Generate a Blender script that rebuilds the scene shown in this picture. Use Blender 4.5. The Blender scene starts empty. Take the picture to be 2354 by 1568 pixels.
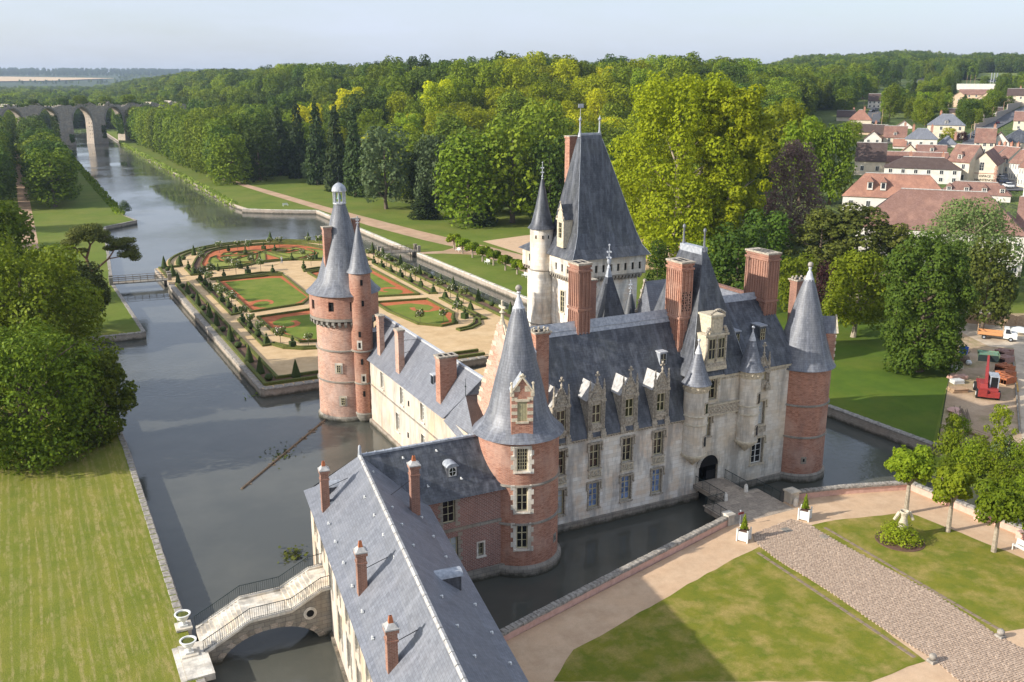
import bpy, bmesh, math, random
import numpy as np
from mathutils import Vector, Matrix
random.seed(7); NP=np.random.default_rng(7)
sc=bpy.context.scene; COL=sc.collection
PI=math.pi
# ------------------------------------------------------------------ camera
F_=2180.0; CX=1176.5; CY=784.0; CH=42.0
_p,_r,_h=math.radians(15.35),math.radians(0.1),math.radians(27.2)
FW=Vector((math.sin(_h)*math.cos(_p),math.cos(_h)*math.cos(_p),-math.sin(_p)))
_rt=Vector((math.cos(_h),-math.sin(_h),0)); _up=_rt.cross(FW)
RT=_rt*math.cos(_r)+_up*math.sin(_r); UP=-_rt*math.sin(_r)+_up*math.cos(_r)
cam=bpy.data.cameras.new('camera'); co=bpy.data.objects.new('camera',cam); COL.objects.link(co)
co.matrix_world=Matrix(((RT.x,UP.x,-FW.x,0),(RT.y,UP.y,-FW.y,0),(RT.z,UP.z,-FW.z,CH),(0,0,0,1)))
cam.sensor_width=36; cam.lens=36*F_/2353; cam.clip_end=30000; cam.clip_start=1
sc.camera=co
# ------------------------------------------------------------------ light
SUN_EL=25.5; SUN_AZ=173.0      # azimuth of the sun measured from +X towards +Y
w=bpy.data.worlds.new('World'); sc.world=w; w.use_nodes=True; nt=w.node_tree; nt.nodes.clear()
wo=nt.nodes.new('ShaderNodeOutputWorld'); bg=nt.nodes.new('ShaderNodeBackground'); sky=nt.nodes.new('ShaderNodeTexSky')
sky.sky_type='NISHITA'; sky.sun_disc=False; sky.sun_elevation=math.radians(SUN_EL)
sky.sun_rotation=math.radians(90-SUN_AZ); sky.air_density=1.0; sky.dust_density=2.2; sky.ozone_density=1.6; sky.altitude=100
# thin high cloud veil
tc=nt.nodes.new('ShaderNodeTexCoord'); mp=nt.nodes.new('ShaderNodeMapping'); mp.inputs['Scale'].default_value=(1.4,1.4,7)
no=nt.nodes.new('ShaderNodeTexNoise'); no.inputs['Scale'].default_value=1.6; no.inputs['Detail'].default_value=7; no.inputs['Roughness'].default_value=.6
rp=nt.nodes.new('ShaderNodeValToRGB'); rp.color_ramp.elements[0].position=.36; rp.color_ramp.elements[0].color=(.50,.50,.50,1); rp.color_ramp.elements[1].position=.72; rp.color_ramp.elements[1].color=(.92,.92,.92,1)
mx=nt.nodes.new('ShaderNodeMix'); mx.data_type='RGBA'; mx.inputs[7].default_value=(3.55,3.9,4.7,1)
L=nt.links.new
L(tc.outputs['Generated'],mp.inputs[0]); L(mp.outputs[0],no.inputs['Vector']); L(no.outputs[0],rp.inputs[0]); L(rp.outputs[0],mx.inputs[0])
L(sky.outputs[0],mx.inputs[6]); L(mx.outputs[2],bg.inputs[0]); L(bg.outputs[0],wo.inputs[0]); bg.inputs[1].default_value=.158
sl=bpy.data.lights.new('sun','SUN'); sl.energy=4.7; sl.angle=math.radians(.6); sl.color=(1,.945,.865)
so=bpy.data.objects.new('sun',sl); COL.objects.link(so)
_a,_e=math.radians(SUN_AZ),math.radians(SUN_EL)
so.rotation_euler=Vector((math.cos(_a)*math.cos(_e),math.sin(_a)*math.cos(_e),math.sin(_e))).to_track_quat('Z','Y').to_euler()
so.location=(-40,60,90)
vs=sc.view_settings; vs.view_transform='Standard'; vs.look='None'; vs.exposure=0.50; vs.gamma=1
sc.render.resolution_x=1024; sc.render.resolution_y=682

# ------------------------------------------------------------------ helpers
def g(px,py,z=0.0):
    """world point at height z seen at (px,py) of the surveyed picture"""
    d=FW+RT*((px-CX)/F_)-UP*((py-CY)/F_); t=(z-CH)/d.z
    return Vector((d.x*t,d.y*t,z))
def zq(ox,oy,s,x,y): return ((ox+x*s)/1.7408,(oy+y*s)/1.7408)
def gx(q,z): return g(q[0],q[1],z)
Wm={}
def tag(o,label=None,cat=None,group=None,kind=None):
    if label: o['label']=label
    if cat: o['category']=cat
    if group: o['group']=group
    if kind: o['kind']=kind
    return o
def link(o,parent=None,loc=(0,0,0),rz=0.0,sc_=1.0):
    COL.objects.link(o)
    M=Matrix.Translation(Vector(loc))@Matrix.Rotation(rz,4,'Z')
    if sc_!=1.0:
        s=(sc_,)*3 if isinstance(sc_,(int,float)) else sc_
        M=M@Matrix.Diagonal((*s,1))
    if parent is not None:
        o.parent=parent; L_=Wm[parent].inverted()@M
    else: L_=M
    o.location=L_.to_translation(); o.rotation_euler=L_.to_euler(); o.scale=L_.to_scale()
    Wm[o]=M; return o
def root(name,loc,label,cat,group=None,rz=0.0):
    o=bpy.data.objects.new(name,None); o.empty_display_size=.5
    link(o,None,loc,rz); return tag(o,label,cat,group)
def copyt(src,loc,rz=0.0,s=1.0,label=None,group=None):
    """copy a thing with copies of its parts and sub-parts (mesh data shared)"""
    def rec(o,par):
        c=o.copy(); COL.objects.link(c)
        if par: c.parent=par
        for ch in CH_.get(o,[]): rec(ch,c)
        return c
    c=rec(src,None); c.location=loc; c.rotation_euler=(0,0,rz); c.scale=(s,)*3 if isinstance(s,(int,float)) else s
    if label: c['label']=label
    if group: c['group']=group
    return c
CH_={}
def kid(o,parent): CH_.setdefault(parent,[]).append(o)
class MB:
    def __init__(s,T=None): s.v=[];s.f=[];s.m=[];s.uv=[];s.sm=[];s.T=T
    def poly(s,pts,mat=0,uv=None,smooth=False):
        n=len(s.v); pts=[Vector(p) for p in pts]
        if s.T: pts=[s.T@p for p in pts]
        s.v+=pts; s.f.append(tuple(range(n,n+len(pts)))); s.m.append(mat); s.sm.append(smooth)
        if uv is None:
            N=Vector((0,0,0))
            for i in range(len(pts)):
                a,b=pts[i],pts[(i+1)%len(pts)]; N+=Vector(((a.y-b.y)*(a.z+b.z),(a.z-b.z)*(a.x+b.x),(a.x-b.x)*(a.y+b.y)))
            if N.length<1e-12: N=Vector((0,0,1))
            N.normalize()
            if abs(N.z)>.96: uv=[(p.x,p.y) for p in pts]
            else:
                t=Vector((-N.y,N.x,0)).normalized(); b=N.cross(t); uv=[(p.dot(t),p.dot(b)) for p in pts]
        s.uv.append(uv)
    def box(s,x0,x1,y0,y1,z0,z1,mat=0,bottom=True,top=True):
        P=[(x0,y0,z0),(x1,y0,z0),(x1,y1,z0),(x0,y1,z0),(x0,y0,z1),(x1,y0,z1),(x1,y1,z1),(x0,y1,z1)]
        F=[(0,1,5,4),(1,2,6,5),(2,3,7,6),(3,0,4,7)]
        if top:F.append((4,5,6,7))
        if bottom:F.append((3,2,1,0))
        for f in F: s.poly([P[i] for i in f],mat)
    def bbox(s,c,hx,hy,z0,z1,mat=0,taper=1.0):
        x,y=c[0],c[1]; t=taper
        P=[(x-hx,y-hy,z0),(x+hx,y-hy,z0),(x+hx,y+hy,z0),(x-hx,y+hy,z0),(x-hx*t,y-hy*t,z1),(x+hx*t,y-hy*t,z1),(x+hx*t,y+hy*t,z1),(x-hx*t,y+hy*t,z1)]
        for f in [(0,1,5,4),(1,2,6,5),(2,3,7,6),(3,0,4,7),(4,5,6,7),(3,2,1,0)]: s.poly([P[i] for i in f],mat)
    def obox(s,p0,p1,wd,z0,z1,mat=0):
        """box along the ground segment p0-p1, full width wd"""
        a=Vector((p0[0],p0[1],0)); b=Vector((p1[0],p1[1],0)); d=(b-a).normalized(); n=Vector((-d.y,d.x,0))*wd/2
        s.prism([(a-n)[:2],(b-n)[:2],(b+n)[:2],(a+n)[:2]],z0,z1,mat)
    def prism(s,pts,z0,z1,mat=0,matside=None,bottom=False):
        A=sum(pts[i][0]*pts[(i+1)%len(pts)][1]-pts[(i+1)%len(pts)][0]*pts[i][1] for i in range(len(pts)))
        if A<0: pts=pts[::-1]
        ms=mat if matside is None else matside
        s.poly([(p[0],p[1],z1) for p in pts],mat)
        if bottom: s.poly([(p[0],p[1],z0) for p in pts[::-1]],ms)
        for i in range(len(pts)):
            a,b=pts[i],pts[(i+1)%len(pts)]; s.poly([(a[0],a[1],z0),(b[0],b[1],z0),(b[0],b[1],z1),(a[0],a[1],z1)],ms)
    def lathe(s,cx,cy,prof,n=32,a0=0.0,a1=2*PI,mat=0,smooth=True,capb=False,capt=True,mats=None):
        full=abs(a1-a0-2*PI)<1e-6
        sl_=0.0
        for j in range(len(prof)-1):
            r0,z0=prof[j]; r1,z1=prof[j+1]; ds=math.hypot(r1-r0,z1-z0); mt=mats[j] if mats else mat
            for i in range(n):
                t0=a0+(a1-a0)*i/n; t1=a0+(a1-a0)*(i+1)/n
                q=[(cx+r0*math.cos(t0),cy+r0*math.sin(t0),z0),(cx+r0*math.cos(t1),cy+r0*math.sin(t1),z0),(cx+r1*math.cos(t1),cy+r1*math.sin(t1),z1),(cx+r1*math.cos(t0),cy+r1*math.sin(t0),z1)]
                R=max(r0,r1,.3); Rm=max(p[0] for p in prof)
                u=[(t0*Rm,sl_),(t1*Rm,sl_),(t1*Rm,sl_+ds),(t0*Rm,sl_+ds)]
                if r1<1e-4: q=q[:3]; u=u[:3]
                elif r0<1e-4: q=[q[0],q[2],q[3]]; u=[u[0],u[2],u[3]]
                s.poly(q,mt,u,smooth)
            sl_+=ds
        if capt and prof[-1][0]>1e-3: s.poly([(cx+prof[-1][0]*math.cos(a0+(a1-a0)*i/n),cy+prof[-1][0]*math.sin(a0+(a1-a0)*i/n),prof[-1][1]) for i in range(n)],mat)
        if capb: s.poly([(cx+prof[0][0]*math.cos(a0+(a1-a0)*i/n),cy+prof[0][0]*math.sin(a0+(a1-a0)*i/n),prof[0][1]) for i in reversed(range(n))],mat)
    def tube(s,p0,p1,r0,r1=None,n=6,mat=0,smooth=True,cap=True):
        r1=r0 if r1 is None else r1
        a=Vector(p0); b=Vector(p1); d=(b-a)
        if d.length<1e-6: return
        d.normalize(); x=d.orthogonal().normalized(); y=d.cross(x)
        ra=[a+(x*math.cos(2*PI*i/n)+y*math.sin(2*PI*i/n))*r0 for i in range(n)]; rb=[b+(x*math.cos(2*PI*i/n)+y*math.sin(2*PI*i/n))*r1 for i in range(n)]
        for i in range(n):
            j=(i+1)%n; s.poly([ra[i],ra[j],rb[j],rb[i]],mat,[(i/n,0),((i+1)/n,0),((i+1)/n,1),(i/n,1)],smooth)
        if cap: s.poly(rb,mat); s.poly(ra[::-1],mat)
    def ball(s,c,r,n=10,mat=0,sz=1.0):
        k=max(3,n//2); s.lathe(c[0],c[1],[(max(r*math.sin(PI*j/k),0),c[2]-r*sz*math.cos(PI*j/k)) for j in range(k+1)],n,mat=mat,capt=False)
    def loft(s,rects,mat=0,matend=None,bottom=True,top=True):
        """stack of rectangles (x0,x1,y0,y1,z)"""
        for a,b in zip(rects,rects[1:]):
            A=[(a[0],a[2],a[4]),(a[1],a[2],a[4]),(a[1],a[3],a[4]),(a[0],a[3],a[4])]; B=[(b[0],b[2],b[4]),(b[1],b[2],b[4]),(b[1],b[3],b[4]),(b[0],b[3],b[4])]
            for i in range(4):
                j=(i+1)%4; q=[A[i],A[j],B[j],B[i]]; q2=[]
                for p in q:
                    if not q2 or (Vector(p)-Vector(q2[-1])).length>1e-5: q2.append(p)
                if (Vector(q2[0])-Vector(q2[-1])).length<1e-5: q2.pop()
                mt=mat
                if matend is not None and ((i in (1,3) and abs(a[0]-b[0])<1e-4) or (i in (0,2) and abs(a[2]-b[2])<1e-4)): mt=matend
                if len(q2)>2: s.poly(q2,mt)
        a=rects[0]; b=rects[-1]
        if bottom: s.poly([(a[0],a[3],a[4]),(a[1],a[3],a[4]),(a[1],a[2],a[4]),(a[0],a[2],a[4])],mat)
        if top and b[1]-b[0]>1e-4 and b[3]-b[2]>1e-4: s.poly([(b[0],b[2],b[4]),(b[1],b[2],b[4]),(b[1],b[3],b[4]),(b[0],b[3],b[4])],mat)
    def mesh(s,name,mats,off=None):
        me=bpy.data.meshes.new(name)
        M=off
        vs_=[(M@p) if M is not None else p for p in s.v]
        me.from_pydata([tuple(p) for p in vs_],[],s.f)
        for mt in mats: me.materials.append(mt)
        me.polygons.foreach_set('material_index',s.m); me.polygons.foreach_set('use_smooth',s.sm)
        ul=me.uv_layers.new(name='UVMap'); flat=[c for u in s.uv for p in u for c in p]; ul.data.foreach_set('uv',flat)
        if any(s.sm):
            bm=bmesh.new(); bm.from_mesh(me); bmesh.ops.remove_doubles(bm,verts=bm.verts,dist=1e-4); bm.to_mesh(me); bm.free()
            try: me.set_sharp_from_angle(angle=math.radians(38))
            except Exception: pass
        me.update(); return me
    def build(s,name,mats,parent=None,label=None,cat=None,group=None,kind=None,loc=None):
        if not isinstance(mats,(list,tuple)): mats=[mats]
        if parent is not None:
            M=Wm[parent]; me=s.mesh(name,mats,M.inverted()); o=bpy.data.objects.new(name,me); COL.objects.link(o); o.parent=parent; Wm[o]=M.copy(); kid(o,parent)
        else:
            if loc is None:
                loc=(sum(p.x for p in s.v)/len(s.v),sum(p.y for p in s.v)/len(s.v),min(p.z for p in s.v)) if cat else (0,0,0)
            M=Matrix.Translation(Vector(loc)); me=s.mesh(name,mats,M.inverted()); o=bpy.data.objects.new(name,me); COL.objects.link(o); o.location=loc; Wm[o]=M
        return tag(o,label,cat,group,kind)
def put(name,me,parent,loc,rz=0.0,s=1.0):
    o=bpy.data.objects.new(name,me); link(o,parent,loc,rz,s)
    if parent is not None: kid(o,parent)
    return o
def panel(mb,fn,u0,u1,v0,v1,ops,depth=.25,du=None,mat=0,rmat=None,smooth=False):
    """wall surface fn(u,v,d)->point with rectangular openings (ua,ub,va,vb) and their reveals"""
    rmat=mat if rmat is None else rmat
    us=sorted(set([u0,u1]+[x for o in ops for x in o[:2] if u0<x<u1])); vs_=sorted(set([v0,v1]+[x for o in ops for x in o[2:4] if v0<x<v1]))
    if du:
        ex=[]
        for a,b in zip(us,us[1:]):
            k=max(1,int(math.ceil((b-a)/du))); ex+=[a+(b-a)*i/k for i in range(k)]
        us=ex+[us[-1]]
    for a,b in zip(us,us[1:]):
        for c,d in zip(vs_,vs_[1:]):
            mu,mv=(a+b)/2,(c+d)/2
            if any(o[0]<mu<o[1] and o[2]<mv<o[3] for o in ops): continue
            mb.poly([fn(a,c,0),fn(b,c,0),fn(b,d,0),fn(a,d,0)],mat,[(a,c),(b,c),(b,d),(a,d)],smooth)
    for o in ops:
        a,b,c,d=o[:4]; e=depth
        mb.poly([fn(a,c,0),fn(a,d,0),fn(a,d,e),fn(a,c,e)],rmat); mb.poly([fn(b,c,0),fn(b,c,e),fn(b,d,e),fn(b,d,0)],rmat)
        mb.poly([fn(a,c,0),fn(a,c,e),fn(b,c,e),fn(b,c,0)],rmat); mb.poly([fn(a,d,0),fn(b,d,0),fn(b,d,e),fn(a,d,e)],rmat)
def flat(ox,oy,ang):
    """wall plane through (ox,oy) running along direction ang; outward normal is to the right of it"""
    c,s_=math.cos(ang),math.sin(ang)
    return lambda u,v,d:(ox+u*c-d*s_,oy+u*s_+d*c,v)
def cyl(cx,cy,r): return lambda u,v,d:(cx+(r-d)*math.cos(u/r),cy+(r-d)*math.sin(u/r),v)
_wc={}
def window(parent,P,rz,w,h,nx,ny,fm,gm,cross=False,bar=.05,fr=.09,name='window',louver=False):
    """window unit; local x right, -y outwards, origin at the middle of the sill"""
    key=(round(w,2),round(h,2),nx,ny,fm.name,cross,bar,fr)
    if key not in _wc:
        mb=MB(); mb.box(-w/2,w/2,0,.08,0,fr); mb.box(-w/2,w/2,0,.08,h-fr,h); mb.box(-w/2,-w/2+fr,0,.08,fr,h-fr); mb.box(w/2-fr,w/2,0,.08,fr,h-fr)
        iw=w-2*fr; ih=h-2*fr
        for i in range(1,nx):
            x=-iw/2+iw*i/nx; b=bar*(2.0 if cross and i*2==nx else 1.0); mb.box(x-b/2,x+b/2,.012,.07,fr,h-fr)
        for j in range(1,ny):
            z=fr+ih*j/ny; b=bar*(1.8 if cross and j==ny-max(1,ny//3) else .8); mb.box(-iw/2,iw/2,.016,.066,z-b/2,z+b/2)
        p=MB(); p.poly([(0,0,0),(iw/nx,0,0),(iw/nx,0,ih/ny),(0,0,ih/ny)],0)
        _wc[key]=(mb.mesh('window_frame',[fm]),p.mesh('pane',[gm]))
    a,b=_wc[key]
    f=put(name,a,parent,P,rz)
    iw=w-2*fr; ih=h-2*fr
    R=Matrix.Rotation(rz,4,'Z')
    me=b
    if me.materials[0]!=gm: me=b.copy(); me.materials[0]=gm
    for i in range(nx):
        for j in range(ny):
            q=Vector(P)+R@Vector((-iw/2+iw*i/nx,.045,fr+ih*j/ny)); put('pane',me,f,q,rz)
    return f
# ------------------------------------------------------------------ materials
def C(h):
    h=h.lstrip('#'); return tuple(((int(h[i:i+2],16)/255)/12.92 if int(h[i:i+2],16)/255<=.04045 else ((int(h[i:i+2],16)/255+.055)/1.055)**2.4) for i in (0,2,4))
class NT:
    def __init__(s,name):
        s.m=bpy.data.materials.new(name); s.m.use_nodes=True; s.t=s.m.node_tree; s.b=s.t.nodes['Principled BSDF']; s.o=s.t.nodes['Material Output']
        s.b.inputs['Specular IOR Level'].default_value=.3
    def n(s,ty,**k):
        x=s.t.nodes.new('ShaderNode'+ty)
        for a,v in k.items():
            if a.startswith('i_'): 
                key=a[2:]; x.inputs[int(key) if key.isdigit() else key].default_value=v
            else: setattr(x,a,v)
        return x
    def l(s,a,b): s.t.links.new(a,b)
    def coord(s,kind='obj',scale=(1,1,1)):
        if kind=='uv': c=s.n('TexCoord').outputs['UV']
        elif kind=='world': c=s.n('NewGeometry').outputs['Position']
        else: c=s.n('TexCoord').outputs['Object']
        mp=s.n('Mapping'); mp.inputs['Scale'].default_value=scale; s.l(c,mp.inputs[0]); return mp.outputs[0]
    def noise(s,co,scale,detail=4,rough=.55,lo=.35,hi=.65,dist=0):
        x=s.n('TexNoise'); x.inputs['Scale'].default_value=scale; x.inputs['Detail'].default_value=detail; x.inputs['Roughness'].default_value=rough; x.inputs['Distortion'].default_value=dist; s.l(co,x.inputs['Vector'])
        mr=s.n('MapRange'); mr.inputs[1].default_value=lo; mr.inputs[2].default_value=hi; s.l(x.outputs[0],mr.inputs[0]); return mr.outputs[0]
    def mix(s,f,a,b,mode='MIX'):
        x=s.n('Mix',data_type='RGBA',blend_type=mode); 
        for v,i in ((f,0),(a,6),(b,7)):
            if hasattr(v,'links'): s.l(v,x.inputs[i])
            elif i==0: x.inputs[0].default_value=v
            else: x.inputs[i].default_value=(*v[:3],1)
        return x.outputs[2]
    def bump(s,h,strength=.3,dist=.02):
        x=s.n('Bump'); x.inputs['Strength'].default_value=strength; x.inputs['Distance'].default_value=dist; s.l(h,x.inputs['Height']); s.l(x.outputs[0],s.b.inputs['Normal'])
    def mul(s,a,k):
        x=s.n('Math',operation='MULTIPLY'); s.l(a,x.inputs[0])
        if hasattr(k,'links'): s.l(k,x.inputs[1])
        else: x.inputs[1].default_value=k
        return x.outputs[0]
    def done(s,col,rough=.85):
        if hasattr(col,'links'): s.l(col,s.b.inputs['Base Color'])
        else: s.b.inputs['Base Color'].default_value=(*col,1)
        if hasattr(rough,'links'): s.l(rough,s.b.inputs['Roughness'])
        else: s.b.inputs['Roughness'].default_value=rough
        return s.m
def brickish(name,c1,c2,mortar,bw,bh,ms=.012,stain=None,stain_amt=.5,patch=None,patch_amt=.5,rough=.88,bumps=.4,var=.0,offset=.5,pscale=.35,sscale=.9,spec=.3,wet=False,streak=0.,slo=.46,shi=.70):
    t=NT(name); uv=t.coord('uv'); wp=t.coord('world')
    b=t.n('TexBrick'); b.offset=offset; b.inputs['Scale'].default_value=1; b.inputs['Mortar Size'].default_value=ms; b.inputs['Mortar Smooth'].default_value=.2; b.inputs['Brick Width'].default_value=bw; b.inputs['Row Height'].default_value=bh; b.inputs['Bias'].default_value=0
    b.inputs['Color1'].default_value=(*c1,1); b.inputs['Color2'].default_value=(*c2,1); b.inputs['Mortar'].default_value=(*mortar,1); t.l(uv,b.inputs['Vector'])
    col=b.outputs[0]
    if var:
        wn=t.n('TexWhiteNoise',noise_dimensions='2D'); sn=t.n('VectorMath',operation='SNAP'); sn.inputs[1].default_value=(bw,bh,1); t.l(uv,sn.inputs[0]); t.l(sn.outputs[0],wn.inputs['Vector'])
        mrv=t.n('MapRange'); mrv.inputs[1].default_value=.55; mrv.inputs[2].default_value=1.0; t.l(wn.outputs[0],mrv.inputs[0]); col=t.mix(t.mul(mrv.outputs[0],var*.6),col,tuple(x*.45 for x in c2))
    if patch: col=t.mix(t.mul(t.noise(wp,pscale,5,.6,.48,.66),patch_amt),col,patch)
    if stain:
        wz=t.coord('world',(1,1,.22)); col=t.mix(t.mul(t.noise(wz,sscale,6,.65,slo,shi),stain_amt),col,stain)
    if streak:
        cu=t.coord('uv',(1,.10,1)); col=t.mix(t.mul(t.noise(cu,1.6,5,.7,.50,.72),streak),col,tuple(min(1,x*2.0+.03) for x in c1)); cu=t.coord('uv',(1,.07,1)); col=t.mix(t.mul(t.noise(cu,2.3,5,.7,.52,.72),streak),col,tuple(x*.5 for x in c2))
    col=t.mix(t.mul(t.noise(wp,9,3,.6,.3,.7),.28),col,tuple(x*.55 for x in c1))
    if wet:
        sp=t.n('SeparateXYZ'); t.l(wp,sp.inputs[0]); nz=t.noise(wp,1.3,4,.7,.2,.8); ad=t.n('Math',operation='MULTIPLY_ADD'); ad.inputs[1].default_value=-.55; t.l(nz,ad.inputs[0]); t.l(sp.outputs[2],ad.inputs[2]); mw=t.n('MapRange'); mw.inputs[1].default_value=.28; mw.inputs[2].default_value=-.12; t.l(ad.outputs[0],mw.inputs[0]); col=t.mix(t.mul(mw.outputs[0],.85),col,C('#2f3022'))
    t.b.inputs['Specular IOR Level'].default_value=spec
    t.bump(b.outputs[1],-bumps if bumps>0 else 0,.02)
    return t.done(col,rough)
M={}
M['brick']=brickish('brick_wall',C('#b67c60'),C('#9c6149'),C('#b9a090'),.30,.10,.014,C('#7c6860'),.5,C('#c4a592'),.6,var=.9)
M['brick_old']=brickish('old_pale_brick',C('#c89a80'),C('#b07c62'),C('#cdb8aa'),.30,.10,.014,C('#8b7f78'),.6,C('#c9b0a2'),.65,var=.9)
M['brick_dark']=brickish('dark_red_brick',C('#96604f'),C('#774638'),C('#b5a69c'),.34,.12,.022,C('#66504a'),.3,C('#a87c6c'),.3)
M['brick_red']=brickish('chimney_red_brick',C('#a0705c'),C('#865644'),C('#ad9484'),.28,.09,.013,C('#5c4c44'),.55,C('#b88870'),.5)
M['stone']=brickish('ashlar_limestone',C('#eeeae0'),C('#e0d7c6'),C('#bdb4a6'),1.0,.42,.012,C('#8c8985'),.75,C('#d8b488'),.6,bumps=.25,var=.28,slo=.47,shi=.62,sscale=.7)
M['stone_white']=brickish('white_ashlar',C('#e2dccf'),C('#d4cab8'),C('#bfb6a8'),.7,.38,.012,C('#8a857c'),.7,C('#d4b98e'),.45,bumps=.25,var=.4,slo=.46,shi=.62)
M['stone_grey']=brickish('weathered_stone',C('#9c968a'),C('#8b857a'),C('#6a655e'),.8,.36,.02,C('#4f4c46'),.6,C('#a98f6e'),.35,bumps=.4,wet=True)
M['stone_wall']=brickish('rubble_wall_stone',C('#bdb1a2'),C('#a99c8d'),C('#93887b'),.34,.14,.02,C('#7c756b'),.45,C('#b09a86'),.4,bumps=.5,wet=True)
M['cream']=brickish('cream_render',C('#c9beb0'),C('#c4b8a9'),C('#c4b8a9'),8,4,.0,C('#8f8678'),.85,C('#d2b088'),.7,bumps=.02)
M['slate']=brickish('roof_slate',C('#70737a'),C('#5d6067'),C('#484a50'),.42,.24,.016,C('#a3a3a1'),.45,C('#5f6061'),.3,rough=.5,bumps=.35,spec=.5,var=.8,streak=.55)
M['slate_dark']=brickish('dark_roof_slate',C('#484b52'),C('#383b41'),C('#292b30'),.42,.24,.018,C('#84868a'),.5,C('#5f6058'),.35,rough=.48,bumps=.4,spec=.5,sscale=1.5,var=.9,streak=.7)
M['slate_new']=brickish('new_roof_slate',C('#7a7d84'),C('#6d7077'),C('#56585e'),.36,.22,.014,C('#96969a'),.3,C('#727273'),.25,rough=.48,bumps=.3,spec=.5,var=.55,streak=.25)
M['tile_brown']=brickish('brown_flat_tiles',C('#5a4a44'),C('#4e403b'),C('#3a302c'),.22,.16,.02,C('#6c6058'),.3,C('#4c4440'),.4,rough=.7)
M['tile_red']=brickish('red_clay_tiles',C('#937468'),C('#7e6056'),C('#64483f'),.3,.22,.02,C('#745548'),.5,C('#a5806e'),.5)
M['tile_orange']=brickish('orange_clay_tiles',C('#a47a68'),C('#926a5a'),C('#765648'),.3,.22,.02,C('#8a6250'),.35,C('#c99478'),.4)
M['tile_old']=brickish('old_mixed_tiles',C('#957062'),C('#7e5c50'),C('#5e463e'),.3,.22,.02,C('#685850'),.5,C('#a98874'),.5)
M['tile_dark']=brickish('dark_brown_tiles',C('#5c4c46'),C('#50423d'),C('#40342f'),.3,.22,.02,C('#6a5c54'),.4,C('#584c48'),.4)
def plain(name,c,rough=.8,c2=None,sc_=4,amt=.6,metal=0,spec=.3,bump=0,lo=.4,hi=.65):
    t=NT(name); wp=t.coord('world'); col=c
    if c2 is not None: col=t.mix(t.mul(t.noise(wp,sc_,5,.6,lo,hi),amt),c,c2)
    t.b.inputs['Metallic'].default_value=metal; t.b.inputs['Specular IOR Level'].default_value=spec
    if bump: t.bump(t.noise(wp,sc_*2,4,.6,.2,.8),bump,.03)
    return t.done(col,rough)
M['lead']=plain('lead_flashing',C('#8b9096'),.5,C('#b5b8bc'),3,.8,spec=.5)
M['lead_white']=plain('pale_lead_cap',C('#a9abae'),.5,C('#cfd0d0'),5,.7,spec=.5)
M['mortar']=plain('ridge_mortar',C('#b9b6b0'),.8,C('#8d8a86'),3,.8)
M['carved']=plain('carved_stone',C('#b9ae9b'),.9,C('#6d665c'),5,.8,bump=.6)
M['carved_pale']=plain('pale_carved_stone',C('#cbbfa6'),.9,C('#8d8474'),4,.6,bump=.5)  # paler tone of the carved stone, same on every face
M['coping']=plain('coping_stone',C('#9f988d'),.9,C('#6b655d'),3,.8,bump=.4)
M['pinkwall']=plain('pink_plaster',C('#d3ab9a'),.9,C('#b58f80'),2,.6)
M['glass']=plain('window_glass',(.012,.013,.015),.08,None,spec=.7)
M['glass_blue']=plain('curtained_glass',C('#7f97bf'),.35,C('#3c4c68'),2.2,.9,spec=.5)
M['glass_pale']=plain('pale_blind_glass',C('#b9bfc0'),.4,C('#8d9597'),2.0,.5,spec=.5)
M['frame']=plain('beige_window_frame',C('#b8ae8c'),.7)
M['frame_white']=plain('white_window_frame',C('#d6d4cc'),.6)
M['shutter']=plain('faded_wood_shutter',C('#a8a17e'),.8,C('#86805f'),6,.5)
M['wood']=plain('brown_wood',C('#85745f'),.8,C('#4a3a30'),6,.6)
M['wood_pale']=plain('pale_timber',C('#b59878'),.8,C('#8e7458'),5,.6)
M['iron']=plain('dark_green_iron',C('#24302e'),.5)
M['iron_black']=plain('black_iron',C('#1c1c1e'),.5)
M['white']=plain('white_paint',C('#d8d8d2'),.5)
M['terracotta']=plain('terracotta',C('#b06a45'),.8,C('#7c4a34'),6,.5)
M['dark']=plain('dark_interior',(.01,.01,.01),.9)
M['plaster_white']=plain('white_house_plaster',C('#d8d2c8'),.9,C('#b9b0a4'),.8,.5)
M['plaster_cream']=plain('cream_house_plaster',C('#d9cbb4'),.9,C('#bfb098'),.8,.5)
M['plaster_tan']=plain('tan_house_plaster',C('#d2b89a'),.9,C('#b89c80'),.8,.5)
M['gravel']=None
def ground(name,c,c2,s1,c3=None,s2=.15,amt3=.5,fine=14,amtf=.35,rough=.95,bump=.4,bs=12,stretch=None,lo3=.45,hi3=.68):
    t=NT(name); wp=t.coord('world'); col=t.mix(t.noise(wp,s1,6,.62,.35,.66),c,c2)
    if stretch: 
        ws=t.coord('world',stretch[0]); col=t.mix(t.mul(t.noise(ws,stretch[1],3,.6,.42,.66),stretch[3]),col,stretch[2])
    if c3 is not None: col=t.mix(t.mul(t.noise(wp,s2,6,.68,lo3,hi3),amt3),col,c3)
    col=t.mix(t.mul(t.noise(wp,fine,3,.7,.35,.7),amtf),col,tuple(x*.5 for x in c))
    t.bump(t.noise(wp,bs,4,.7,.2,.8),bump,.06); t.b.inputs['Specular IOR Level'].default_value=.12
    return t.done(col,rough)
GR1=(.215,.205,.026); GR2=(.15,.165,.02); DRY=(.40,.29,.10)
M['lawn']=ground('court_lawn',GR1,(.135,.165,.018),.7,DRY,.42,1.0,fine=9,amtf=.35,lo3=.46,hi3=.72)
M['lawn_left']=None
t=NT('striped_mown_lawn'); wp=t.coord('world'); col=t.mix(t.noise(wp,.5,6,.62,.35,.66),(.225,.225,.034),(.16,.18,.026))
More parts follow.
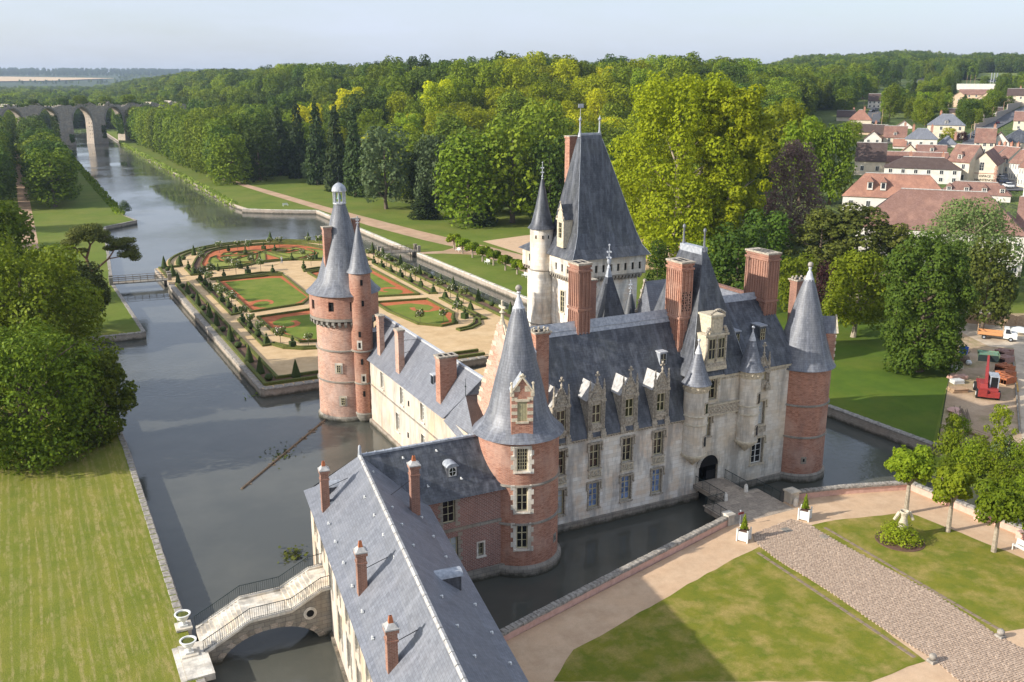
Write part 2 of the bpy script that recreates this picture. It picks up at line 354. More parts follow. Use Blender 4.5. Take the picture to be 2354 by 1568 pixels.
wv=t.n('TexWave',wave_type='BANDS',bands_direction='X'); wv.inputs['Scale'].default_value=.42; wv.inputs['Distortion'].default_value=6.5; wv.inputs['Detail'].default_value=4; wv.inputs['Detail Scale'].default_value=1.6; wv.inputs['Detail Roughness'].default_value=.7
t.l(t.coord('world',(1,.06,1)),wv.inputs['Vector']); wr=t.n('MapRange'); wr.inputs[1].default_value=.62; wr.inputs[2].default_value=.95; t.l(wv.outputs['Fac'],wr.inputs[0])
m1=t.mul(wr.outputs[0],t.noise(wp,1.4,5,.75,.38,.6)); col=t.mix(t.mul(m1,.6),col,(.42,.33,.15)); col=t.mix(t.mul(t.noise(t.coord('world',(1.9,.30,1)),1.0,5,.75,.53,.66),.75),col,(.40,.31,.13)); col=t.mix(t.mul(t.noise(wp,.13,4,.6,.48,.7),.45),col,(.30,.25,.06)); w2=t.n('TexWave',wave_type='BANDS',bands_direction='X'); w2.inputs['Scale'].default_value=.11; w2.inputs['Distortion'].default_value=1.5; t.l(t.coord('world',(1,.1,1)),w2.inputs['Vector']); col=t.mix(t.mul(w2.outputs['Fac'],.30),col,(.12,.17,.02))
col=t.mix(t.mul(t.noise(wp,9,3,.7,.4,.7),.45),col,(.08,.10,.012)); t.bump(t.noise(wp,10,4,.7,.2,.8),.5,.08); t.b.inputs['Specular IOR Level'].default_value=.1; M['lawn_left']=t.done(col,.95)
M['lawn_park']=ground('park_grass',(.145,.185,.028),(.105,.15,.020),.12,(.22,.20,.05),.05,.5,fine=1.2,amtf=.25,bs=3)
M['lawn_garden']=ground('parterre_grass',(.16,.205,.03),(.115,.165,.022),.35,(.28,.26,.06),.25,.45,fine=5,amtf=.2)
M['lawn_pale']=ground('pale_parterre_grass',(.25,.27,.055),(.19,.22,.04),.35,(.32,.30,.10),.25,.4,fine=5,amtf=.2)
M['lawn_east']=ground('east_lawn_grass',(.095,.15,.016),(.07,.12,.014),.4,(.20,.19,.03),.08,.4,fine=6,amtf=.3)
M['field']=ground('far_meadow',(.17,.2,.05),(.13,.17,.04),.01,None,fine=.05,amtf=.1,bump=0)
M['field_wheat']=plain('ripe_wheat_field',(.62,.44,.24),.95,(.5,.36,.2),.01,.5)
M['gravel']=ground('beige_gravel',C('#cfb187'),C('#bd9f76'),.6,C('#d9c09a'),.2,.5,fine=20,amtf=.2,bump=.2)
M['gravel_pink']=ground('pinkish_gravel',C('#cfb292'),C('#bd9f80'),.8,C('#d6b28e'),.3,.5,fine=16,amtf=.3,bump=.25)
M['redgravel']=ground('crushed_red_brick',C('#bb6c46'),C('#a55c3a'),.8,C('#c98460'),.3,.4,fine=12,amtf=.25,bump=.2)
M['path']=ground('park_path_gravel',C('#c2a285'),C('#ad8e72'),.3,C('#8e8465'),.12,.4,fine=6,amtf=.2)
M['soil']=ground('planting_soil',C('#75604c'),C('#5e4c3c'),1.5,C('#7b4a55'),.7,.4,fine=10,amtf=.4)
M['dirt']=ground('trampled_building_ground',C('#c2a98c'),C('#a98f72'),.3,(.20,.19,.06),.22,.6,fine=4,amtf=.35,lo3=.48,hi3=.6)
M['dirtroad']=ground('pale_dusty_track',C('#cdbda6'),C('#b5a48c'),.3,C('#938576'),.3,.5,fine=5,amtf=.2)
M['asphalt']=plain('asphalt',(.10,.10,.105),.9,(.15,.15,.15),.3,.5)
M['forestfloor']=ground('forest_floor',(.05,.06,.02),(.07,.055,.03),.1,(.10,.12,.03),.05,.5,fine=1,amtf=.3)
M['cobble']=None
t=NT('cobble_stone'); oi=t.n('ObjectInfo'); gi=t.n('NewGeometry')
r_=t.n('ValToRGB'); 
for i,(p,c) in enumerate([(0,'#a08b78'),(.3,'#ae9883'),(.6,'#bfa892'),(.85,'#a5907c'),(1,'#ccb59d')]):
    e=r_.color_ramp.elements[i] if i<2 else r_.color_ramp.elements.new(p); e.position=p; e.color=(*C(c),1)
ad=t.n('Math',operation='ADD'); t.l(oi.outputs['Random'],ad.inputs[0]); t.l(gi.outputs['Random Per Island'],ad.inputs[1]); fr_=t.n('Math',operation='FRACT'); t.l(ad.outputs[0],fr_.inputs[0]); t.l(fr_.outputs[0],r_.inputs[0])
wp=t.coord('world'); M['cobble']=t.done(t.mix(t.mul(t.noise(wp,7,4,.6,.4,.7),.4),r_.outputs[0],C('#75665a')),.85)
M['cobble_bed']=plain('joint_sand',C('#8d7a66'),.95,C('#6f6150'),3,.6)
t=NT('topiary_leaves'); wp=t.coord('world'); t.bump(t.noise(wp,14,3,.7,.2,.8),.9,.08); M['hedge']=t.done(t.mix(t.noise(wp,9,3,.7,.35,.65),(.028,.05,.010),(.06,.085,.016)),.9)
t=NT('box_hedge_leaves'); wp=t.coord('world'); t.bump(t.noise(wp,14,3,.7,.2,.8),.9,.08); M['boxhedge']=t.done(t.mix(t.noise(wp,5,3,.7,.35,.65),(.07,.09,.016),(.15,.155,.03)),.9)
# water: dark green-brown body under a clear rippled surface
def water(name,c,rip,rough,c2=None):
    t=NT(name); wp=t.coord('world',(1,1,1)); t.b.inputs['IOR'].default_value=1.33; t.b.inputs['Specular IOR Level'].default_value=.62
    a=t.n('TexNoise'); a.inputs['Scale'].default_value=1.1; a.inputs['Detail'].default_value=5; a.inputs['Roughness'].default_value=.6; t.l(wp,a.inputs['Vector'])
    b=t.noise(t.coord('world',(.03,.02,1)),1.0,4,.6,.40,.62)
    h=t.mul(a.outputs[0],b); t.bump(h,rip,.06)
    rg=t.n('MapRange'); rg.inputs[3].default_value=rough*.4; rg.inputs[4].default_value=rough*1.6; t.l(b,rg.inputs[0])
    col=c if c2 is None else t.mix(t.noise(t.coord('world'),.09,4,.6,.4,.62),c,c2)
    return t.done(col,rg.outputs[0])
M['water']=water('moat_water',(.072,.074,.062),.9,.10,(.095,.095,.078))
M['water']=M['water']
# leaves
def leafmat(name,c,c2,trans=.27,sat=1.0):
    t=NT(name); gi=t.n('NewGeometry'); oi=t.n('ObjectInfo'); 
    col=t.mix(gi.outputs['Random Per Island'],c,c2)
    hs=t.n('HueSaturation'); t.l(col,hs.inputs['Color']); mr=t.n('MapRange'); mr.inputs[3].default_value=.80; mr.inputs[4].default_value=1.5; t.l(oi.outputs['Random'],mr.inputs[0]); t.l(mr.outputs[0],hs.inputs['Value'])
    m2=t.n('Math',operation='MULTIPLY_ADD'); 
    fr=t.n('Math',operation='MULTIPLY'); fr.inputs[1].default_value=7.31; t.l(oi.outputs['Random'],fr.inputs[0]); f2=t.n('Math',operation='FRACT'); t.l(fr.outputs[0],f2.inputs[0])
    m2.inputs[1].default_value=.024; m2.inputs[2].default_value=.490; t.l(f2.outputs[0],m2.inputs[0]); t.l(m2.outputs[0],hs.inputs['Hue'])
    t.l(hs.outputs[0],t.b.inputs['Base Color']); t.b.inputs['Roughness'].default_value=.6; t.b.inputs['Specular IOR Level'].default_value=.12
    tr=t.n('BsdfTranslucent'); t.l(hs.outputs[0],tr.inputs[0]); ms=t.n('MixShader'); ms.inputs[0].default_value=trans; t.l(t.b.outputs[0],ms.inputs[1]); t.l(tr.outputs[0],ms.inputs[2]); t.l(ms.outputs[0],t.o.inputs[0])
    return t.m
LV={'mid':leafmat('leaves_mid_green',(.088,.132,.009),(.162,.202,.012)),
 'dark':leafmat('leaves_dark_green',(.044,.080,.010),(.082,.120,.013)),
 'conifer':leafmat('conifer_needles',(.030,.048,.014),(.050,.072,.018),.15),
 'plane':leafmat('leaves_plane_tree',(.168,.202,.008),(.285,.310,.010),.45),
 'yellow':leafmat('leaves_yellow_green',(.36,.37,.010),(.50,.48,.012),.45),
 'lime':leafmat('leaves_lime_green',(.14,.20,.012),(.23,.28,.016),.45),
 'bluegreen':leafmat('leaves_blue_green',(.075,.115,.045),(.115,.155,.06)),
 'copper':leafmat('leaves_copper_beech',(.030,.012,.014),(.055,.020,.022),.2),
 'brown':leafmat('leaves_bare_brown',(.19,.125,.10),(.30,.205,.165),.25),
 'olive':leafmat('leaves_yew_olive',(.060,.075,.012),(.105,.115,.018),.2),
 'pale':leafmat('leaves_pale_locust',(.14,.19,.055),(.21,.26,.08),.4),
 'rose':leafmat('rose_foliage',(.10,.13,.03),(.15,.18,.05),.3),
 'reed':leafmat('reed_leaves',(.14,.20,.03),(.22,.28,.05),.3)}
M['blossom']=plain('white_roses',C('#e6dccb'),.8)
M['bark']=plain('bark',C('#6f6152'),.95,C('#4a4036'),3,.7,bump=.5)
M['bark_pale']=plain('pale_bark',C('#a89b88'),.95,C('#766a5a'),4,.7,bump=.4)
# ------------------------------------------------------------------ shared castle builders
def chimney(parent,x,y,wx,wy,z0,z1,mat=None,style='plain',name='chimney',T=None,ztop=None):
    """brick stack; style 'pot' adds a mortar pyramid with terracotta flue, 'fluted' recessed flutes, 'flat' stone slab"""
    mat=mat or M['brick_red']; mb=MB(T)
    mb.bbox((x,y),wx/2,wy/2,z0,z1-.35); 
    if style=='fluted':
        nx=max(3,int(wx/.34)); ny=max(3,int(wy/.34))
        zs=[(z0+(z1-z0)*.46,z1-.9),(z0+(z1-z0)*.12,z0+(z1-z0)*.40)]
        for za,zb in zs:
            for k in range(nx+1):
                xx=x-wx/2+wx*k/nx
                for sy in (-1,1): mb.bbox((xx if 0<k<nx else x-wx/2+.0+(.05 if k==0 else wx-.05),y+sy*(wy/2+.045)),.055,.045,za,zb)
            for k in range(ny+1):
                yy=y-wy/2+wy*k/ny
                for sx in (-1,1): mb.bbox((x+sx*(wx/2+.045),yy if 0<k<ny else y-wy/2+(.05 if k==0 else wy-.05)),.045,.055,za,zb)
        for zc in (z0+(z1-z0)*.43,z1-.7): mb.bbox((x,y),wx/2+.14,wy/2+.14,zc-.1,zc+.12)
    if style in('pot','flat'):
        mb.bbox((x,y),wx/2+.05,wy/2+.05,z1-.95,z1-.83)
    mb.bbox((x,y),wx/2+.09,wy/2+.09,z1-.35,z1-.12)
    o=mb.build(name,[mat],parent)
    c=MB(T)
    if style=='pot':
        c.bbox((x,y),wx/2+.12,wy/2+.12,z1-.12,z1-.04,0); c.bbox((x,y),wx/2+.06,wy/2+.06,z1-.04,z1+.22,0,.45)
        c.build('chimney_cap',[M['mortar']],o)
        f=MB(T); f.bbox((x,y),.15,.15,z1+.18,z1+.62,0,.62); f.bbox((x,y),.06,.06,z1+.6,z1+.625,1); f.build('flue_pot',[M['terracotta'],M['dark']],o)
    elif style=='fluted' or style=='slots':
        c.bbox((x,y),wx/2+.16,wy/2+.16,z1-.12,z1+.05,0)
        n=max(2,int(wx/.5)); 
        for k in range(n): c.bbox((x-wx/2+wx*(k+.5)/n,y),wx/n*.3,wy*.3,z1+.04,z1+.058,1)
        c.build('chimney_cap',[M['carved'],M['dark']],o)
    elif style=='ornate':
        c.bbox((x,y),wx/2+.2,wy/2+.2,z1-.12,z1+.02,0)
        for k in range(9):
            a=2*PI*k/9; c.ball((x+math.cos(a)*(wx/2+.1),y+math.sin(a)*(wy/2+.1),z1+.16),.15,6)
        c.bbox((x,y),wx/2-.1,wy/2-.1,z1+.02,z1+.035,1); c.build('chimney_cap',[M['carved'],M['dark']],o)
    else:
        c.bbox((x,y),wx/2+.13,wy/2+.13,z1-.12,z1,0); c.build('chimney_cap',[M['carved']],o)
    return o
def finial(mb,x,y,z,h,r=.1,mat=0,cross=True):
    mb.lathe(x,y,[(r*1.8,z),(r*.7,z+h*.15),(r*1.5,z+h*.22),(r*.5,z+h*.3),(r*.4,z+h)],8,mat=mat)
    for k in (.45,.7): 
        for i in range(4):
            a=i*PI/2+.4; mb.ball((x+math.cos(a)*r*2,y+math.sin(a)*r*2,z+h*k),r*.9,6,mat)
    mb.ball((x,y,z+h),r*1.1,6,mat)
def quoins(parent,P,rz,w,h,mat,n=5,bw=(.30,.48),d=.05):
    """alternating dressed stones on both jambs of a window; each stone an object"""
    R=Matrix.Rotation(rz,4,'Z')
    bh=h/n
    for k in range(n):
        for sx in (-1,1):
            W_=bw[(k+(sx>0))%2]; key=('q',round(W_,2),round(bh,2),mat.name,d)
            if key not in _wc:
                b=MB(); b.box(-W_/2,W_/2,-d,.05,.01,bh-.01); _wc[key]=b.mesh('quoin_stone',[mat])
            q=Vector(P)+R@Vector((sx*(w/2+W_/2),0,k*bh)); put('quoin_stone',_wc[key],parent,q,rz)
def surround(parent,P,rz,w,h,mat,t=.16,d=.10,hood=True,name='window_surround',sill=True):
    key=('s',round(w,2),round(h,2),mat.name,t,d,hood,sill)
    if key not in _wc:
        b=MB(); b.box(-w/2-t,-w/2,-d,.02,-.02,h); b.box(w/2,w/2+t,-d,.02,-.02,h); b.box(-w/2-t,w/2+t,-d,.02,h,h+t)
        if hood:
            b.box(-w/2-t-.12,w/2+t+.12,-d-.10,.0,h+t+.004,h+t+.12); b.box(-w/2-t-.16,-w/2-t-.03,-d-.08,0,h-.55,h+t); b.box(w/2+t+.03,w/2+t+.16,-d-.08,0,h-.55,h+t)
            b.ball((-w/2-t-.1,-d-.06,h-.58),.13,6); b.ball((w/2+t+.1,-d-.06,h-.58),.13,6)
        if sill: b.box(-w/2-t-.06,w/2+t+.06,-d-.12,.02,-.16,-.021)
        _wc[key]=b.mesh(name,[mat])
    return put(name,_wc[key],parent,P,rz)
def oball(parent,x,y,z0,lead,n=16,r=.27,h=1.9):
    """lead capped spire with stone ball"""
    mb=MB(); mb.lathe(x,y,[(.50*lead,z0),(.52*lead,z0+.12),(.42*lead,z0+.2),(.26*lead,z0+.75),(.24*lead,z0+.85),(.13,z0+h*.55),(.12,z0+h-.6),(.2,z0+h-.5),(.1,z0+h-.35)],n)
    for k in range(10):
        a=2*PI*k/10; mb.tube((x+.46*lead*math.cos(a),y+.46*lead*math.sin(a),z0+.05),(x+.6*lead*math.cos(a),y+.6*lead*math.sin(a),z0-.38),.07,.02,5)
    return mb,(x,y,z0+h-.12)
def crow(parent,pts,mat):
    for p in pts: pass
# ------------------------------------------------------------------ NEAR ROUND TOWER
def towergroup():
    pass
cx,cy,R_=36.4,69.6,3.6
T1=root('round_tower',(cx,cy,0),'nearest round brick tower with flared slate cone and a gabled brick dormer','tower','round brick towers of the castle')
vd=math.atan2(-cy,-cx)           # direction facing the viewer
wa=math.atan2(-.93,-.37)
op=[]
for zb,zt in ((9.93,11.97),(6.17,8.40),(2.64,4.86)): op.append((wa*R_-.5 if False else (wa+2*PI)*R_-.5,(wa+2*PI)*R_+.5,zb,zt))
mb=MB(); panel(mb,cyl(cx,cy,R_),(wa+PI)*R_,(wa+3*PI)*R_,.9,12.75,op,.22,.42,0,1,True)
# small loop window
mb.build('wall',[M['brick'],M['stone_white']],T1)
b=MB(); b.lathe(cx,cy,[(3.95,-1),(3.95,.75),(3.62,.98)],48); b.build('plinth',[M['stone_grey']],T1)
for z in (4.92,8.5):
    b=MB(); b.lathe(cx,cy,[(3.58,z-.12),(3.74,z-.05),(3.74,z+.08),(3.58,z+.14)],48,capt=False); b.build('string_course',[M['stone_grey']],T1)
PR=[(3.7,12.35),(4.06,12.5),(3.62,12.92),(3.1,13.45),(2.62,14.5),(2.1,16.8),(1.5,19.1),(.87,22.1),(.5,23.35)]
b=MB(); b.lathe(cx,cy,PR,48,mats=[1]+[0]*8); RF=b.build('roof',[M['slate'],M['stone_grey']],T1)
b,p=oball(T1,cx,cy,23.3,1.0); b.build('finial',[M['lead_white']],T1); b=MB(); b.ball(p,.29,12); b.build('finial_ball',[M['coping']],T1)
for (zb,zt) in ((9.93,11.97),(6.17,8.40),(2.64,4.86)):
    n=Vector((math.cos(wa),math.sin(wa),0)); P=Vector((cx,cy,0))+n*(R_-.2); P.z=zb
    h=zt-zb
    if zb>9: f=window(T1,P,wa+PI/2,.95,h,4,6,M['frame'],M['glass'],bar=.06)
    else: f=window(T1,P,wa+PI/2,.98,h,2,3,M['frame'],M['glass'],cross=True)
    P=Vector((cx,cy,0))+n*(R_-.04); P.z=zb; s_=surround(T1,P,wa+PI/2,1.0,h,M['stone_white'],.14,.06,hood=(zb>9))
    quoins(s_,Vector(P)+Vector((0,0,-.25)),wa+PI/2,1.26,h+.5,M['stone_white'],6,(.16,.36),.07)
# loop
la=math.atan2(-.72,.55)
b=MB(Matrix.Translation((cx,cy,0))@Matrix.Rotation(la+PI/2,4,'Z')); b.box(-.26,.26,-R_-.05,-R_+.3,2.3,3.1,0); b.box(-.09,.09,-R_-.06,-R_+.1,2.5,2.9,1); b.build('loophole',[M['stone_grey'],M['dark']],T1)
# dormer
Td=Matrix.Translation((cx,cy,0))@Matrix.Rotation(wa+PI/2,4,'Z')
b=MB(Td); yf=-3.28
b.box(-.92,-.42,yf,-1,12.95,16.9,0); b.box(.42,.92,yf,-1,12.95,16.9,0); b.box(-.42,.42,yf,-1,12.95,14.32,0); b.box(-.42,.42,yf,-1,16.07,16.9,0)
b.poly([(-.92,yf,16.9),(.92,yf,16.9),(0,yf,18.2)],0); b.poly([(.92,-1,16.9),(-.92,-1,16.9),(0,-1,18.2)],0)
dm=b.build('dormer',[M['brick']],T1)
b=MB(Td); b.poly([(-1.0,yf+.02,16.82),(-1.0,-.6,16.82),(0,-.6,18.28),(0,yf+.02,18.28)],0); b.poly([(1.0,-.6,16.82),(1.0,yf+.02,16.82),(0,yf+.02,18.28),(0,-.6,18.28)],0); b.build('dormer_roof',[M['lead']],dm)
b=MB(Td)
for sx in (-1,1):
    b.tube((sx*.98,yf-.06,16.85),(0,yf-.06,18.25),.10,.10,4); b.box(sx*.86-.16,sx*.86+.16,yf-.1,yf+.1,16.55,16.95,0); b.tube((sx*.9,yf-.02,16.95),(sx*.9,yf-.02,17.6),.13,.07,6); b.ball((sx*.9,yf-.02,17.7),.14,6)
    for k in range(4): b.box(sx*.67-.25,sx*.67+.25,yf-.03,yf+.05,14.3+k*.62,14.3+k*.62+.3,0)
b.ball((0,yf-.06,18.42),.16,6); b.ball((-.18,yf-.06,18.3),.12,6); b.ball((.18,yf-.06,18.3),.12,6)
b.box(-.6,.6,yf-.07,yf+.05,16.08,16.3,0); b.box(-.55,.55,yf-.1,yf+.05,14.15,14.31,0)
b.poly([(-.75,yf-.015,16.95),(-.2,yf-.015,16.95),(-.2,yf-.015,17.45),(-.42,yf-.015,17.45)],0); b.poly([(.75,yf-.015,16.95),(.42,yf-.015,17.45),(.2,yf-.015,17.45),(.2,yf-.015,16.95)],0)
b.build('dormer_trim',[M['carved_pale']],dm,kind='stuff')
b=MB(Td); b.box(-.42,.42,yf+.06,yf+.14,14.32,16.07,0); 
for k in range(1,4): b.box(-.42+.21*k-.008,-.42+.21*k+.008,yf+.045,yf+.07,14.34,16.05,0)
b.build('shutter',[M['shutter']],dm)
chimney(T1,40.35,72.9,1.35,.9,12.8,20.1,M['brick'],'ornate')
b=MB(); b.box(38.5,39.66,72.3,73.3,15.7,18.4,0); b.poly([(38.3,72.25,18.35),(39.66,72.25,18.35),(39.66,72.8,18.75),(38.3,72.8,18.75)],0); b.build('roof_link',[M['lead']],T1)

# ------------------------------------------------------------------ RIGHT ROUND TOWER
cx,cy,R_=72.75,73.0,3.05
T2=root('round_tower',(cx,cy,0),'round brick tower with plain slate cone at the right end of the white facade','tower','round brick towers of the castle')
b=MB(); b.lathe(cx,cy,[(R_,.9),(R_,12.75)],48); b.build('wall',[M['brick']],T2)
b=MB(); b.lathe(cx,cy,[(3.3,-1),(3.3,.85),(3.07,1.02)],48); b.build('plinth',[M['stone_grey']],T2)
for z in (5.15,8.7):
    b=MB(); b.lathe(cx,cy,[(3.03,z-.12),(3.19,z-.05),(3.19,z+.08),(3.03,z+.14)],48,capt=False); b.build('string_course',[M['stone_grey']],T2)
b=MB(); b.lathe(cx,cy,[(3.1,12.5),(3.48,12.65),(3.15,13.1),(2.85,13.9),(2.15,16.2),(1.3,19.3),(.72,21.2),(.45,21.9)],48,mats=[1]+[0]*7); b.build('roof',[M['slate'],M['stone_grey']],T2)
b,p=oball(T2,cx,cy,21.8,.95,h=1.75); b.build('finial',[M['lead_white']],T2); b=MB(); b.ball(p,.30,12); b.build('finial_ball',[M['coping']],T2)
la=math.atan2(-.99,.05)-.5
b=MB(Matrix.Translation((cx,cy,0))@Matrix.Rotation(la+PI/2,4,'Z')); b.box(-.3,.3,-R_-.04,-R_+.3,2.2,3.0,0); b.box(-.1,.1,-R_-.05,-R_+.1,2.45,2.8,1); b.build('loophole',[M['stone_grey'],M['dark']],T2)
Td=Matrix.Translation((cx,cy,0))@Matrix.Rotation(math.radians(62),4,'Z')
b=MB(Td); b.box(-.85,.85,-3.1,-.5,12.7,16.3,0); dm=b.build('dormer',[M['brick']],T2)
b=MB(Td); b.poly([(-.95,-3.15,16.2),(.95,-3.15,16.2),(0,-3.15,17.9)],1); b.poly([(-.95,-3.15,16.2),(0,-3.15,17.9),(0,-.3,17.9),(-.95,-.3,16.2)],0); b.poly([(.95,-3.15,16.2),(.95,-.3,16.2),(0,-.3,17.9),(0,-3.15,17.9)],0); b.build('dormer_roof',[M['slate'],M['carved_pale']],dm)
b=MB(Td)
for k in range(5):
    for sx in (-1,1): b.box(sx*.72-.14,sx*.72+.14,-3.16,-3.0,12.9+k*.7,13.2+k*.7)
for sx in (-1,1): b.tube((sx*.95,-3.18,16.2),(0,-3.18,18),.13,.1,4)
b.build('dormer_trim',[M['carved_pale']],dm,kind='stuff')
chimney(T2,77.2,79.0,1.6,1.1,8,20.4,M['brick_red'],'ornate')
b=MB()
for k in range(6):
    a=math.atan2(-.25,.97); b.box(cx+R_*math.cos(a)-.1,cx+R_*math.cos(a)+.12,cy+R_*math.sin(a)-.25-(k%2)*.12,cy+R_*math.sin(a)+.25+(k%2)*.12,1.2+k*1.9,1.9+k*1.9)
b.build('window_jamb',[M['stone_white']],T2,kind='stuff')

# ------------------------------------------------------------------ LEFT ROUND TOWER with corbels
cx,cy,R_=34.75,114.3,3.6
T3=root('round_tower',(cx,cy,0),'tall round tower with corbels, bell lantern and slim stair turret beside the formal garden','tower','round brick towers of the castle')
b=MB(); b.lathe(cx,cy,[(3.72,.5),(3.62,9),(3.6,12.9)],48); b.build('wall',[M['brick_old']],T3)
b=MB(); b.lathe(cx,cy,[(3.95,-1),(3.95,.35),(3.7,.7)],40); b.build('plinth',[M['stone_grey']],T3)
for z in (5.25,9.3):
    b=MB(); b.lathe(cx,cy,[(3.6,z-.12),(3.82,z-.05),(3.82,z+.08),(3.6,z+.14)],48,capt=False); b.build('string_course',[M['stone_grey']],T3)
b=MB(); b.lathe(cx,cy,[(3.6,13.2),(4.33,13.25),(4.33,13.62)],48,capt=False); b.build('corbel_band',[M['stone_grey']],T3)
cb=MB(); cb.box(-.16,.16,-.36,.0,.0,.35); cb.box(-.16,.16,-.74,.0,.351,.75); cb=cb.mesh('corbel',[M['stone_grey']])
NC=34
for k in range(NC):
    a=2*PI*k/NC; put('corbel',cb,T3,(cx+3.6*math.cos(a),cy+3.6*math.sin(a),12.45),a+PI/2)
R2=4.32; op=[]; uw=[]
for a in (-2.25,-1.62,-2.95,-.3):
    aa=a+2*PI; op.append((aa*R2-.36,aa*R2+.36,14.55,15.75)); uw.append(a)
b=MB(); panel(b,cyl(cx,cy,R2),PI*R2*.5,PI*R2*2.5,13.62,16.6,op,.3,.5,0,0,True)
b.build('upper_wall',[M['brick']],T3)
for a in uw:
    Tb=Matrix.Translation((cx,cy,0))@Matrix.Rotation(a+PI/2,4,'Z'); b=MB(Tb); b.box(-.4,.4,-R2+.22,-R2+.3,14.5,15.8); b.build('window_opening',[M['dark']],T3)
for a,z,w_,h_ in ((-2.15,6.6,.5,1.0),(-2.05,2.3,.5,1.0)):
    Tb=Matrix.Translation((cx,cy,0))@Matrix.Rotation(a+PI/2,4,'Z'); b=MB(Tb); b.box(-w_/2-.25,w_/2+.25,-3.74,-3.4,z-.15,z+h_+.2); o=b.build('window_surround',[M['stone_white']],T3)
    P=Tb@Vector((0,-3.86,z)); f=window(T3,P,a+PI/2,w_,h_,2,3,M['frame'],M['glass'],bar=.04,fr=.05)
b=MB(); b.lathe(cx,cy,[(4.35,16.35),(4.68,16.45),(4.1,16.95),(3.2,18.0),(2.5,20.2),(2.0,22.4),(1.25,25.4),(.72,27.2),(.72,27.3)],48,mats=[1]+[0]*7); b.build('roof',[M['slate'],M['stone_grey']],T3)
ln=MB(); ln.lathe(cx,cy,[(.85,27.3),(.85,27.45)],8,smooth=False)
for k in range(8):
    a=2*PI*(k+.5)/8; ln.tube((cx+.7*math.cos(a),cy+.7*math.sin(a),27.4),(cx+.7*math.cos(a),cy+.7*math.sin(a),28.8),.10,.10,4)
ln.lathe(cx,cy,[(.8,28.75),(.95,28.85),(.95,28.95)],8,smooth=False); lo=ln.build('lantern',[M['lead_white']],T3)
b=MB(); b.lathe(cx,cy,[(.9,28.9),(.86,29.2),(.65,29.55),(.3,29.8),(.05,29.9)],16); b.build('lantern_dome',[M['lead']],lo)
b=MB(); b.lathe(cx,cy,[(.36,27.9),(.24,28.05),(.2,28.35),(.05,28.5)],12,capb=True); b.build('bell',[plain('green_bronze',C('#6d8f86'),.5)],lo)
b=MB(); b.tube((cx,cy,29.8),(cx,cy,31.6),.035,.02,5); b.ball((cx,cy,29.98),.12,8); b.ball((cx,cy,31.7),.09,8); b.box(cx-.5,cx+.3,cy-.015,cy+.015,30.55,30.6); b.box(cx-.75,cx-.1,cy-.02,cy+.02,31.15,31.45); b.box(cx-.015,cx+.015,cy-.4,cy+.4,30.55,30.6); b.build('weather_vane',[M['iron']],T3)
vx,vy=RT.x,RT.y
def offs(cx,cy,right,toward): 
    n=math.hypot(cx,cy); return cx+vx*right-cx/n*toward, cy+vy*right-cy/n*toward
x,y=offs(cx,cy,-1.75,1.5); chimney(T3,x,y,.95,.75,18.5,24.7,M['brick'],'flat')
x,y=offs(cx,cy,1.9,-1.6); chimney(T3,x,y,.8,.8,19,25.3,M['brick_red'],'flat')
sx_,sy_=offs(cx,cy,2.05,3.15)
tr=MB(); tr.lathe(sx_,sy_,[(.95,.9),(1.1,1.3),(1.12,9.2),(1.32,9.5),(1.32,19.4)],24); tu=tr.build('stair_turret',[M['brick']],T3)
b=MB(); b.lathe(sx_,sy_,[(1.35,19.25),(1.58,19.35),(1.25,19.9),(.7,22.3),(.28,24.4),(.12,25.0)],24); b.build('turret_roof',[M['slate']],tu)
b=MB(); finial(b,sx_,sy_,24.8,1.3,.09); b.build('turret_finial',[M['lead']],tu)
for z,a in ((17.9,-1.75),(15.3,-1.7),(11.4,-2.1),(10.0,-2.15),(7.8,-2.0),(5.6,-1.9),(3.6,-1.9)):
    Tb=Matrix.Translation((sx_,sy_,0))@Matrix.Rotation(a+PI/2,4,'Z'); rr=1.33 if z>9.4 else 1.13
    b=MB(Tb); 
    if z in(10.0,5.6): b.box(-.32,.32,-rr-.04,-rr+.2,z-.2,z+.95,1)
    b.box(-.15,.15,-rr-.05,-rr+.1,z,z+.7,0); b.build('slit_window',[M['dark'],M['stone_white']],tu)
b=MB(); b.lathe(sx_,sy_,[(1.1,5.1),(1.22,5.2),(1.22,5.3),(1.1,5.4)],24,capt=False); b.lathe(sx_,sy_,[(1.1,9.3),(1.45,9.42),(1.45,9.55),(1.3,9.62)],24,capt=False); b.lathe(sx_,sy_,[(.75,.0),(1.05,.6),(1.2,1.2),(1.12,1.35)],20,capb=True,capt=False); b.build('turret_band',[M['stone_grey']],tu,kind='stuff')

# ------------------------------------------------------------------ KEEP
KX0,KX1,KY0,KY1=63.0,74.4,105.0,113.2
KP=root('keep',(68.7,109,0),'square white stone keep under a very tall steep slate roof with two ridge finials','keep')
b=MB(); b.box(KX0+.55,KX1-.9,KY0+.55,KY1+5.6,-.5,16.3,0,False); b.build('lower_wall',[M['stone']],KP)
wops=[]; 
fk=flat(KX0,KY0,0); 
for k in range(9): wops.append((1.0+k*1.16,1.42+k*1.16,17.35,18.35))
b=MB(); panel(b,fk,0,KX1-KX0,16.8,19.35,wops,.25,None,0,0)
fl=flat(KX0,KY1+.6,-PI/2)
wl=[(4.0,4.45,17.35,18.35),(5.6,6.05,17.35,18.35),(7.1,7.55,17.35,18.35)]
panel(b,fl,0,KY1-KY0+.6,16.8,19.35,wl,.25,None,0,0)
b.poly([(KX1,KY0,16.8),(KX1,KY1+.6,16.8),(KX1,KY1+.6,19.35),(KX1,KY0,19.35)],0); b.poly([(KX1,KY1+.6,16.8),(KX0,KY1+.6,16.8),(KX0,KY1+.6,19.35),(KX1,KY1+.6,19.35)],0)
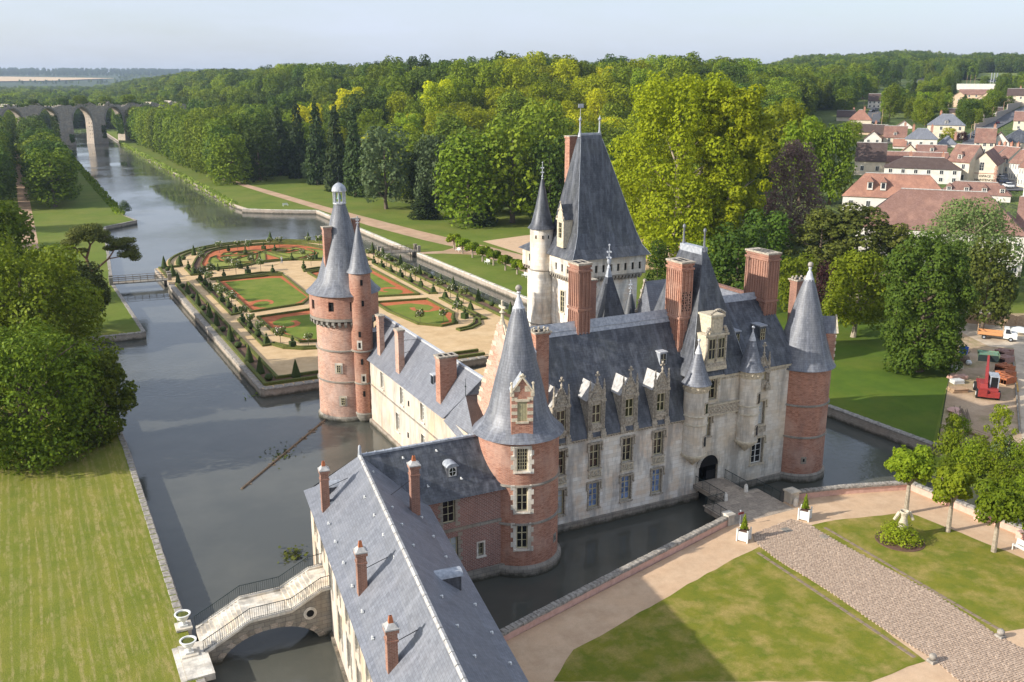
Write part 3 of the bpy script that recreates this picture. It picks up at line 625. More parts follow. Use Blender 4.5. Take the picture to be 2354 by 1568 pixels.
b.poly([(KX0,KY0,16.8),(KX0,KY1+.6,16.8),(KX1,KY1+.6,16.8),(KX1,KY0,16.8)],0)
b.build('gallery_wall',[M['stone_white']],KP)
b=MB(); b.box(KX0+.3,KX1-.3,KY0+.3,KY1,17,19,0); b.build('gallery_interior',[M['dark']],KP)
kc=MB(); kc.box(-.14,.14,-.3,.0,.0,.3); kc.box(-.14,.14,-.58,.0,.301,.62); kc=kc.mesh('corbel',[M['stone_grey']])
for k in range(19): put('corbel',kc,KP,(KX0+.55+.25+k*(KX1-KX0-1.5)/18,KY0+.56,16.1))
for k in range(13): put('corbel',kc,KP,(KX0+.56,KY0+.9+k*.58,16.1),-PI/2)
b=MB(); b.box(KX0-.02,KX1+.02,KY0-.03,KY0+.6,16.72,16.9); b.box(KX0-.03,KX0+.6,KY0+.6,KY1,16.72,16.9); b.build('corbel_band',[M['stone_grey']],KP)
rects=[(KX0-.5,KX1+.5,KY0-.5,KY1+1.0,19.3),(KX0+.35,KX1-.45,KY0+.3,KY1+.2,20.6),(KX0+1.1,KX1-1.2,KY0+.95,KY1-.5,22.6),(KX0+2.9,KX1-5.2,KY0+3.6,KY1-3.6,34.6),(KX0+3.1,KX1-5.4,KY0+3.85,KY1-3.85,35.2)]
b=MB(); b.loft(rects,0); KR=b.build('roof',[M['slate_dark']],KP)
b=MB(); b.box(KX0+2.95,KX1-5.25,KY0+3.8,KY1-3.8,35.0,35.35)
# lead hips
for (i,j) in ((0,2),(1,2)):
    for r0,r1 in zip(rects[:4],rects[1:4]): b.tube((r0[i],r0[j],r0[4]),(r1[i],r1[j],r1[4]),.035,.035,4)
b.build('ridge_lead',[M['lead']],KR)
for xx in (KX0+3.05,KX1-5.35):
    b=MB(); b.lathe(xx,(KY0+KY1)/2,[(.3,34.9),(.12,35.7),(.1,36.9),(.2,37.0),(.22,37.15),(.1,37.3),(.02,37.6)],8); b.build('ridge_finial',[M['lead']],KP)
b=MB(); b.tube((KX0+3.05,109.1,37.4),(KX0+3.05,109.1,39.0),.03,.03,4); b.box(KX0+2.7,KX0+3.5,109.08,109.12,38.6,39.1); b.build('weather_vane',[M['lead_white']],KP)
chimney(KP,66.6,112.0,1.5,1.2,24,34.9,M['brick'],'flat')
# annex behind turret
b=MB(); b.box(KX0-.02,KX0+7,KY1+.7,KY1+6.1,16.6,19.0); b.build('annex_wall',[M['stone_white']],KP)
for k in range(7): put('corbel',kc,KP,(KX0+.56,KY1+1.6+k*.7,16.0),-PI/2)
b=MB(); b.loft([(KX0-.5,KX0+7.3,KY1+.7,KY1+6.6,18.9),(KX0+2.5,KX0+4,KY1+2.5,KY1+3,21.2)],0); b.build('annex_roof',[M['slate_dark']],KP)
for zb,h_ in ((17.35,1.0),):
    b=MB(); b.box(KX0-.05,KX0+.2,KY1+3.6,KY1+4.1,zb,zb+h_); b.build('window_opening',[M['dark']],KP)
# keep turret
tx,ty=62.7,113.1
b=MB(); b.lathe(tx,ty,[(1.62,-.5),(1.62,22.7)],28); tu=b.build('corner_turret',[M['stone']],KP)
for z in (16.9,9.3):
    b=MB(); b.lathe(tx,ty,[(1.6,z-.12),(1.76,z),(1.6,z+.14)],28,capt=False); b.build('turret_band',[M['stone_grey']],tu)
b=MB(); b.lathe(tx,ty,[(1.62,22.5),(1.98,22.6),(1.5,23.2),(.95,25.3),(.5,27.6),(.16,29.2)],24); b.build('turret_roof',[M['slate_dark']],tu)
b=MB(); finial(b,tx,ty,29.0,2.4,.11); b.build('turret_finial',[M['lead']],tu)
for a in (-2.6,-1.5,-2.0):
    Tb=Matrix.Translation((tx,ty,0))@Matrix.Rotation(a+PI/2,4,'Z'); b=MB(Tb); b.box(-.09,.09,-1.66,-1.5,21.3,21.75); b.build('loophole',[M['dark']],tu)
b=MB(Matrix.Translation((tx,ty,0))@Matrix.Rotation(-2.0+PI/2,4,'Z')); b.box(-.5,.5,-1.70,-1.5,1.6,3.6,0); b.box(-.36,.36,-1.72,-1.6,1.8,3.4,1); b.build('doorway',[M['stone_white'],M['dark']],tu)
# keep west windows and south windows
for zb,h_ in ((11.6,3.0),(6.6,2.6)):
    for yy in (108.6,):
        P=(KX0+.50,yy,zb); window(KP,P,-PI/2,1.1,h_,2,4,M['frame'],M['glass'],cross=True); surround(KP,(KX0+.54,yy,zb),-PI/2,1.1,h_,M['stone_white'],.14,.1,False)
b=MB(); b.box(KX0+.48,KX0+.7,KY0+.48,KY1,9.2,9.42); b.build('string_course',[M['stone_grey']],KP)
# stone dormer on west slope
b=MB(); b.box(62.9,66,107.6,109.3,20.6,24.4,0); b.poly([(62.9,107.6,24.4),(62.9,108.45,26.6),(62.9,109.3,24.4)],0); b.box(62.75,63,107.5,109.4,24.2,24.45,0); b.box(62.85,63.1,107.9,109.0,24.46,25.2,0)
dm=b.build('stone_dormer',[M['carved_pale']],KP)
b=MB(); b.poly([(62.95,107.5,24.3),(66,107.5,24.3),(66,108.45,26.3),(62.95,108.45,26.3)]); b.poly([(66,109.4,24.3),(62.95,109.4,24.3),(62.95,108.45,26.3),(66,108.45,26.3)]); b.build('dormer_roof',[M['slate_dark']],dm)
b=MB()
for k in (0,.5,1): 
    for sy in (-1,1): b.ball((62.88,108.45+sy*.85*(1-k),24.6+2.0*k),.17,6)
b.build('dormer_carving',[M['carved']],dm)
window(dm,(62.84,108.45,21.9),-PI/2,.75,1.9,2,3,M['frame'],M['glass'],cross=True) if False else None
b=MB(); b.box(62.86,62.92,108.1,108.8,21.9,23.9,0); b.build('dormer_glass',[M['glass']],dm)
b=MB(); b.box(62.83,62.87,108.42,108.48,21.9,23.9,0); b.box(62.83,62.87,108.1,108.8,23.2,23.27,0); b.box(62.83,62.87,108.1,108.8,22.55,22.6,0); b.build('dormer_mullion',[M['frame']],dm)
# ------------------------------------------------------------------ MAIN WHITE FACADE RANGE
MR=root('white_stone_range',(55,77,0),'white stone castle facade with carved dormers, steep dark slate roofs and an arched gate','castle building')
FY=71.9; X0,X1,X2=38.9,58.0,70.6
fm=flat(0,FY,0)
cols=[42.0,45.88,49.62,53.32]; ops=[]
for c in cols: ops+= [(c-.56,c+.56,1.9,4.45),(c-.56,c+.56,6.0,8.45)]
b=MB(); panel(b,fm,X0,X1,.9,9.35,ops,.28,None,0,1); b.box(X0,X1,FY+.001,FY+.3,-1,.9,2,False,False) if False else None
# higher gate section
gops=[(58.62,59.72,6.95,9.0),(58.72,60.28,10.85,13.0),(65.45,67.05,2.65,5.5),(65.35,66.85,7.05,9.6),(58.65,61.05,-.2,3.6)]
b2=MB(); panel(b2,fm,X1,X2,.9 if False else -.2,13.3,gops,.3,None,0,1)
b.poly([(X1,FY,9.35),(X1,FY+3,9.35),(X1,FY+3,13.3),(X1,FY,13.3)],0)
b.build('facade_wall',[M['stone'],M['carved']],MR)
# arch head
k=16; pa=[(59.85-1.2*math.cos(PI*i/k),3.6+1.25*math.sin(PI*i/k)) for i in range(k+1)]
b2.build('gatehouse_wall',[M['stone_white'],M['carved']],MR)
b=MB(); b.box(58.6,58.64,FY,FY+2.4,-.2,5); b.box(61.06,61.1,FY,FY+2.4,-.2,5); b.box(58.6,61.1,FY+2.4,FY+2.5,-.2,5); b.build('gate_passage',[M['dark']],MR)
vb=[]
for i in range(k):
    a0,a1=PI*i/k,PI*(i+1)/k
    b=MB(); q=[]
    for r_,yy in ((1.2,-.14),(1.62,-.14),(1.62,.0),(1.2,.28)):
        pass
    P_=lambda r_,a,y:(59.85-r_*math.cos(a),FY+y,3.6+r_*math.sin(a)); e=.012
    a0+=e;a1-=e
    b.poly([P_(1.2,a0,-.1),P_(1.2,a1,-.1),P_(1.6,a1,-.1),P_(1.6,a0,-.1)][::-1]); b.poly([P_(1.2,a0,-.1),P_(1.2,a0,.5),P_(1.2,a1,.5),P_(1.2,a1,-.1)]); b.poly([P_(1.6,a0,-.1),P_(1.6,a1,-.1),P_(1.6,a1,.1),P_(1.6,a0,.1)]); b.poly([P_(1.2,a0,-.1),P_(1.6,a0,-.1),P_(1.6,a0,.3),P_(1.2,a0,.3)]); b.poly([P_(1.2,a1,-.1),P_(1.2,a1,.3),P_(1.6,a1,.3),P_(1.6,a1,-.1)])
    b.build('arch_stone',[M['stone_white']],MR)
b=MB(); b.poly([(58.65,FY-.012,3.58)]+[(x,FY-.012,z) for x,z in pa[1:-1]]+[(61.05,FY-.012,3.58)]); b.build('arch_opening',[M['dark']],MR)
b=MB(); 
for i in range(9): b.tube((59.9+i*.13,FY+.25,1.9),(59.9+i*.13,FY+.25,4.5),.018,None,4)
b.box(59.8,61.04,FY+.22,FY+.28,1.9,2.9); b.build('iron_gate',[M['iron_black']],MR)
# plinth
b=MB(); b.box(X0,58.6,FY-.22,FY+.3,-1,.9); b.box(61.1,X2,FY-.22,FY+.3,-1,.9); b.build('plinth',[M['stone_grey']],MR)
# back & side walls
b=MB(); b.box(X0,X1,FY+.5,82,-1,9.3); b.box(X1,X2,FY+3,82,-1,13.2); b.build('rear_wall',[M['stone']],MR)
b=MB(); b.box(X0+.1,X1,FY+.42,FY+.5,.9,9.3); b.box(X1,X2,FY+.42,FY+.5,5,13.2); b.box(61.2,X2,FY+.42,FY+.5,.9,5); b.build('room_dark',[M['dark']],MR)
for i,c in enumerate(cols):
    gl=[M['glass_pale'],M['glass_blue'],M['glass_blue'],M['glass_blue']][i]
    window(MR,(c,FY+.22,1.9),0,1.12,2.55,2,4,M['frame'],gl,cross=True); surround(MR,(c,FY,1.9),0,1.12,2.55,M['carved'],.14,.09)
    window(MR,(c,FY+.22,6.0),0,1.12,2.45,2,3,M['frame'],M['glass'],cross=True); surround(MR,(c,FY,6.0),0,1.12,2.45,M['carved'],.14,.09)
    bal=MB(); bal.box(c-.72,c+.72,FY-.26,FY-.14,5.82,5.92); bal.box(c-.72,c+.72,FY-.26,FY-.02,5.08,5.18); 
    for s_ in range(7):
        x=c-.66+s_*.22; bal.tube((x,FY-.2,5.16),(x+(.12 if s_%2 else -.12)*.6,FY-.2,5.84),.045,None,4); bal.ball((x,FY-.2,5.5),.085,6)
    bal.build('balustrade',[M['carved_pale']],MR)
window(MR,(59.17,FY+.24,6.95),0,1.1,2.05,2,3,M['frame'],M['glass_pale'],cross=True); surround(MR,(59.17,FY,6.95),0,1.1,2.05,M['carved'],.14,.09)
window(MR,(59.5,FY+.24,10.85),0,1.56,2.15,3,2,M['frame'],M['glass'],cross=True); surround(MR,(59.5,FY,10.85),0,1.56,2.15,M['carved_pale'],.14,.09)
window(MR,(66.25,FY+.24,2.65),0,1.5,2.85,2,4,M['frame_white'],M['glass'],cross=True); surround(MR,(66.25,FY,2.65),0,1.6,2.85,M['carved_pale'],.12,.08)
window(MR,(66.1,FY+.24,7.05),0,1.4,2.55,2,3,M['frame_white'],M['glass_pale'],cross=True); surround(MR,(66.1,FY,7.05),0,1.5,2.55,M['carved_pale'],.12,.08)
b=MB(); b.box(65.3,67.1,FY-.2,FY-.02,6.2,6.9); b.build('carved_panel',[M['carved']],MR); b=MB(); b.box(57.6,63.1,FY-.3,FY-.02,9.25,10.3); b.build('carved_balcony',[M['carved']],MR)
b=MB()
for i in range(24): b.ball((57.9+i*.22,FY-.32,9.62+.22*(i%2)),.10,5)
b.box(57.5,63.2,FY-.38,FY-.02,10.25,10.36); b.box(57.5,63.2,FY-.36,FY-.02,9.15,9.27); b.build('balcony_carving',[M['carved_pale']],MR,kind='stuff')
# cornices
b=MB(); b.box(X0,X1-1.0,FY-.28,FY+.1,9.22,9.45)
for i in range(60): b.box(X0+.3+i*.3,X0+.42+i*.3,FY-.24,FY,9.06,9.22)
b.build('cornice',[M['carved']],MR)
b=MB(); b.box(X1,X2,FY-.2,FY+.1,13.1,13.4)
for i in range(40): b.ball((X1+.2+i*.31,FY-.06,12.9),.1,5)
b.build('cornice',[M['carved_pale']],MR)
# roof of main part: concave foot then steep slope
RY=77.0
b=MB(); pr_=[(FY-.35,9.35),(FY+.75,11.6),(RY,19.25)]
for (ya,za),(yb,zb) in zip(pr_,pr_[1:]):
    b.poly([(X0-.1,ya,za),(X1+.2,ya,za),(X1+.2,yb,zb),(X0-.1,yb,zb)],0); b.poly([(X1+.2,2*RY-ya,za),(X0-.1,2*RY-ya,za),(X0-.1,2*RY-yb,zb),(X1+.2,2*RY-yb,zb)],0)
b.poly([(X0-.1,2*RY-FY+.35,9.35),(X1+.2,2*RY-FY+.35,9.35),(X1+.2,FY-.35,9.35),(X0-.1,FY-.35,9.35)],0)
RO=b.build('roof',[M['slate_dark']],MR)
b=MB(); b.box(X0-.1,X1,RY-.45,RY+.45,18.62,18.7); 
b.poly([(X0-.1,RY-.62,18.25),(X1,RY-.62,18.25),(X1,RY,19.42),(X0-.1,RY,19.42)]); b.poly([(X1,RY+.62,18.25),(X0-.1,RY+.62,18.25),(X0-.1,RY,19.42),(X1,RY,19.42)]); b.build('ridge_lead',[M['lead']],RO)
# west brick gable
gx0=X0-.55
b=MB(); b.box(gx0,X0-.12,72,82.2,-1,11.2,0); G=[(72.4,11.2),(82.1,11.2),(77.6,20.0),(76.6,20.0)]
b.poly([(gx0,y,z) for y,z in G][::-1],0); b.poly([(X0-.12,y,z) for y,z in G],0); b.poly([(gx0,82.1,11.2),(X0-.12,82.1,11.2),(X0-.12,77.6,20),(gx0,77.6,20)],0); b.poly([(X0-.12,72.4,11.2),(gx0,72.4,11.2),(gx0,76.6,20),(X0-.12,76.6,20)],0); b.poly([(gx0,76.6,20),(gx0,77.6,20),(X0-.12,77.6,20),(X0-.12,76.6,20)],0)
GB=b.build('gable',[M['brick_old']],MR)
b=MB()
for s_ in (-1,1):
    y0,y1=77+s_*.5,77+s_*5.1
    b.tube((gx0+.2,y0,20.05),(gx0+.2,y1,11.3),.17,.17,4)
    for k in range(8):
        t_=(k+.5)/8; b.ball((gx0+.2,y0+(y1-y0)*t_+s_*.2,20.05+(11.3-20.05)*t_+.15),.15,6)
        b.box(gx0-.03,gx0+.02,y0+(y1-y0)*t_-.35-(k%2)*.25*(s_>0),y0+(y1-y0)*t_+.35+(k%2)*.25*(s_<0),20.05+(11.3-20.05)*t_-.75,20.05+(11.3-20.05)*t_-.35)
b.lathe(gx0+.2,77,[(.32,20),(.18,20.5),(.13,21.0),(.3,21.15),(.13,21.3),(.12,22.1)],8); b.box(gx0+.1,gx0+.3,76.5,77.5,21.55,21.75); b.ball((gx0+.2,76.5,21.65),.16,6); b.ball((gx0+.2,77.5,21.65),.16,6); b.ball((gx0+.2,77,22.2),.16,6)
b.build('gable_coping',[M['carved_pale']],GB,kind='stuff')
# four carved dormers
def carved_dormer(c,zw=10.65,h=1.85,dy=0.0,zb=9.5,apex=15.3):
    yf=FY-.15+dy
    b=MB()
    b.box(c-.95,c-.50,yf,yf+2.9,zb,13.05); b.box(c+.50,c+.95,yf,yf+2.9,zb,13.05); b.box(c-.5,c+.5,yf,yf+2.2,zb,zw); b.box(c-.5,c+.5,yf,yf+2.2,zw+h,13.05)
    D=b.build('dormer',[M['carved']],MR)
    b=MB(); b.poly([(c-1.1,yf+.1,12.95),(c,yf+.1,14.45),(c,yf+4.2,14.45),(c-1.1,yf+2.6,12.95)],0); b.poly([(c+1.1,yf+.1,12.95),(c+1.1,yf+2.6,12.95),(c,yf+4.2,14.45),(c,yf+.1,14.45)],0); b.poly([(c-1.1,yf+.11,12.95),(c+1.1,yf+.11,12.95),(c,yf+.11,14.45)],0); b.build('dormer_roof',[M['mortar']],D)
    b=MB()
    for s_ in (-1,1):
        for xx in (.56,.72,.88): b.tube((c+s_*xx,yf-.05,zb+.55),(c+s_*xx,yf-.05,13.0),.06,.06,6)
        b.box(c+s_*.75-.3,c+s_*.75+.3,yf-.22,yf,zb-.35,zb+.15); b.box(c+s_*.75-.24,c+s_*.75+.24,yf-.16,yf,zb+.15,zb+.5); b.box(c+s_*.74-.26,c+s_*.74+.26,yf-.12,yf+.1,12.75,13.0)
        b.lathe(c+s_*.78,yf-.02,[(.16,13.0),(.17,13.9),(.08,14.2),(.12,14.35),(.03,15.0)],6)
        for k in range(4): b.ball((c+s_*.78,yf-.1,13.3+k*.35),.11,5)
        for k in range(5):
            t_=(k+.5)/5; b.ball((c+s_*(.6*(1-t_)+.08),yf-.02,13.55+1.15*t_),.13,5)
    k_=10
    b.poly([(c+.55*math.cos(PI*i/k_),yf-.06,13.05+.62*math.sin(PI*i/k_)) for i in range(k_+1)],0)
    for i in range(k_): 
        a0,a1=PI*i/k_,PI*(i+1)/k_; b.tube((c+.6*math.cos(a0),yf-.06,13.05+.66*math.sin(a0)),(c+.6*math.cos(a1),yf-.06,13.05+.66*math.sin(a1)),.07,None,4)
    b.box(c-.95,c+.95,yf-.14,yf+.05,12.9,13.06); b.box(c-.5,c+.5,yf-.1,yf,zw-.5,zw-.12)
    b.poly([(c-.75,yf,13.5),(c+.75,yf,13.5),(c,yf,14.9)],0)
    b.lathe(c,yf-.02,[(.14,14.4),(.1,14.9),(.16,15.0),(.07,15.15),(.06,apex+.3)],6); b.ball((c,yf-.02,apex+.4),.15,6); b.ball((c-.17,yf-.02,apex+.15),.12,6); b.ball((c+.17,yf-.02,apex+.15),.12,6)
    for i in range(5): b.ball((c-.36+i*.18,yf-.1,13.2+.12*(2-abs(i-2))),.07,5)
    b.build('dormer_carving',[M['carved']],D,kind='stuff')
    return D
for c in cols:
    D=carved_dormer(c); window(MR,(c,FY-.03,10.65),0,1.0,1.85,2,2,M['frame'],M['glass'],cross=True)
# skylight dormer in roof
b=MB(); b.box(54.85,55.65,74.3,76,14.3,15.75,0); b.box(54.78,55.72,74.2,76.2,15.75,15.85,1); SK=b.build('roof_dormer',[M['glass'] if False else M['lead'],M['lead_white']],MR)
b=MB(); b.box(54.95,55.55,74.26,74.3,14.55,15.6); b.build('roof_dormer_glass',[M['glass']],SK); b=MB(); b.box(55.23,55.27,74.23,74.27,14.55,15.6); b.box(54.95,55.55,74.23,74.27,15.0,15.04); b.build('roof_dormer_bars',[M['frame']],SK)
# corner turrets of the gatehouse
for (c,zb,zc,lab) in ((57.45,5.6,13.0,0),(64.25,5.9,13.5,1)):
    yy=FY-.35; r=1.22 if lab==0 else 1.15
    b=MB(); b.lathe(c,yy,[(.08,zb-1.35),(.3,zb-1.1),(.38,zb-.95),(.62,zb-.8),(.7,zb-.62),(.95,zb-.5),(1.02,zb-.3),(r+.1,zb-.18),(r+.12,zb),(r,zb+.1)],20,mats=[1]*9); b.lathe(c,yy,[(r,zb+.1),(r,zc)],24)
    tu=b.build('turret',[M['stone_white'],M['carved_pale']],MR)
    b=MB(); 
    for z in (8.9,9.8): b.lathe(c,yy,[(r-.02,z-.1),(r+.14,z),(r-.02,z+.12)],24,capt=False)
    b.lathe(c,yy,[(r,zc-.75),(r+.08,zc-.6),(r+.08,zc-.1),(r+.14,zc)],24,capt=False)
    for i in range(12):
        a=2*PI*i/12; b.ball((c+(r+.06)*math.cos(a),yy+(r+.06)*math.sin(a),zc-.35),.13,6)
    b.build('turret_band',[M['carved_pale']],tu,kind='stuff')
    b=MB(); b.lathe(c,yy,[(r+.1,zc-.05),(r+.3,zc+.03),(r-.05,zc+.55),(r*.55,zc+2.0),(.3,zc+3.2),(.26,zc+3.25)],20); b.build('turret_roof',[M['slate']],tu)
    b=MB(); b.lathe(c,yy,[(.36,zc+3.1),(.24,zc+3.5),(.08,zc+4.0),(.06,zc+4.35)],10); b.ball((c,yy,zc+4.45),.17,8); b.build('turret_finial',[M['lead_white']],tu)
    for z in (6.6,10.1): 
        Tb=Matrix.Translation((c,yy,0))@Matrix.Rotation(.38,4,'Z'); b=MB(Tb); b.box(-.3,.3,-r-.05,-r+.1,z-.1,z+1.15,1); b.box(-.19,.19,-r-.06,-r+.1,z,z+1.0,0); b.build('turret_window',[M['glass'],M['carved']],tu)
# east roof over gate section
b=MB(); pe=[(FY-.3,13.35),(FY+.6,14.9),(RY,19.95)]
for (ya,za),(yb,zb) in zip(pe,pe[1:]):
    b.poly([(61,ya,za),(X2,ya,za),(X2-.3,yb,zb),(61,yb,zb)],0); b.poly([(X2,2*RY-ya,za),(58,2*RY-ya,za),(58,2*RY-yb,zb),(X2,2*RY-yb,zb)],0)
b.poly([(X2-.1,FY-.3,13.35),(X2-.1,2*RY-FY+.3,13.35),(X2-.3,RY,19.95)],0); b.build('east_roof',[M['slate_dark']],MR)
b=MB(); b.poly([(61,RY-.8,18.95),(X2-.3,RY-.8,18.95),(X2-.3,RY,20.1),(61,RY,20.1)]); b.poly([(X2-.3,RY+.8,18.95),(61,RY+.8,18.95),(61,RY,20.1),(X2-.3,RY,20.1)]); b.build('ridge_lead',[M['lead']],MR)
for c,zz in ((63.75,15.6),(67.2,15.8)):
    b=MB(); b.box(c-.42,c+.42,73.4,75.5,zz-.2,zz+1.5,0); b.box(c-.5,c+.5,73.25,75.8,zz+1.5,zz+1.62,1); SK=b.build('roof_dormer',[M['slate_dark'],M['lead']],MR)
    b=MB(); b.box(c-.3,c+.3,73.36,73.4,zz,zz+1.25); b.build('roof_dormer_glass',[M['glass']],SK); b=MB(); b.box(c-.03,c+.03,73.32,73.37,zz,zz+1.25); b.box(c-.3,c-.25,73.32,73.37,zz,zz+1.25); b.box(c+.25,c+.3,73.32,73.37,zz,zz+1.25)
    for q in (.4,.8): b.box(c-.3,c+.3,73.32,73.36,zz+q,zz+q+.04)
    b.build('roof_dormer_bars',[M['frame']],SK)
carved_dormer(66.1,zw=11.1 if False else 12.0,h=1.35,zb=11.2,apex=15.6); window(MR,(66.1,FY-.03,12.0),0,1.0,1.3,2,2,M['frame'],M['glass'],cross=True)
# tall entrance pavilion roof
b=MB(); b.loft([(57.0,64.6,FY-.2,82.3,13.35),(57.5,64.0,FY+.5,81.6,14.6),(60.2,61.1,75.2,79.3,24.7),(60.45,60.9,75.6,79.0,25.6)],0); b.build('pavilion_roof',[M['slate_dark']],MR)
b=MB(); b.box(60.3,61.05,75.5,79.1,24.8,25.75); 
for a_,b_ in (((57.5,FY+.5,14.6),(60.25,75.3,24.7)),((64.0,FY+.5,14.6),(61.05,75.3,24.7))): b.tube(a_,b_,.035,.035,4)
b.build('pavilion_ridge',[M['lead']],MR)
for y in (75.6,79.0):
    b=MB(); b.lathe(60.67,y,[(.22,25.3),(.11,26.1),(.1,27.3),(.17,27.4),(.15,27.6),(.02,27.75)],8); b.build('ridge_finial',[M['slate']],MR)
# stone lucarne on pavilion
b=MB(); b.box(58.5,61.05,71.75,74.6,14.3,17.7,0); b.box(58.3,61.25,71.6,72.5,17.55,17.75,0); b.box(59.05,60.55,71.85,74.2,17.75,19.5,0); b.box(58.4,61.15,71.6,72,14.0,14.4,0)
b.box(59.3,60.3,71.80,71.85,17.95,19.2,0); b.box(58.9,60.7,71.7,74.2,19.45,19.65,0)
LU=b.build('lucarne',[M['carved_pale']],MR)
b=MB()
for i in range(9): b.ball((58.95+i*.21,71.8,19.85+.35*math.sin(PI*i/8)),.16,6)
for s_ in (-1,1):
    for k in range(3): b.ball((59.8+s_*(1.0+.12*k),71.8,18.35-.22*k),.22,6)
for x in (58.62,59.8,60.95): b.tube((x,71.7,14.4),(x,71.7,17.5),.11,.11,6)
b.box(58.45,61.1,71.62,71.75,14.4,14.75); b.build('lucarne_carving',[M['carved']],LU,kind='stuff')
b=MB(); b.box(58.78,59.62,71.70,71.745,15.2,17.3); b.box(59.98,60.8,71.70,71.745,15.2,17.3); b.build('lucarne_glass',[M['glass']],LU)
b=MB(); 
for x in (58.78,59.2,59.58,59.98,60.39,60.76): b.box(x,x+.05,71.66,71.71,15.2,17.3)
for z in (15.2,16.2,17.25): b.box(58.78,60.8,71.66,71.70,z,z+.06)
b.build('lucarne_frame',[M['frame']],LU)
# big chimneys
chimney(MR,47.1,77.3,1.3,1.8,17.2,25.1,M['brick_red'],'fluted')
chimney(MR,58.1,76.0,1.35,2.4,14.6,24.6,M['brick'],'fluted') 
b=MB(); 
for i in range(4):
    for j in range(8): b.box(57.62+i*.28+(j%2)*.1,57.74+i*.28+(j%2)*.1,74.76,74.80,19.6+j*.26,19.75+j*.26)
b.build('chimney_lattice',[M['dark']],MR)
chimney(MR,69.7,76.9,1.55,3.4,15.5,24.5,M['brick_red'],'fluted')
chimney(MR,54.8,87.5,.85,.85,12,20.9,M['brick_red'],'flat')
chimney(MR,58.6,89.3,.8,.8,11,18.4,M['brick_red'],'flat')
# courtyard side: pyramid stair roof, round turret, gabled wing
def at_xy(q,xy,zlo=-5,zhi=60):
    best=None
    for i in range(1301):
        z=zlo+(zhi-zlo)*i/1300; v=Vector((xy[0],xy[1],z-CH)); a=v.dot(FW); y=CY-F_*v.dot(UP)/a
        if best is None or abs(y-q[1])<best[0]: best=(abs(y-q[1]),z)
    return best[1]
px_,py_=57.4,88.0
b=MB(); b.lathe(px_,py_,[(2.05,0),(2.05,13.3)],8,a0=PI/8,a1=2*PI+PI/8,smooth=False); b.build('stair_tower',[M['stone_white']],MR)
b=MB(); b.loft([(px_-2.5,px_+2.5,py_-2.5,py_+2.5,13.0),(px_-1.9,px_+1.9,py_-1.9,py_+1.9,14.6),(px_-.3,px_+.3,py_-.3,py_+.3,20.8)],0); SR=b.build('stair_tower_roof',[M['slate_dark']],MR)
b=MB(); b.loft([(px_-.36,px_+.36,py_-.36,py_+.36,20.3),(px_-.12,px_+.12,py_-.12,py_+.12,21.9)],0); finial(b,px_,py_,21.8,2.6,.13); b.ball((px_,py_,22.6),.26,8,0,1.6); b.build('stair_finial',[M['lead']],SR)
qx,qy=61.8,90.0
b=MB(); b.lathe(qx,qy,[(1.2,0),(1.2,13.6)],20); tu=b.build('courtyard_turret',[M['stone_white']],MR)
b=MB(); b.lathe(qx,qy,[(1.5,13.4),(1.2,14.0),(.75,16.0),(.22,18.0)],20); b.build('turret_roof',[M['slate_dark']],tu); b=MB(); finial(b,qx,qy,17.9,1.7,.1); b.build('turret_finial',[M['lead']],tu)
# east wing running back to the keep
b=MB(); b.box(64.5,73.6,82,87.5,-1,13.0,0); b.box(66,73,87.5,105.6,-1,8.5,0); b.build('east_wing_wall',[M['stone_white']],MR)
b=MB(); b.poly([(64.1,88,12.9),(64.1,78,12.9),(69.3,78,19.6),(69.3,86,19.6)],0); b.poly([(74.2,78,12.9),(74.2,88,12.9),(69.3,86,19.6),(69.3,78,19.6)],0); b.poly([(64.1,88,12.9),(69.3,86,19.6),(74.2,88,12.9)],0); b.poly([(64.1,78,12.9),(64.1,88,12.9),(74.2,88,12.9),(74.2,78,12.9)],0); b.loft([(65.6,73.4,87.6,105.4,8.4),(69.4,69.6,88.5,105.4,11.6)],0); b.build('east_wing_roof',[M['slate_new']],MR)
b=MB(); b.box(69.0,69.6,78.2,86,19.45,19.72); b.build('east_wing_ridge',[M['tile_old']],MR)
# curved gable with crockets behind the chimney
b=MB(); b.poly([(60.8,83.0,13),(60.8,88.4,13),(60.8,85.7,20.4)]); b.poly([(60.8,83.0,13),(60.8,85.7,20.4),(66,85.7,20.4),(66,83.0,13)]); b.poly([(60.8,88.4,13),(66,88.4,13),(66,85.7,20.4),(60.8,85.7,20.4)]); CG=b.build('courtyard_gable',[M['slate_new']],MR)
b=MB()
for k in range(7):
    t_=k/6; b.ball((60.7,85.7+2.8*(1-t_),13+7.5*t_),.24,6); 
b.tube((60.75,88.4,13),(60.75,85.7,20.5),.12,.12,4); b.build('gable_crockets',[M['carved']],CG)

# ------------------------------------------------------------------ WEST CREAM WING
WW=root('cream_wing',(39,96,0),'long cream rendered wing over the moat between two round brick towers, three brick chimneys','castle building')
fw=flat(36.15,112.8,-PI/2)
wy=[]
AAz=lambda x,y: zq(1450,1200,.41465,x,y)
def on_x(q,X):
    d=FW+RT*((q[0]-CX)/F_)-UP*((q[1]-CY)/F_); t_=X/d.x; return (d.y*t_,CH+d.z*t_)
def rectx(q0,q1,q2,X,w_=None):
    (ya,za)=on_x(q0,X); (yb,zb)=on_x(q1,X); return ya,za,yb,zb
wins=[]
for tl,br in ((AAz(172,675),AAz(205,840)),(AAz(360,825),AAz(395,990)),(AAz(555,975),AAz(598,1145)),(AAz(315,1080),AAz(365,1270)),(AAz(560,1290),AAz(610,1420))):
    ya,za=on_x(tl,36.15); yb,zb=on_x(br,36.15); yc=(ya+yb)/2; wins.append((yc,zb,za))
ww_ops=[]; wl_=[]
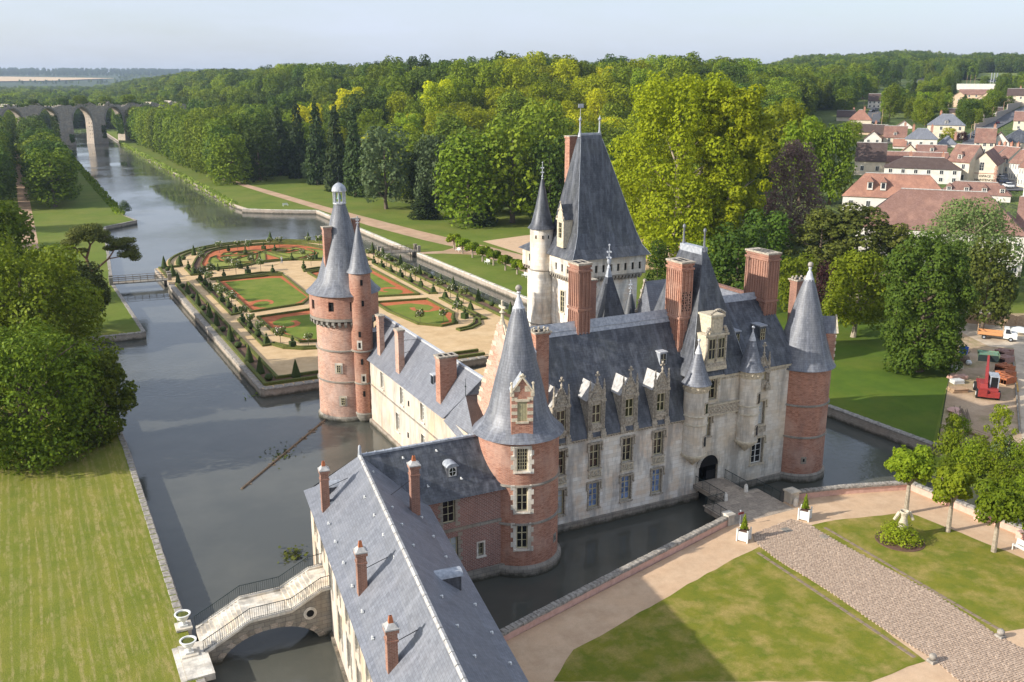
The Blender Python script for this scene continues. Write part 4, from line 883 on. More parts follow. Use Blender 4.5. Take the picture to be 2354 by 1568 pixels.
for i,(yc,zb,zt) in enumerate(wins):
    zt=(zb+2.0) if i<3 else (zb+2.3)
    if i<3: zt=7.9; zb=5.9
    else: zt=4.3; zb=2.1
    ww_ops.append((112.8-yc-.5,112.8-yc+.5,zb,zt)); wl_.append((yc,zb,zt-zb))
b=MB(); panel(b,fw,0,112.8-73.4,.6,8.5,ww_ops,.28,None,0,1); b.box(42.3,42.4,78,112,-1,8.5,0); b.build('wall',[M['cream'],M['stone_white']],WW)
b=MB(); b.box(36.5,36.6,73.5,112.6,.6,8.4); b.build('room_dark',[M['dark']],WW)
b=MB(); b.box(35.85,36.6,73.4,112.8,-1,.6); b.build('plinth',[M['stone_wall']],WW)
b=MB(); b.box(36.05,36.2,73.4,112.6,5.15,5.3); b.build('string_course',[M['stone_grey']],WW)
for yc,zb,h_ in wl_:
    window(WW,(36.38,yc,zb),-PI/2,1.0,h_,2,4,M['frame_white'],M['glass'],cross=True); surround(WW,(36.15,yc,zb),-PI/2,1.0,h_,M['stone_white'],.18,.03,False)
for q in (AAz(447,1000),AAz(443,1305),AAz(85,1030)):
    y,z=on_x(q,36.15); b=MB(); b.box(36.08,36.3,y-.15,y+.15,z-.3,z+.3); b.build('small_window',[M['dark']],WW)
ER=39.2
b=MB(); pw=[(35.75,8.4),(36.5,9.25),(ER,13.05)]
for (xa,za),(xb,zb) in zip(pw,pw[1:]):
    b.poly([(xa,112.6,za),(xa,85.2 if xa<36 else 84.6,za),(xb,84.6 if xb<37 else 82.6,zb),(xb,112.6,zb)],0)
    b.poly([(2*ER-xa,82.6,za),(2*ER-xa,112.6,za),(2*ER-xb,112.6,zb),(2*ER-xb,82.6,zb)],0)
b.poly([(35.75,85.2,8.4),(ER,82.6,13.05),(42.6,82.6,8.4)],0); b.poly([(35.75,85.2,8.4),(42.6,82.6,8.4),(42.6,112.6,8.4),(35.75,112.6,8.4)],0)
b.poly([(35.75,112.6,8.4),(ER,112.6,13.05),(42.6,112.6,8.4)],0)
WR=b.build('roof',[M['slate_new']],WW)
b=MB(); b.box(ER-.16,ER+.16,82.6,112.6,12.92,13.12); b.build('ridge_cap',[M['lead_white']],WR)
# hipped link roof between wing and near tower
b=MB(); P=[(35.8,85.1,8.2),(35.9,76.5,6.6),(43,76.5,6.6),(43,84.6,8.2),(37.4,83.0,11.3),(42.5,83.0,11.3)]
b.poly([P[0],P[1],P[4]],0); b.poly([P[1],P[2],P[5],P[4]],1); b.poly([P[3],P[0],P[4],P[5]],0); b.poly([P[2],P[3],P[5]],0); b.poly([P[0],P[3],P[2],P[1]],0)
b.build('link_roof',[M['slate_new'],M['tile_brown']],WW)
b=MB(); b.tube((37.4,83,11.2),(37.4,83,13.1),.04,.02,5); b.ball((37.4,83,12.3),.1,6); b.build('iron_spike',[M['iron']],WW)
chimney(WW,36.95,107.1,.62,1.0,8.8,14.5,M['brick_old'],'flat'); chimney(WW,36.75,100.0,.7,1.15,8.5,14.4,M['brick_old'],'flat'); chimney(WW,37.4,87.9,1.9,1.2,8.8,14.3,M['brick'],'slots')
b=MB(); b.box(37.2,38.6,90.9,91.7,10.0,11.2,0); b.box(37.1,38.8,90.8,91.8,11.2,11.3,1); b.box(37.15,37.2,91.0,91.6,10.2,11.1,2); b.build('roof_dormer',[M['slate_new'],M['lead_white'],M['glass']],WW)
b=MB(); b.box(36.7,38.2,110.2,111.6,9.3,11.6,0); b.box(36.6,38.3,110.1,111.7,11.6,11.75,1); b.build('turret_dormer',[M['slate_dark'],M['lead_white']],WW)
for (x0,y0,z0,x1,y1,z1) in ((36.9,107.1,13.2,38.9,107.4,12.6),(36.8,100.0,13.0,39,100.3,12.8),(36.8,100,11.4,38.2,100.2,11.5)):
    b=MB(); b.tube((x0,y0,z0),(x1,y1,z1),.025,None,4); b.build('chimney_stay',[M['iron_black']],WW)

# ------------------------------------------------------------------ FOREGROUND SLATE RANGE
FR=root('foreground_range',(20,60,0),'foreground L-shaped range under large grey slate roofs with four slim brick chimneys','castle building')
b=MB(); fb=flat(0,67.4,0)
bo=[(28.16,29.28,6.0,8.2),(28.3,29.5,1.9,4.6),(31.4,31.9,2.3,3.5)]
panel(b,fb,24.5,33.8,1.1,8.5,bo,.25,None,0,1); b.build('brick_wall',[M['brick_dark'],M['stone_grey']],FR); b=MB(); b.box(24.5,33.8,73.6,73.7,-1,8.4); b.build('rear_wall',[M['brick_dark']],FR)
b=MB(); b.box(24,33.9,67.1,67.9,-1,1.1); b.build('plinth',[M['stone_grey']],FR)
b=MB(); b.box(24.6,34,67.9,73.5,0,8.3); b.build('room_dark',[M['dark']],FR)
b=MB(); b.box(24.5,33.8,67.33,67.42,5.15,5.45); b.box(29.9,30.1,67.34,67.42,1.1,5.1) if False else None; b.build('string_course',[M['stone_grey']],FR)
window(FR,(28.72,67.6,6.0),0,1.12,2.2,2,3,M['frame'],M['glass'],cross=False); quoins(FR,(28.72,67.4,5.6),0,1.14,2.9,M['stone_grey'],8,(.22,.42),.03)
window(FR,(28.9,67.6,1.9),0,1.15,2.7,2,4,M['frame'],M['glass_pale']); quoins(FR,(28.9,67.4,1.5),0,1.2,3.5,M['stone_grey'],9,(.22,.42),.03)
window(FR,(31.65,67.6,2.3),0,.5,1.2,2,2,M['frame'],M['glass'],fr=.05); surround(FR,(31.65,67.4,2.3),0,.5,1.2,M['stone_white'],.16,.03,False)
# cross wing roof
b=MB(); yr=70.6; 
b.poly([(24,66.95,8.25),(34.4,66.95,8.25),(34.4,67.7,8.95),(24,67.7,8.95)],0); b.poly([(23.5,67.7,8.95),(34.4,67.7,8.95),(34.4,yr,12.2),(22.2,yr,12.2)],0)
b.poly([(34.4,74.6,8.0),(18.3,74.6,8.0),(22.2,yr,12.2),(34.4,yr,12.2)],0); b.poly([(34.4,66.95,8.25),(34.4,74.6,8.0),(34.4,yr,12.2)],0)
b.build('cross_roof',[M['slate_dark']],FR)
b=MB(); b.box(22.4,34.3,yr-.16,yr+.16,12.08,12.26)
for i in range(16): b.box(22.8+i*.72,22.86+i*.72,yr-.19,yr+.19,12.1,12.3)
b.build('ridge_lead',[M['lead']],FR)
# long roof (skewed by the survey)
El=lambda t,z=8.2:(18.35+(14.75-18.35)*t-.0,74.6+(46.3-74.6)*t,z)
Er=lambda t,z=8.3:(26.7+(22.75-26.7)*t,66.6+(41.8-66.6)*t,z)
Rg=lambda t,z=12.2:(22.2+(17.25-22.2)*t,yr+(38.6-yr)*t,z)
TE=1.75
def lp(a,b_,k): return tuple(a[i]+(b_[i]-a[i])*k for i in range(3))
b=MB()
def slope(Ea,Eb,Ra,Rb,mat=0,flip=False):
    ma,mb_=lp(Ea,Ra,.22),lp(Eb,Rb,.22); ma=(ma[0],ma[1],ma[2]-.25); mb_=(mb_[0],mb_[1],mb_[2]-.25)
    for q in ([Ea,Eb,mb_,ma],[ma,mb_,Rb,Ra]): b.poly(q[::-1] if flip else q,mat)
slope(El(0),El(TE),Rg(0),Rg(TE),0,True); slope(Er(0),Er(TE),Rg(0),Rg(TE),0)
b.poly([El(0),Rg(0),(26.7,74.6,8.0)],0) if False else None
b.poly([El(0),Er(0),Er(TE),El(TE)],0); b.poly([Er(TE),Rg(TE),El(TE)],0)
LR=b.build('long_roof',[M['slate_new']],FR)
b=MB(); 
N_=46
for i in range(N_):
    a_,c_=Rg(TE*i/N_,12.14),Rg(TE*(i+.94)/N_,12.14); b.tube(a_,c_,.17,.17,6)
b.build('ridge_mortar',[M['mortar']],LR)
b=MB(); b.lathe(22.2,yr,[(.22,12.0),(.16,12.5),(.12,13.0),(.03,13.1)],6); b.build('ridge_cap',[M['lead']],LR)
# walls below
dl=Vector((El(1)[0]-El(0)[0],El(1)[1]-El(0)[1],0)).normalized(); nl=Vector((dl.y,-dl.x,0))
if nl.x>0: nl=-nl
b=MB(); W0=Vector(El(0))-nl*.45; W1=Vector(El(TE))-nl*.45; W0-= -dl*.3
wlen=(W1-W0).length; ang=math.atan2((W1-W0).y,(W1-W0).x)
fo=flat(W0.x,W0.y,ang)   # outward normal to the right of the direction => -x side
fo_=lambda u,v,d:(W0.x+dl.x*u-nl.x*d,W0.y+dl.y*u-nl.y*d,v)
lw=[]
for i in range(12):
    u=2.2+i*3.6; lw+=[(u,u+1.1,1.8 if i!=2 else 4.0,4.2 if i!=2 else 6.2),(u,u+1.1,5.4 if i!=2 else 6.8,7.6)]
lw=[o for o in lw if o[1]<wlen-1]
panel(b,fo_,0,wlen,.3,8.3,lw,.22,None,0,1); 
e0,e1=Vector(Er(0)),Vector(Er(TE)); nr=Vector((-dl.y,dl.x,0)); nr=nr if nr.x>0 else -nr; e0-=nr*.45; e1-=nr*.45
b.poly([(e1.x,e1.y,-1),(e0.x,e0.y,-1),(e0.x,e0.y,8.3),(e1.x,e1.y,8.3)],0); b.poly([(W0.x,W0.y,-1),(W0.x,W0.y,8.1),(26.5,73.7,8.1),(26.5,73.7,-1)],0)
b.build('river_wall',[M['cream'],M['stone_white']],FR)
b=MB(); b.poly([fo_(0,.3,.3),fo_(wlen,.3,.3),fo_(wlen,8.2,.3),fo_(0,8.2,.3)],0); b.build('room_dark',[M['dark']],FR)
b=MB(); b.poly([fo_(0,-1,-.25),fo_(wlen,-1,-.25),fo_(wlen,.3,-.25),fo_(0,.3,-.25)],0); b.poly([fo_(0,.3,-.25),fo_(wlen,.3,-.25),fo_(wlen,.3,.1),fo_(0,.3,.1)],0); b.build('river_plinth',[M['stone_wall']],FR)
b=MB()
for o in lw:
    for za in np.arange(o[2]-.3,o[3]+.2,.5):
        k_=int((za*10))%2
        for ua in (o[0]-.42+k_*.1,o[1]): 
            u1_=ua+.42-k_*.1; b.poly([fo_(ua,za,-.03),fo_(u1_,za,-.03),fo_(u1_,za+.46,-.03),fo_(ua,za+.46,-.03)],0)
b.build('window_dressing',[M['stone_grey']],FR,kind='stuff')
rzl=math.atan2(nl.y,nl.x)+PI/2
for o in lw: window(FR,fo_((o[0]+o[1])/2,o[2],.2),rzl,1.1,o[3]-o[2],2,3,M['frame_white'],M['glass'])
# chimneys of the long roof
ra=math.atan2(dl.y,dl.x)+PI/2
for (x,y,zb,zt) in ((18.65,68.9,8.3,12.35),(17.05,55.0,8.3,12.15),(15.85,46.0,8.3,11.85)):
    Tm=Matrix.Translation((x,y,0))@Matrix.Rotation(ra,4,'Z'); ch=chimney(FR,0,0,.62,.62,zb-.2,zt,M['brick_red'],'pot',T=Tm)
    b=MB(Tm); b.poly([(.32,-.35,zb+.1),(.32,.35,zb+.1),(1.15,.3,zb+1.25),(.32,.3,zb+1.2)],0); b.poly([(.31,-.36,zb-.05),(.31,-.34,zb+1.25),(1.2,-.32,zb+1.3)],0); b.build('lead_saddle',[M['lead']],ch)
    b=MB(); b.tube((x+.3,y,zb+2.4),(x+2.0,y+.2,zb+2.75),.025,None,4); b.build('chimney_stay',[M['iron_black']],ch)
Tm=Matrix.Translation((24.2,63.5,0))@Matrix.Rotation(ra,4,'Z'); ch=chimney(FR,0,0,.68,.68,9.5,13.75,M['brick_red'],'pot',T=Tm)
b=MB(); b.tube((24,63.6,12.4),(22.2,63.3,11.6),.02,None,4); b.build('chimney_stay',[M['iron_black']],ch)
# roof lead dormers: barrel roofed
def barrel_dormer(x,y,z,rz,w_=.95,h_=.9,l_=1.6,oval=False,par=FR):
    Tm=Matrix.Translation((x,y,z))@Matrix.Rotation(rz,4,'Z'); b=MB(Tm)
    b.box(-w_/2,w_/2,0,l_,-.3,h_,0); D=b.build('roof_dormer',[M['slate_dark']],par)
    b=MB(Tm); k=8
    for i in range(k):
        a0,a1=PI*i/k,PI*(i+1)/k; f_=lambda a,yy:(-(w_/2+.1)*math.cos(a),yy,h_+.32*math.sin(a))
        b.poly([f_(a0,-.12),f_(a1,-.12),f_(a1,l_+.5),f_(a0,l_+.5)],0,None,True)
    b.poly([(-(w_/2+.1)*math.cos(PI*i/k),-.1,h_+.32*math.sin(PI*i/k)) for i in range(k+1)],0); b.build('dormer_hood',[M['lead']],D)
    b=MB(Tm); 
    if oval:
        b.poly([(.30*math.cos(2*PI*i/16),-.03,.42+.38*math.sin(2*PI*i/16)) for i in range(16)],0); b.box(-.36,.36,-.02,-.001,.0,.85,1); b.box(-.02,.02,-.045,-.03,.05,.8,1); b.box(-.3,.3,-.045,-.03,.4,.44,1)
    else: b.box(-.38,.38,-.02,-.001,.02,.8,0)
    b.build('dormer_window',[M['glass'],M['frame_white']],D)
barrel_dormer(29.5,68.35,9.75,0,.9,.85,1.8,True)
barrel_dormer(18.9,70.6,9.2,-PI/2-.12); barrel_dormer(22.9,52.2,9.6,PI/2-.12,.95,.8,1.5)
# roof hooks
hk=MB(); hk.box(-.04,.04,-.1,.1,.0,.12); hk.box(-.09,.09,-.2,-.1,.0,.05); hk=hk.mesh('roof_hook',[M['white']])
def on_plane(q,A,B,Cc):
    A,B,Cc=Vector(A),Vector(B),Vector(Cc); N=(B-A).cross(Cc-A); d=FW+RT*((q[0]-CX)/F_)-UP*((q[1]-CY)/F_); o=Vector((0,0,CH)); return o+d*((A-o).dot(N)/d.dot(N))
BBz=lambda x,y: zq(1150,1800,.38265,x,y)
DDz=lambda x,y: zq(1200,2300,.42481,x,y)
LPp=(El(0),El(1),Rg(0)); RPp=(Er(0),Er(1),Rg(0)); CPp=((24,66.95,8.25),(34,66.95,8.25),(30,yr,12.2))
for q in [BBz(805,500),BBz(905,690),BBz(1000,895),BBz(1115,1130),BBz(1240,1385),BBz(427,775),BBz(497,965),BBz(582,1185),BBz(673,1430),DDz(1000,70),DDz(1130,325),DDz(1258,590),DDz(1420,910),DDz(583,350),DDz(680,600)]: put('roof_hook',hk,LR,on_plane(q,*LPp)+Vector((0,0,.03)),ra)
for q in [BBz(900,240),BBz(1100,610),BBz(1200,790),BBz(1320,1010),BBz(1410,715),BBz(1530,915),BBz(1663,1130),BBz(1805,1370),DDz(1340,215),DDz(1487,492),DDz(1650,780),DDz(1655,290),DDz(1812,555),DDz(1985,845)]: put('roof_hook',hk,LR,on_plane(q,*RPp)+Vector((0,0,.03)),ra+PI)
for q in [BBz(1205,90),BBz(1555,15),BBz(1465,385),BBz(1815,305)]: put('roof_hook',hk,LR,on_plane(q,*CPp)+Vector((0,0,.03)),0)
# ------------------------------------------------------------------ terrain
def S_(t): t=np.clip(t,0,1); return t*t*(3-2*t)
TD=[0,212,262,320,450,600,800,1000,1200,1500,1900,2600,9000]; TH=[1.0,1.1,8,12,17,24,33,39,46,57,72,66,60]
LD=[0,2200,2900,3800,4600,5600,6600,9000,14000]; LH=[1.0,1.0,6,24,44,66,90,84,60]
def hfun(x,y):
    x=np.asarray(x,float); y=np.asarray(y,float); d=np.hypot(x,y); az=np.degrees(np.arctan2(x,np.maximum(y,1e-3)))
    az=np.where(y<=0,90*np.sign(x),az)
    mid=1.1+29*S_((x-100)/135)*S_((y-255)/200)*S_((az-1.5)/8.5); left=np.interp(d,LD,LH); tw=np.interp(d,TD,TH)
    w_=S_((az-37)/8)
    far=np.maximum(mid,left)
    return far*(1-w_)+tw*w_+S_((d-900)/900)*S_((az-6)/6)*(3*np.sin(az*.55)+2*np.sin(az*1.3+1))
def hh(x,y): return float(hfun(x,y))
def gt(q):
    d=FW+RT*((q[0]-CX)/F_)-UP*((q[1]-CY)/F_); t0=20.0; t=t0
    while t<12000:
        p=d*t; 
        if p.z+CH<hh(p.x,p.y): break
        t*=1.01
    a,b=t/1.01,t
    for _ in range(20):
        m=(a+b)/2; p=d*m
        if p.z+CH<hh(p.x,p.y): b=m
        else: a=m
    p=d*b; return Vector((p.x,p.y,hh(p.x,p.y)))
def grid_terrain():
    # polar fan around the viewer's side of the valley, fine near and coarse far
    A=np.radians(np.linspace(-30,88,237)); D=np.concatenate([np.linspace(90,1000,92),np.geomspace(1030,13000,60)])
    X=np.sin(A)[:,None]*D[None,:]; Y=np.cos(A)[:,None]*D[None,:]; Z=hfun(X,Y)
    low=((X>-320)&(X<112)&(Y<880)&(Y>-200))|((X<140)&(Y<130))
    Z=np.where(low,-2.0,Z)
    nA,nD=X.shape; v=np.stack([X,Y,Z],2).reshape(-1,3); i=np.arange(nA-1)[:,None]*nD+np.arange(nD-1)[None,:]; f=np.stack([i,i+1,i+nD+1,i+nD],2).reshape(-1,4)
    me=bpy.data.meshes.new('terrain'); me.from_pydata(v.tolist(),[],f[:,::-1].tolist()); me.polygons.foreach_set('use_smooth',[True]*len(f)); me.materials.append(M['terrain']); 
    o=bpy.data.objects.new('terrain',me); COL.objects.link(o); tag(o,kind='structure'); return o
t=NT('terrain_ground'); wp=t.coord('world'); col=t.mix(t.noise(wp,.02,6,.6,.4,.6),(.075,.11,.022),(.12,.15,.03)); vl=t.n('VectorMath',operation='LENGTH'); t.l(wp,vl.inputs[0]); md=t.n('MapRange'); md.inputs[1].default_value=2100; md.inputs[2].default_value=2600; t.l(vl.outputs['Value'],md.inputs[0]); col=t.mix(md.outputs[0],col,t.mix(t.noise(wp,.012,8,.75,.35,.65),(.030,.055,.018),(.075,.10,.03))); t.bump(t.noise(wp,.03,6,.7,.2,.8),.8,12); M['terrain']=t.done(col,.95)
grid_terrain()
b=MB(); b.box(-400,700,-150,1200,-.6,0); wtr=b.build('water',[M['water']],kind='structure')
b=MB(); b.box(-2500,500,-400,5000,-3.2,-2.6); b.build('river_bed',[M['soil']],kind='structure')
def slab(name,pts,z,mat,side=None,z0=-1.6,kind='structure'):
    b=MB(); b.prism([(p[0],p[1]) for p in pts],z0,z,0,1); return b.build(name,[mat,side or M['stone_wall']],kind=kind)
def sheet(name,pts,z,mat): 
    b=MB(); A=sum(pts[i][0]*pts[(i+1)%len(pts)][1]-pts[(i+1)%len(pts)][0]*pts[i][1] for i in range(len(pts)))
    if A<0: pts=pts[::-1]
    b.poly([(p[0],p[1],z) for p in pts],0); return b.build(name,[mat],kind='structure')
slab('left_bank',[(7.3,-60),(7.3,110),(6.1,163),(6.6,165.5),(15.6,165.5),(14.6,212),(20.2,296),(29.6,306),(27.4,320),(26.6,430),(25,577),(26.5,690),(30,860),(-320,860),(-320,-60)],1.2,M['lawn_left'])
sheet('riverside_lawn',[(6.8,168),(15,166.2),(14.2,212),(19.9,296),(29,305.8),(26.9,320),(26,430),(24.5,577),(26,690),(29,855),(-310,855),(-310,168)],1.212,M['lawn_park'])
sheet('avenue_path',[(-1.6,262),(2.2,262),(1.8,650),(-1.8,650)],1.224,M['path'])
PK=[(90.5,68.9),(89.8,85),(84.6,150),(84.2,303),(72.7,310.6),(65.6,316.6),(63.6,332),(63,530),(63.5,677),(66,860),(150,862),(150,500),(420,420),(420,-60),(106,-60),(97,40),(92,52),(89.5,60),(88,65)]
slab('park_ground',PK,1.3,M['lawn_park'])
sheet('east_lawn',[(90.9,69.6),(90.2,85),(86,140),(95,150),(125,125),(135.5,101.5)],1.312,M['lawn_east'])
EEz=lambda x,y: zq(3450,1900,.28698,x,y); P6=lambda x,y: zq(2400,1800,.7205,x,y); R4=lambda x,y: zq(3300,1200,796/1783,x,y)
Z1=lambda x,y: zq(1100,600,1/2.24,x,y); ZA=lambda x,y: zq(400,1000,.4464,x,y); G5=lambda x,y: zq(700,900,1/2.24,x,y); ZCc=lambda x,y: zq(0,200,1100/2156,x,y)
sheet('building_ground',[tuple(gx(R4(1012,1300),1.33)[:2]),tuple(gx(R4(1178,345),1.33)[:2]),(150,112),(190,90),(150,20),(108,20),(97,48),(92,58)],1.318,M['dirt'])
sheet('dusty_track',[gx(R4(1690,430),1.33)[:2],gx(R4(1735,800),1.33)[:2],gx(R4(1760,1200),1.33)[:2],gx(R4(1790,1500),1.33)[:2],(120,30),(185,70),(160,105),gx(R4(1200,215),1.33)[:2],gx(R4(1180,265),1.33)[:2],gx(R4(1290,330),1.33)[:2],gx(R4(1480,420),1.33)[:2]],1.33,M['dirtroad'])
CQ=[(16,-60),(19,46),(24,54.2),(56.2,63.1),(64.5,64.6),(76.9,61.3),(78.0,48),(80,10),(84,-60)]
slab('court_ground',CQ,1.9,M['gravel_pink'])
# ------------------------------------------------------------------ court lawns and drive
def pz(lst,f,z): return [tuple(gx(f(x,y),z)[:2]) for x,y in lst]
def wob(pts,step=1.2,amp=.10):
    out=[]
    for i in range(len(pts)):
        a=Vector(pts[i][:2]+(0,)) if isinstance(pts[i],tuple) else pts[i]; c=Vector(pts[(i+1)%len(pts)][:2]+(0,)); n=max(1,int((c-a).length/step))
        for k in range(n): p=a+(c-a)*k/n; out.append((p.x+random.uniform(-amp,amp),p.y+random.uniform(-amp,amp)))
    return out
sheet('court_lawn',wob(pz([(885,535),(745,605),(380,810),(170,935),(0,1030),(-150,1110),(-260,1289),(1500,1289),(1620,1240),(1810,1170),(1560,985),(1250,770),(1000,620)],P6,1.9)),1.912,M['lawn'])
sheet('east_court_lawn',wob(pz([(1170,420),(1240,400),(1500,370),(1690,345),(1760,362),(2000,460),(2354,605),(2600,720),(2600,960),(2354,990),(2340,1000),(2190,1022),(2060,930),(1860,800),(1540,630),(1300,500)],P6,1.9)),1.912,M['lawn'])
DRV=pz([(845,470),(1060,385),(1170,420),(1300,500),(1540,630),(1860,800),(2190,1022),(2354,1110),(2700,1289),(2000,1289),(1860,1170),(1560,985),(1250,770),(1000,620),(885,535),(860,510)],P6,1.9)
DR=sheet('drive',DRV,1.918,M['cobble_bed'])
def inside(p,poly):
    c=False; n=len(poly)
    for i in range(n):
        a,b_=poly[i],poly[(i+1)%n]
        if (a[1]>p[1])!=(b_[1]>p[1]) and p[0]<(b_[0]-a[0])*(p[1]-a[1])/(b_[1]-a[1])+a[0]: c=not c
    return c
cmesh=[]
for k in range(5):
    b=MB(); w_,l_=.118+random.uniform(-.01,.01),.082+random.uniform(-.008,.008); b.bbox((0,0),w_,l_,-.02,.035+random.uniform(0,.014),0,.88); cmesh.append(b.mesh('cobble',[M['cobble']]))
d0=Vector(DRV[8][:2]+(0,))-Vector(DRV[2][:2]+(0,)) if False else Vector((DRV[6][0]-DRV[2][0],DRV[6][1]-DRV[2][1],0)); d0.normalize(); n0=Vector((-d0.y,d0.x,0)); o0=Vector((DRV[2][0],DRV[2][1],0))
cob=[]
for i in range(-45,200):
    for j in range(-70,84):
        p=o0+d0*(i*.185)+n0*(j*.26+(.13 if i%2 else 0)); p=Vector((p.x+random.uniform(-.02,.02),p.y+random.uniform(-.02,.02)))
        if inside(p,DRV) and p.y>33: cob.append(p)
cob.sort(key=lambda p:p.length)
cang=math.atan2(n0.y,n0.x)
for p in cob[:298]: 
    o=put('cobble',random.choice(cmesh),None,(p.x,p.y,1.918),cang+random.uniform(-.06,.06)); o.parent=DR
b=MB()
for p in cob[298:]:
    T0=Matrix.Translation((p.x,p.y,1.918))@Matrix.Rotation(cang+random.uniform(-.06,.06),4,'Z'); b.T=T0; b.bbox((0,0),.118+random.uniform(-.012,.01),.082,-.005,.036+random.uniform(0,.014),0,.88)
b.T=None
o=b.build('cobbles',[M['cobble']],kind='stuff'); o.parent=DR
def strip(name,q0,q1,f,z,wd,h_,mat,label,cat,group):
    a,c=gx(f(*q0),z),gx(f(*q1),z); n=int((c-a).length/.8); r=root(name,a,label,cat,group)
    for k in range(n):
        p=a+(c-a)*((k+.5)/n); w_=(c-a).length/n*.47; key=('st',round(w_,2),wd)
        if key not in _wc: b=MB(); b.bbox((0,0),w_,wd/2,-.05,h_,0,.95); _wc[key]=b.mesh('edging_stone',[mat])
        put('edging_stone',_wc[key],r,p+Vector((0,random.uniform(-.02,.02),0)),math.atan2((c-a).y,(c-a).x)+random.uniform(-.03,.03))
strip('stone_edging',(875,570),(1750,1155),P6,1.91,.34,.02,M['cobble_bed'],'thin line of flush edging stones in the lawn left of the cobbled drive','edging','edging lines beside the drive')
strip('stone_edging',(1245,430),(2220,1000),P6,1.91,.34,.02,M['cobble_bed'],'thin line of flush edging stones in the lawn right of the cobbled drive','edging','edging lines beside the drive')
# ------------------------------------------------------------------ quays and parapets with coping stones
def coping(rt_,pts,z,wd,th,seg,mat,over=0.0,rough=.03,maxn=400,kindj=False):
    jn=MB(); cnt=0
    for a,c in zip(pts,pts[1:]):
        a=Vector((a[0],a[1],0)); c=Vector((c[0],c[1],0)); L_=(c-a).length; n=max(1,int(round(L_/seg))); an=math.atan2((c-a).y,(c-a).x)
        for k in range(n):
            p=a+(c-a)*((k+.5)/n)
            if kindj:
                jn.T=Matrix.Translation((p.x,p.y,z))@Matrix.Rotation(an,4,'Z'); jn.bbox((0,over),L_/n*.485,wd/2+random.uniform(-.03,.03),-.02,th+random.uniform(-.02,.02),0,.96)
            else:
                v=k%4; key=('cp',round(L_/n,2),wd,th,v,mat.name,over)
                if key not in _wc:
                    b=MB(); b.bbox((random.uniform(-.01,.01),over),L_/n*.482,wd/2+random.uniform(-rough,rough),-.02,th*.6,0,1.0); b.bbox((0,over),L_/n*.482,wd/2+random.uniform(-rough,rough),th*.6,th+random.uniform(-rough,rough)*.6,0,.80); _wc[key]=b.mesh('coping_stone',[mat])
                put('coping_stone',_wc[key],rt_,(p.x,p.y,z),an)
    if kindj:
        jn.T=None; jn.build('coping_stones',[mat],rt_,kind='stuff')
def wallrun(name,pts,z0,z1,wd,mat,label,cat,group=None,cop=None,seg=.9,th=.18,copw=None,kindj=False,over=0):
    r=root(name,(pts[0][0],pts[0][1],z0),label,cat,group); b=MB()
    for a,c in zip(pts,pts[1:]): b.obox(a,c,wd,z0,z1)
    b.build('wall',[mat],r); coping(r,pts,z1,copw or wd+.12,th,seg,cop or M['coping'],over,kindj=kindj); return r
wallrun('quay_wall',[(7.1,52),(7.1,64.2)],-1.5,1.0,.55,M['stone_wall'],'quay wall of the left lawn below the arched stone footbridge','wall','quay walls of the moat',seg=1.1,th=.25)
wallrun('quay_wall',[(7.1,70.2),(7.1,110),(6.0,163)],-1.5,1.0,.55,M['stone_wall'],'long quay wall along the striped left lawn, from footbridge to tree shade','wall','quay walls of the moat',seg=1.1,th=.25)
wallrun('quay_wall',[(5.9,165.3),(15.4,165.3),(14.4,209)],-1.5,1.05,.6,M['stone_wall'],'quay wall round the jutting lawn corner below the trestle footbridge on the left','wall','quay walls of the moat',seg=1.3,th=.22)
wallrun('quay_wall',[(14.6,215),(20,296),(29.6,305.8),(27.6,318)],-1.5,1.05,.6,M['stone_wall'],'quay wall behind the twisted pine, up to the canal mouth','wall','quay walls of the moat',kindj=True,seg=1.5)
GQ=[(77.0,128),(26.2,125.4),(25.1,201)]
wallrun('quay_wall',[(60,125.6),(26.2,125.4),(25.1,202.5)],-1.5,1.15,.8,M['stone_wall'],'pale retaining wall round the near left corner of the formal garden','wall','quay walls of the moat',seg=1.4,th=.25,copw=1.1)
wallrun('quay_wall',[(25.0,209),(24.7,222),(28.5,222.5)],-1.5,1.15,.8,M['stone_wall'],'short retaining wall at the far left garden corner beyond the trestle footbridge','wall','quay walls of the moat',kindj=True)
wallrun('quay_wall',[(63.8,318),(72.9,310.4),(84.5,303.2),(84.6,219.5)],-1.5,1.15,.7,M['stone_wall'],'pale stone bank wall from the canal mouth to the garden footbridge','wall','quay walls of the moat',seg=1.6,kindj=True,cop=M['stone_white'])
wallrun('quay_wall',[(84.7,215),(84.9,150),(89.7,85)],-1.5,1.15,.7,M['stone_wall'],'pale stone bank wall opposite the garden between footbridge and keep','wall','quay walls of the moat',seg=1.5,cop=M['stone_white'])
wallrun('quay_wall',[(89.7,85),(90.6,68.8)],-1.5,1.35,.8,M['stone_wall'],'straight stone moat wall below the shaded lawn right of the castle','wall','quay walls of the moat',seg=.8,cop=M['coping'])
ph=[(21.5,53.6),(30,56.1),(42,59.5),(54.9,63.0)]
wallrun('parapet_wall',ph,-1.5,2.55,.36,M['pinkwall'],'low pink parapet with grey coping along the moat, left of the castle bridge','wall','pink parapets of the forecourt',seg=.48,th=.24,copw=.62)
wallrun('parapet_wall',[(64.9,64.4),(70,63.2),(76.7,61.0)],-1.5,2.55,.36,M['pinkwall'],'low pink parapet with grey coping right of the castle bridge','wall','pink parapets of the forecourt',seg=.48,th=.24,copw=.62)
wallrun('parapet_wall',[(76.9,60.9),(77.8,48),(79.6,12)],-1.5,2.55,.36,M['pinkwall'],'low pink parapet behind the row of trees at the right edge of the forecourt','wall','pink parapets of the forecourt',seg=.8,th=.24,copw=.62)
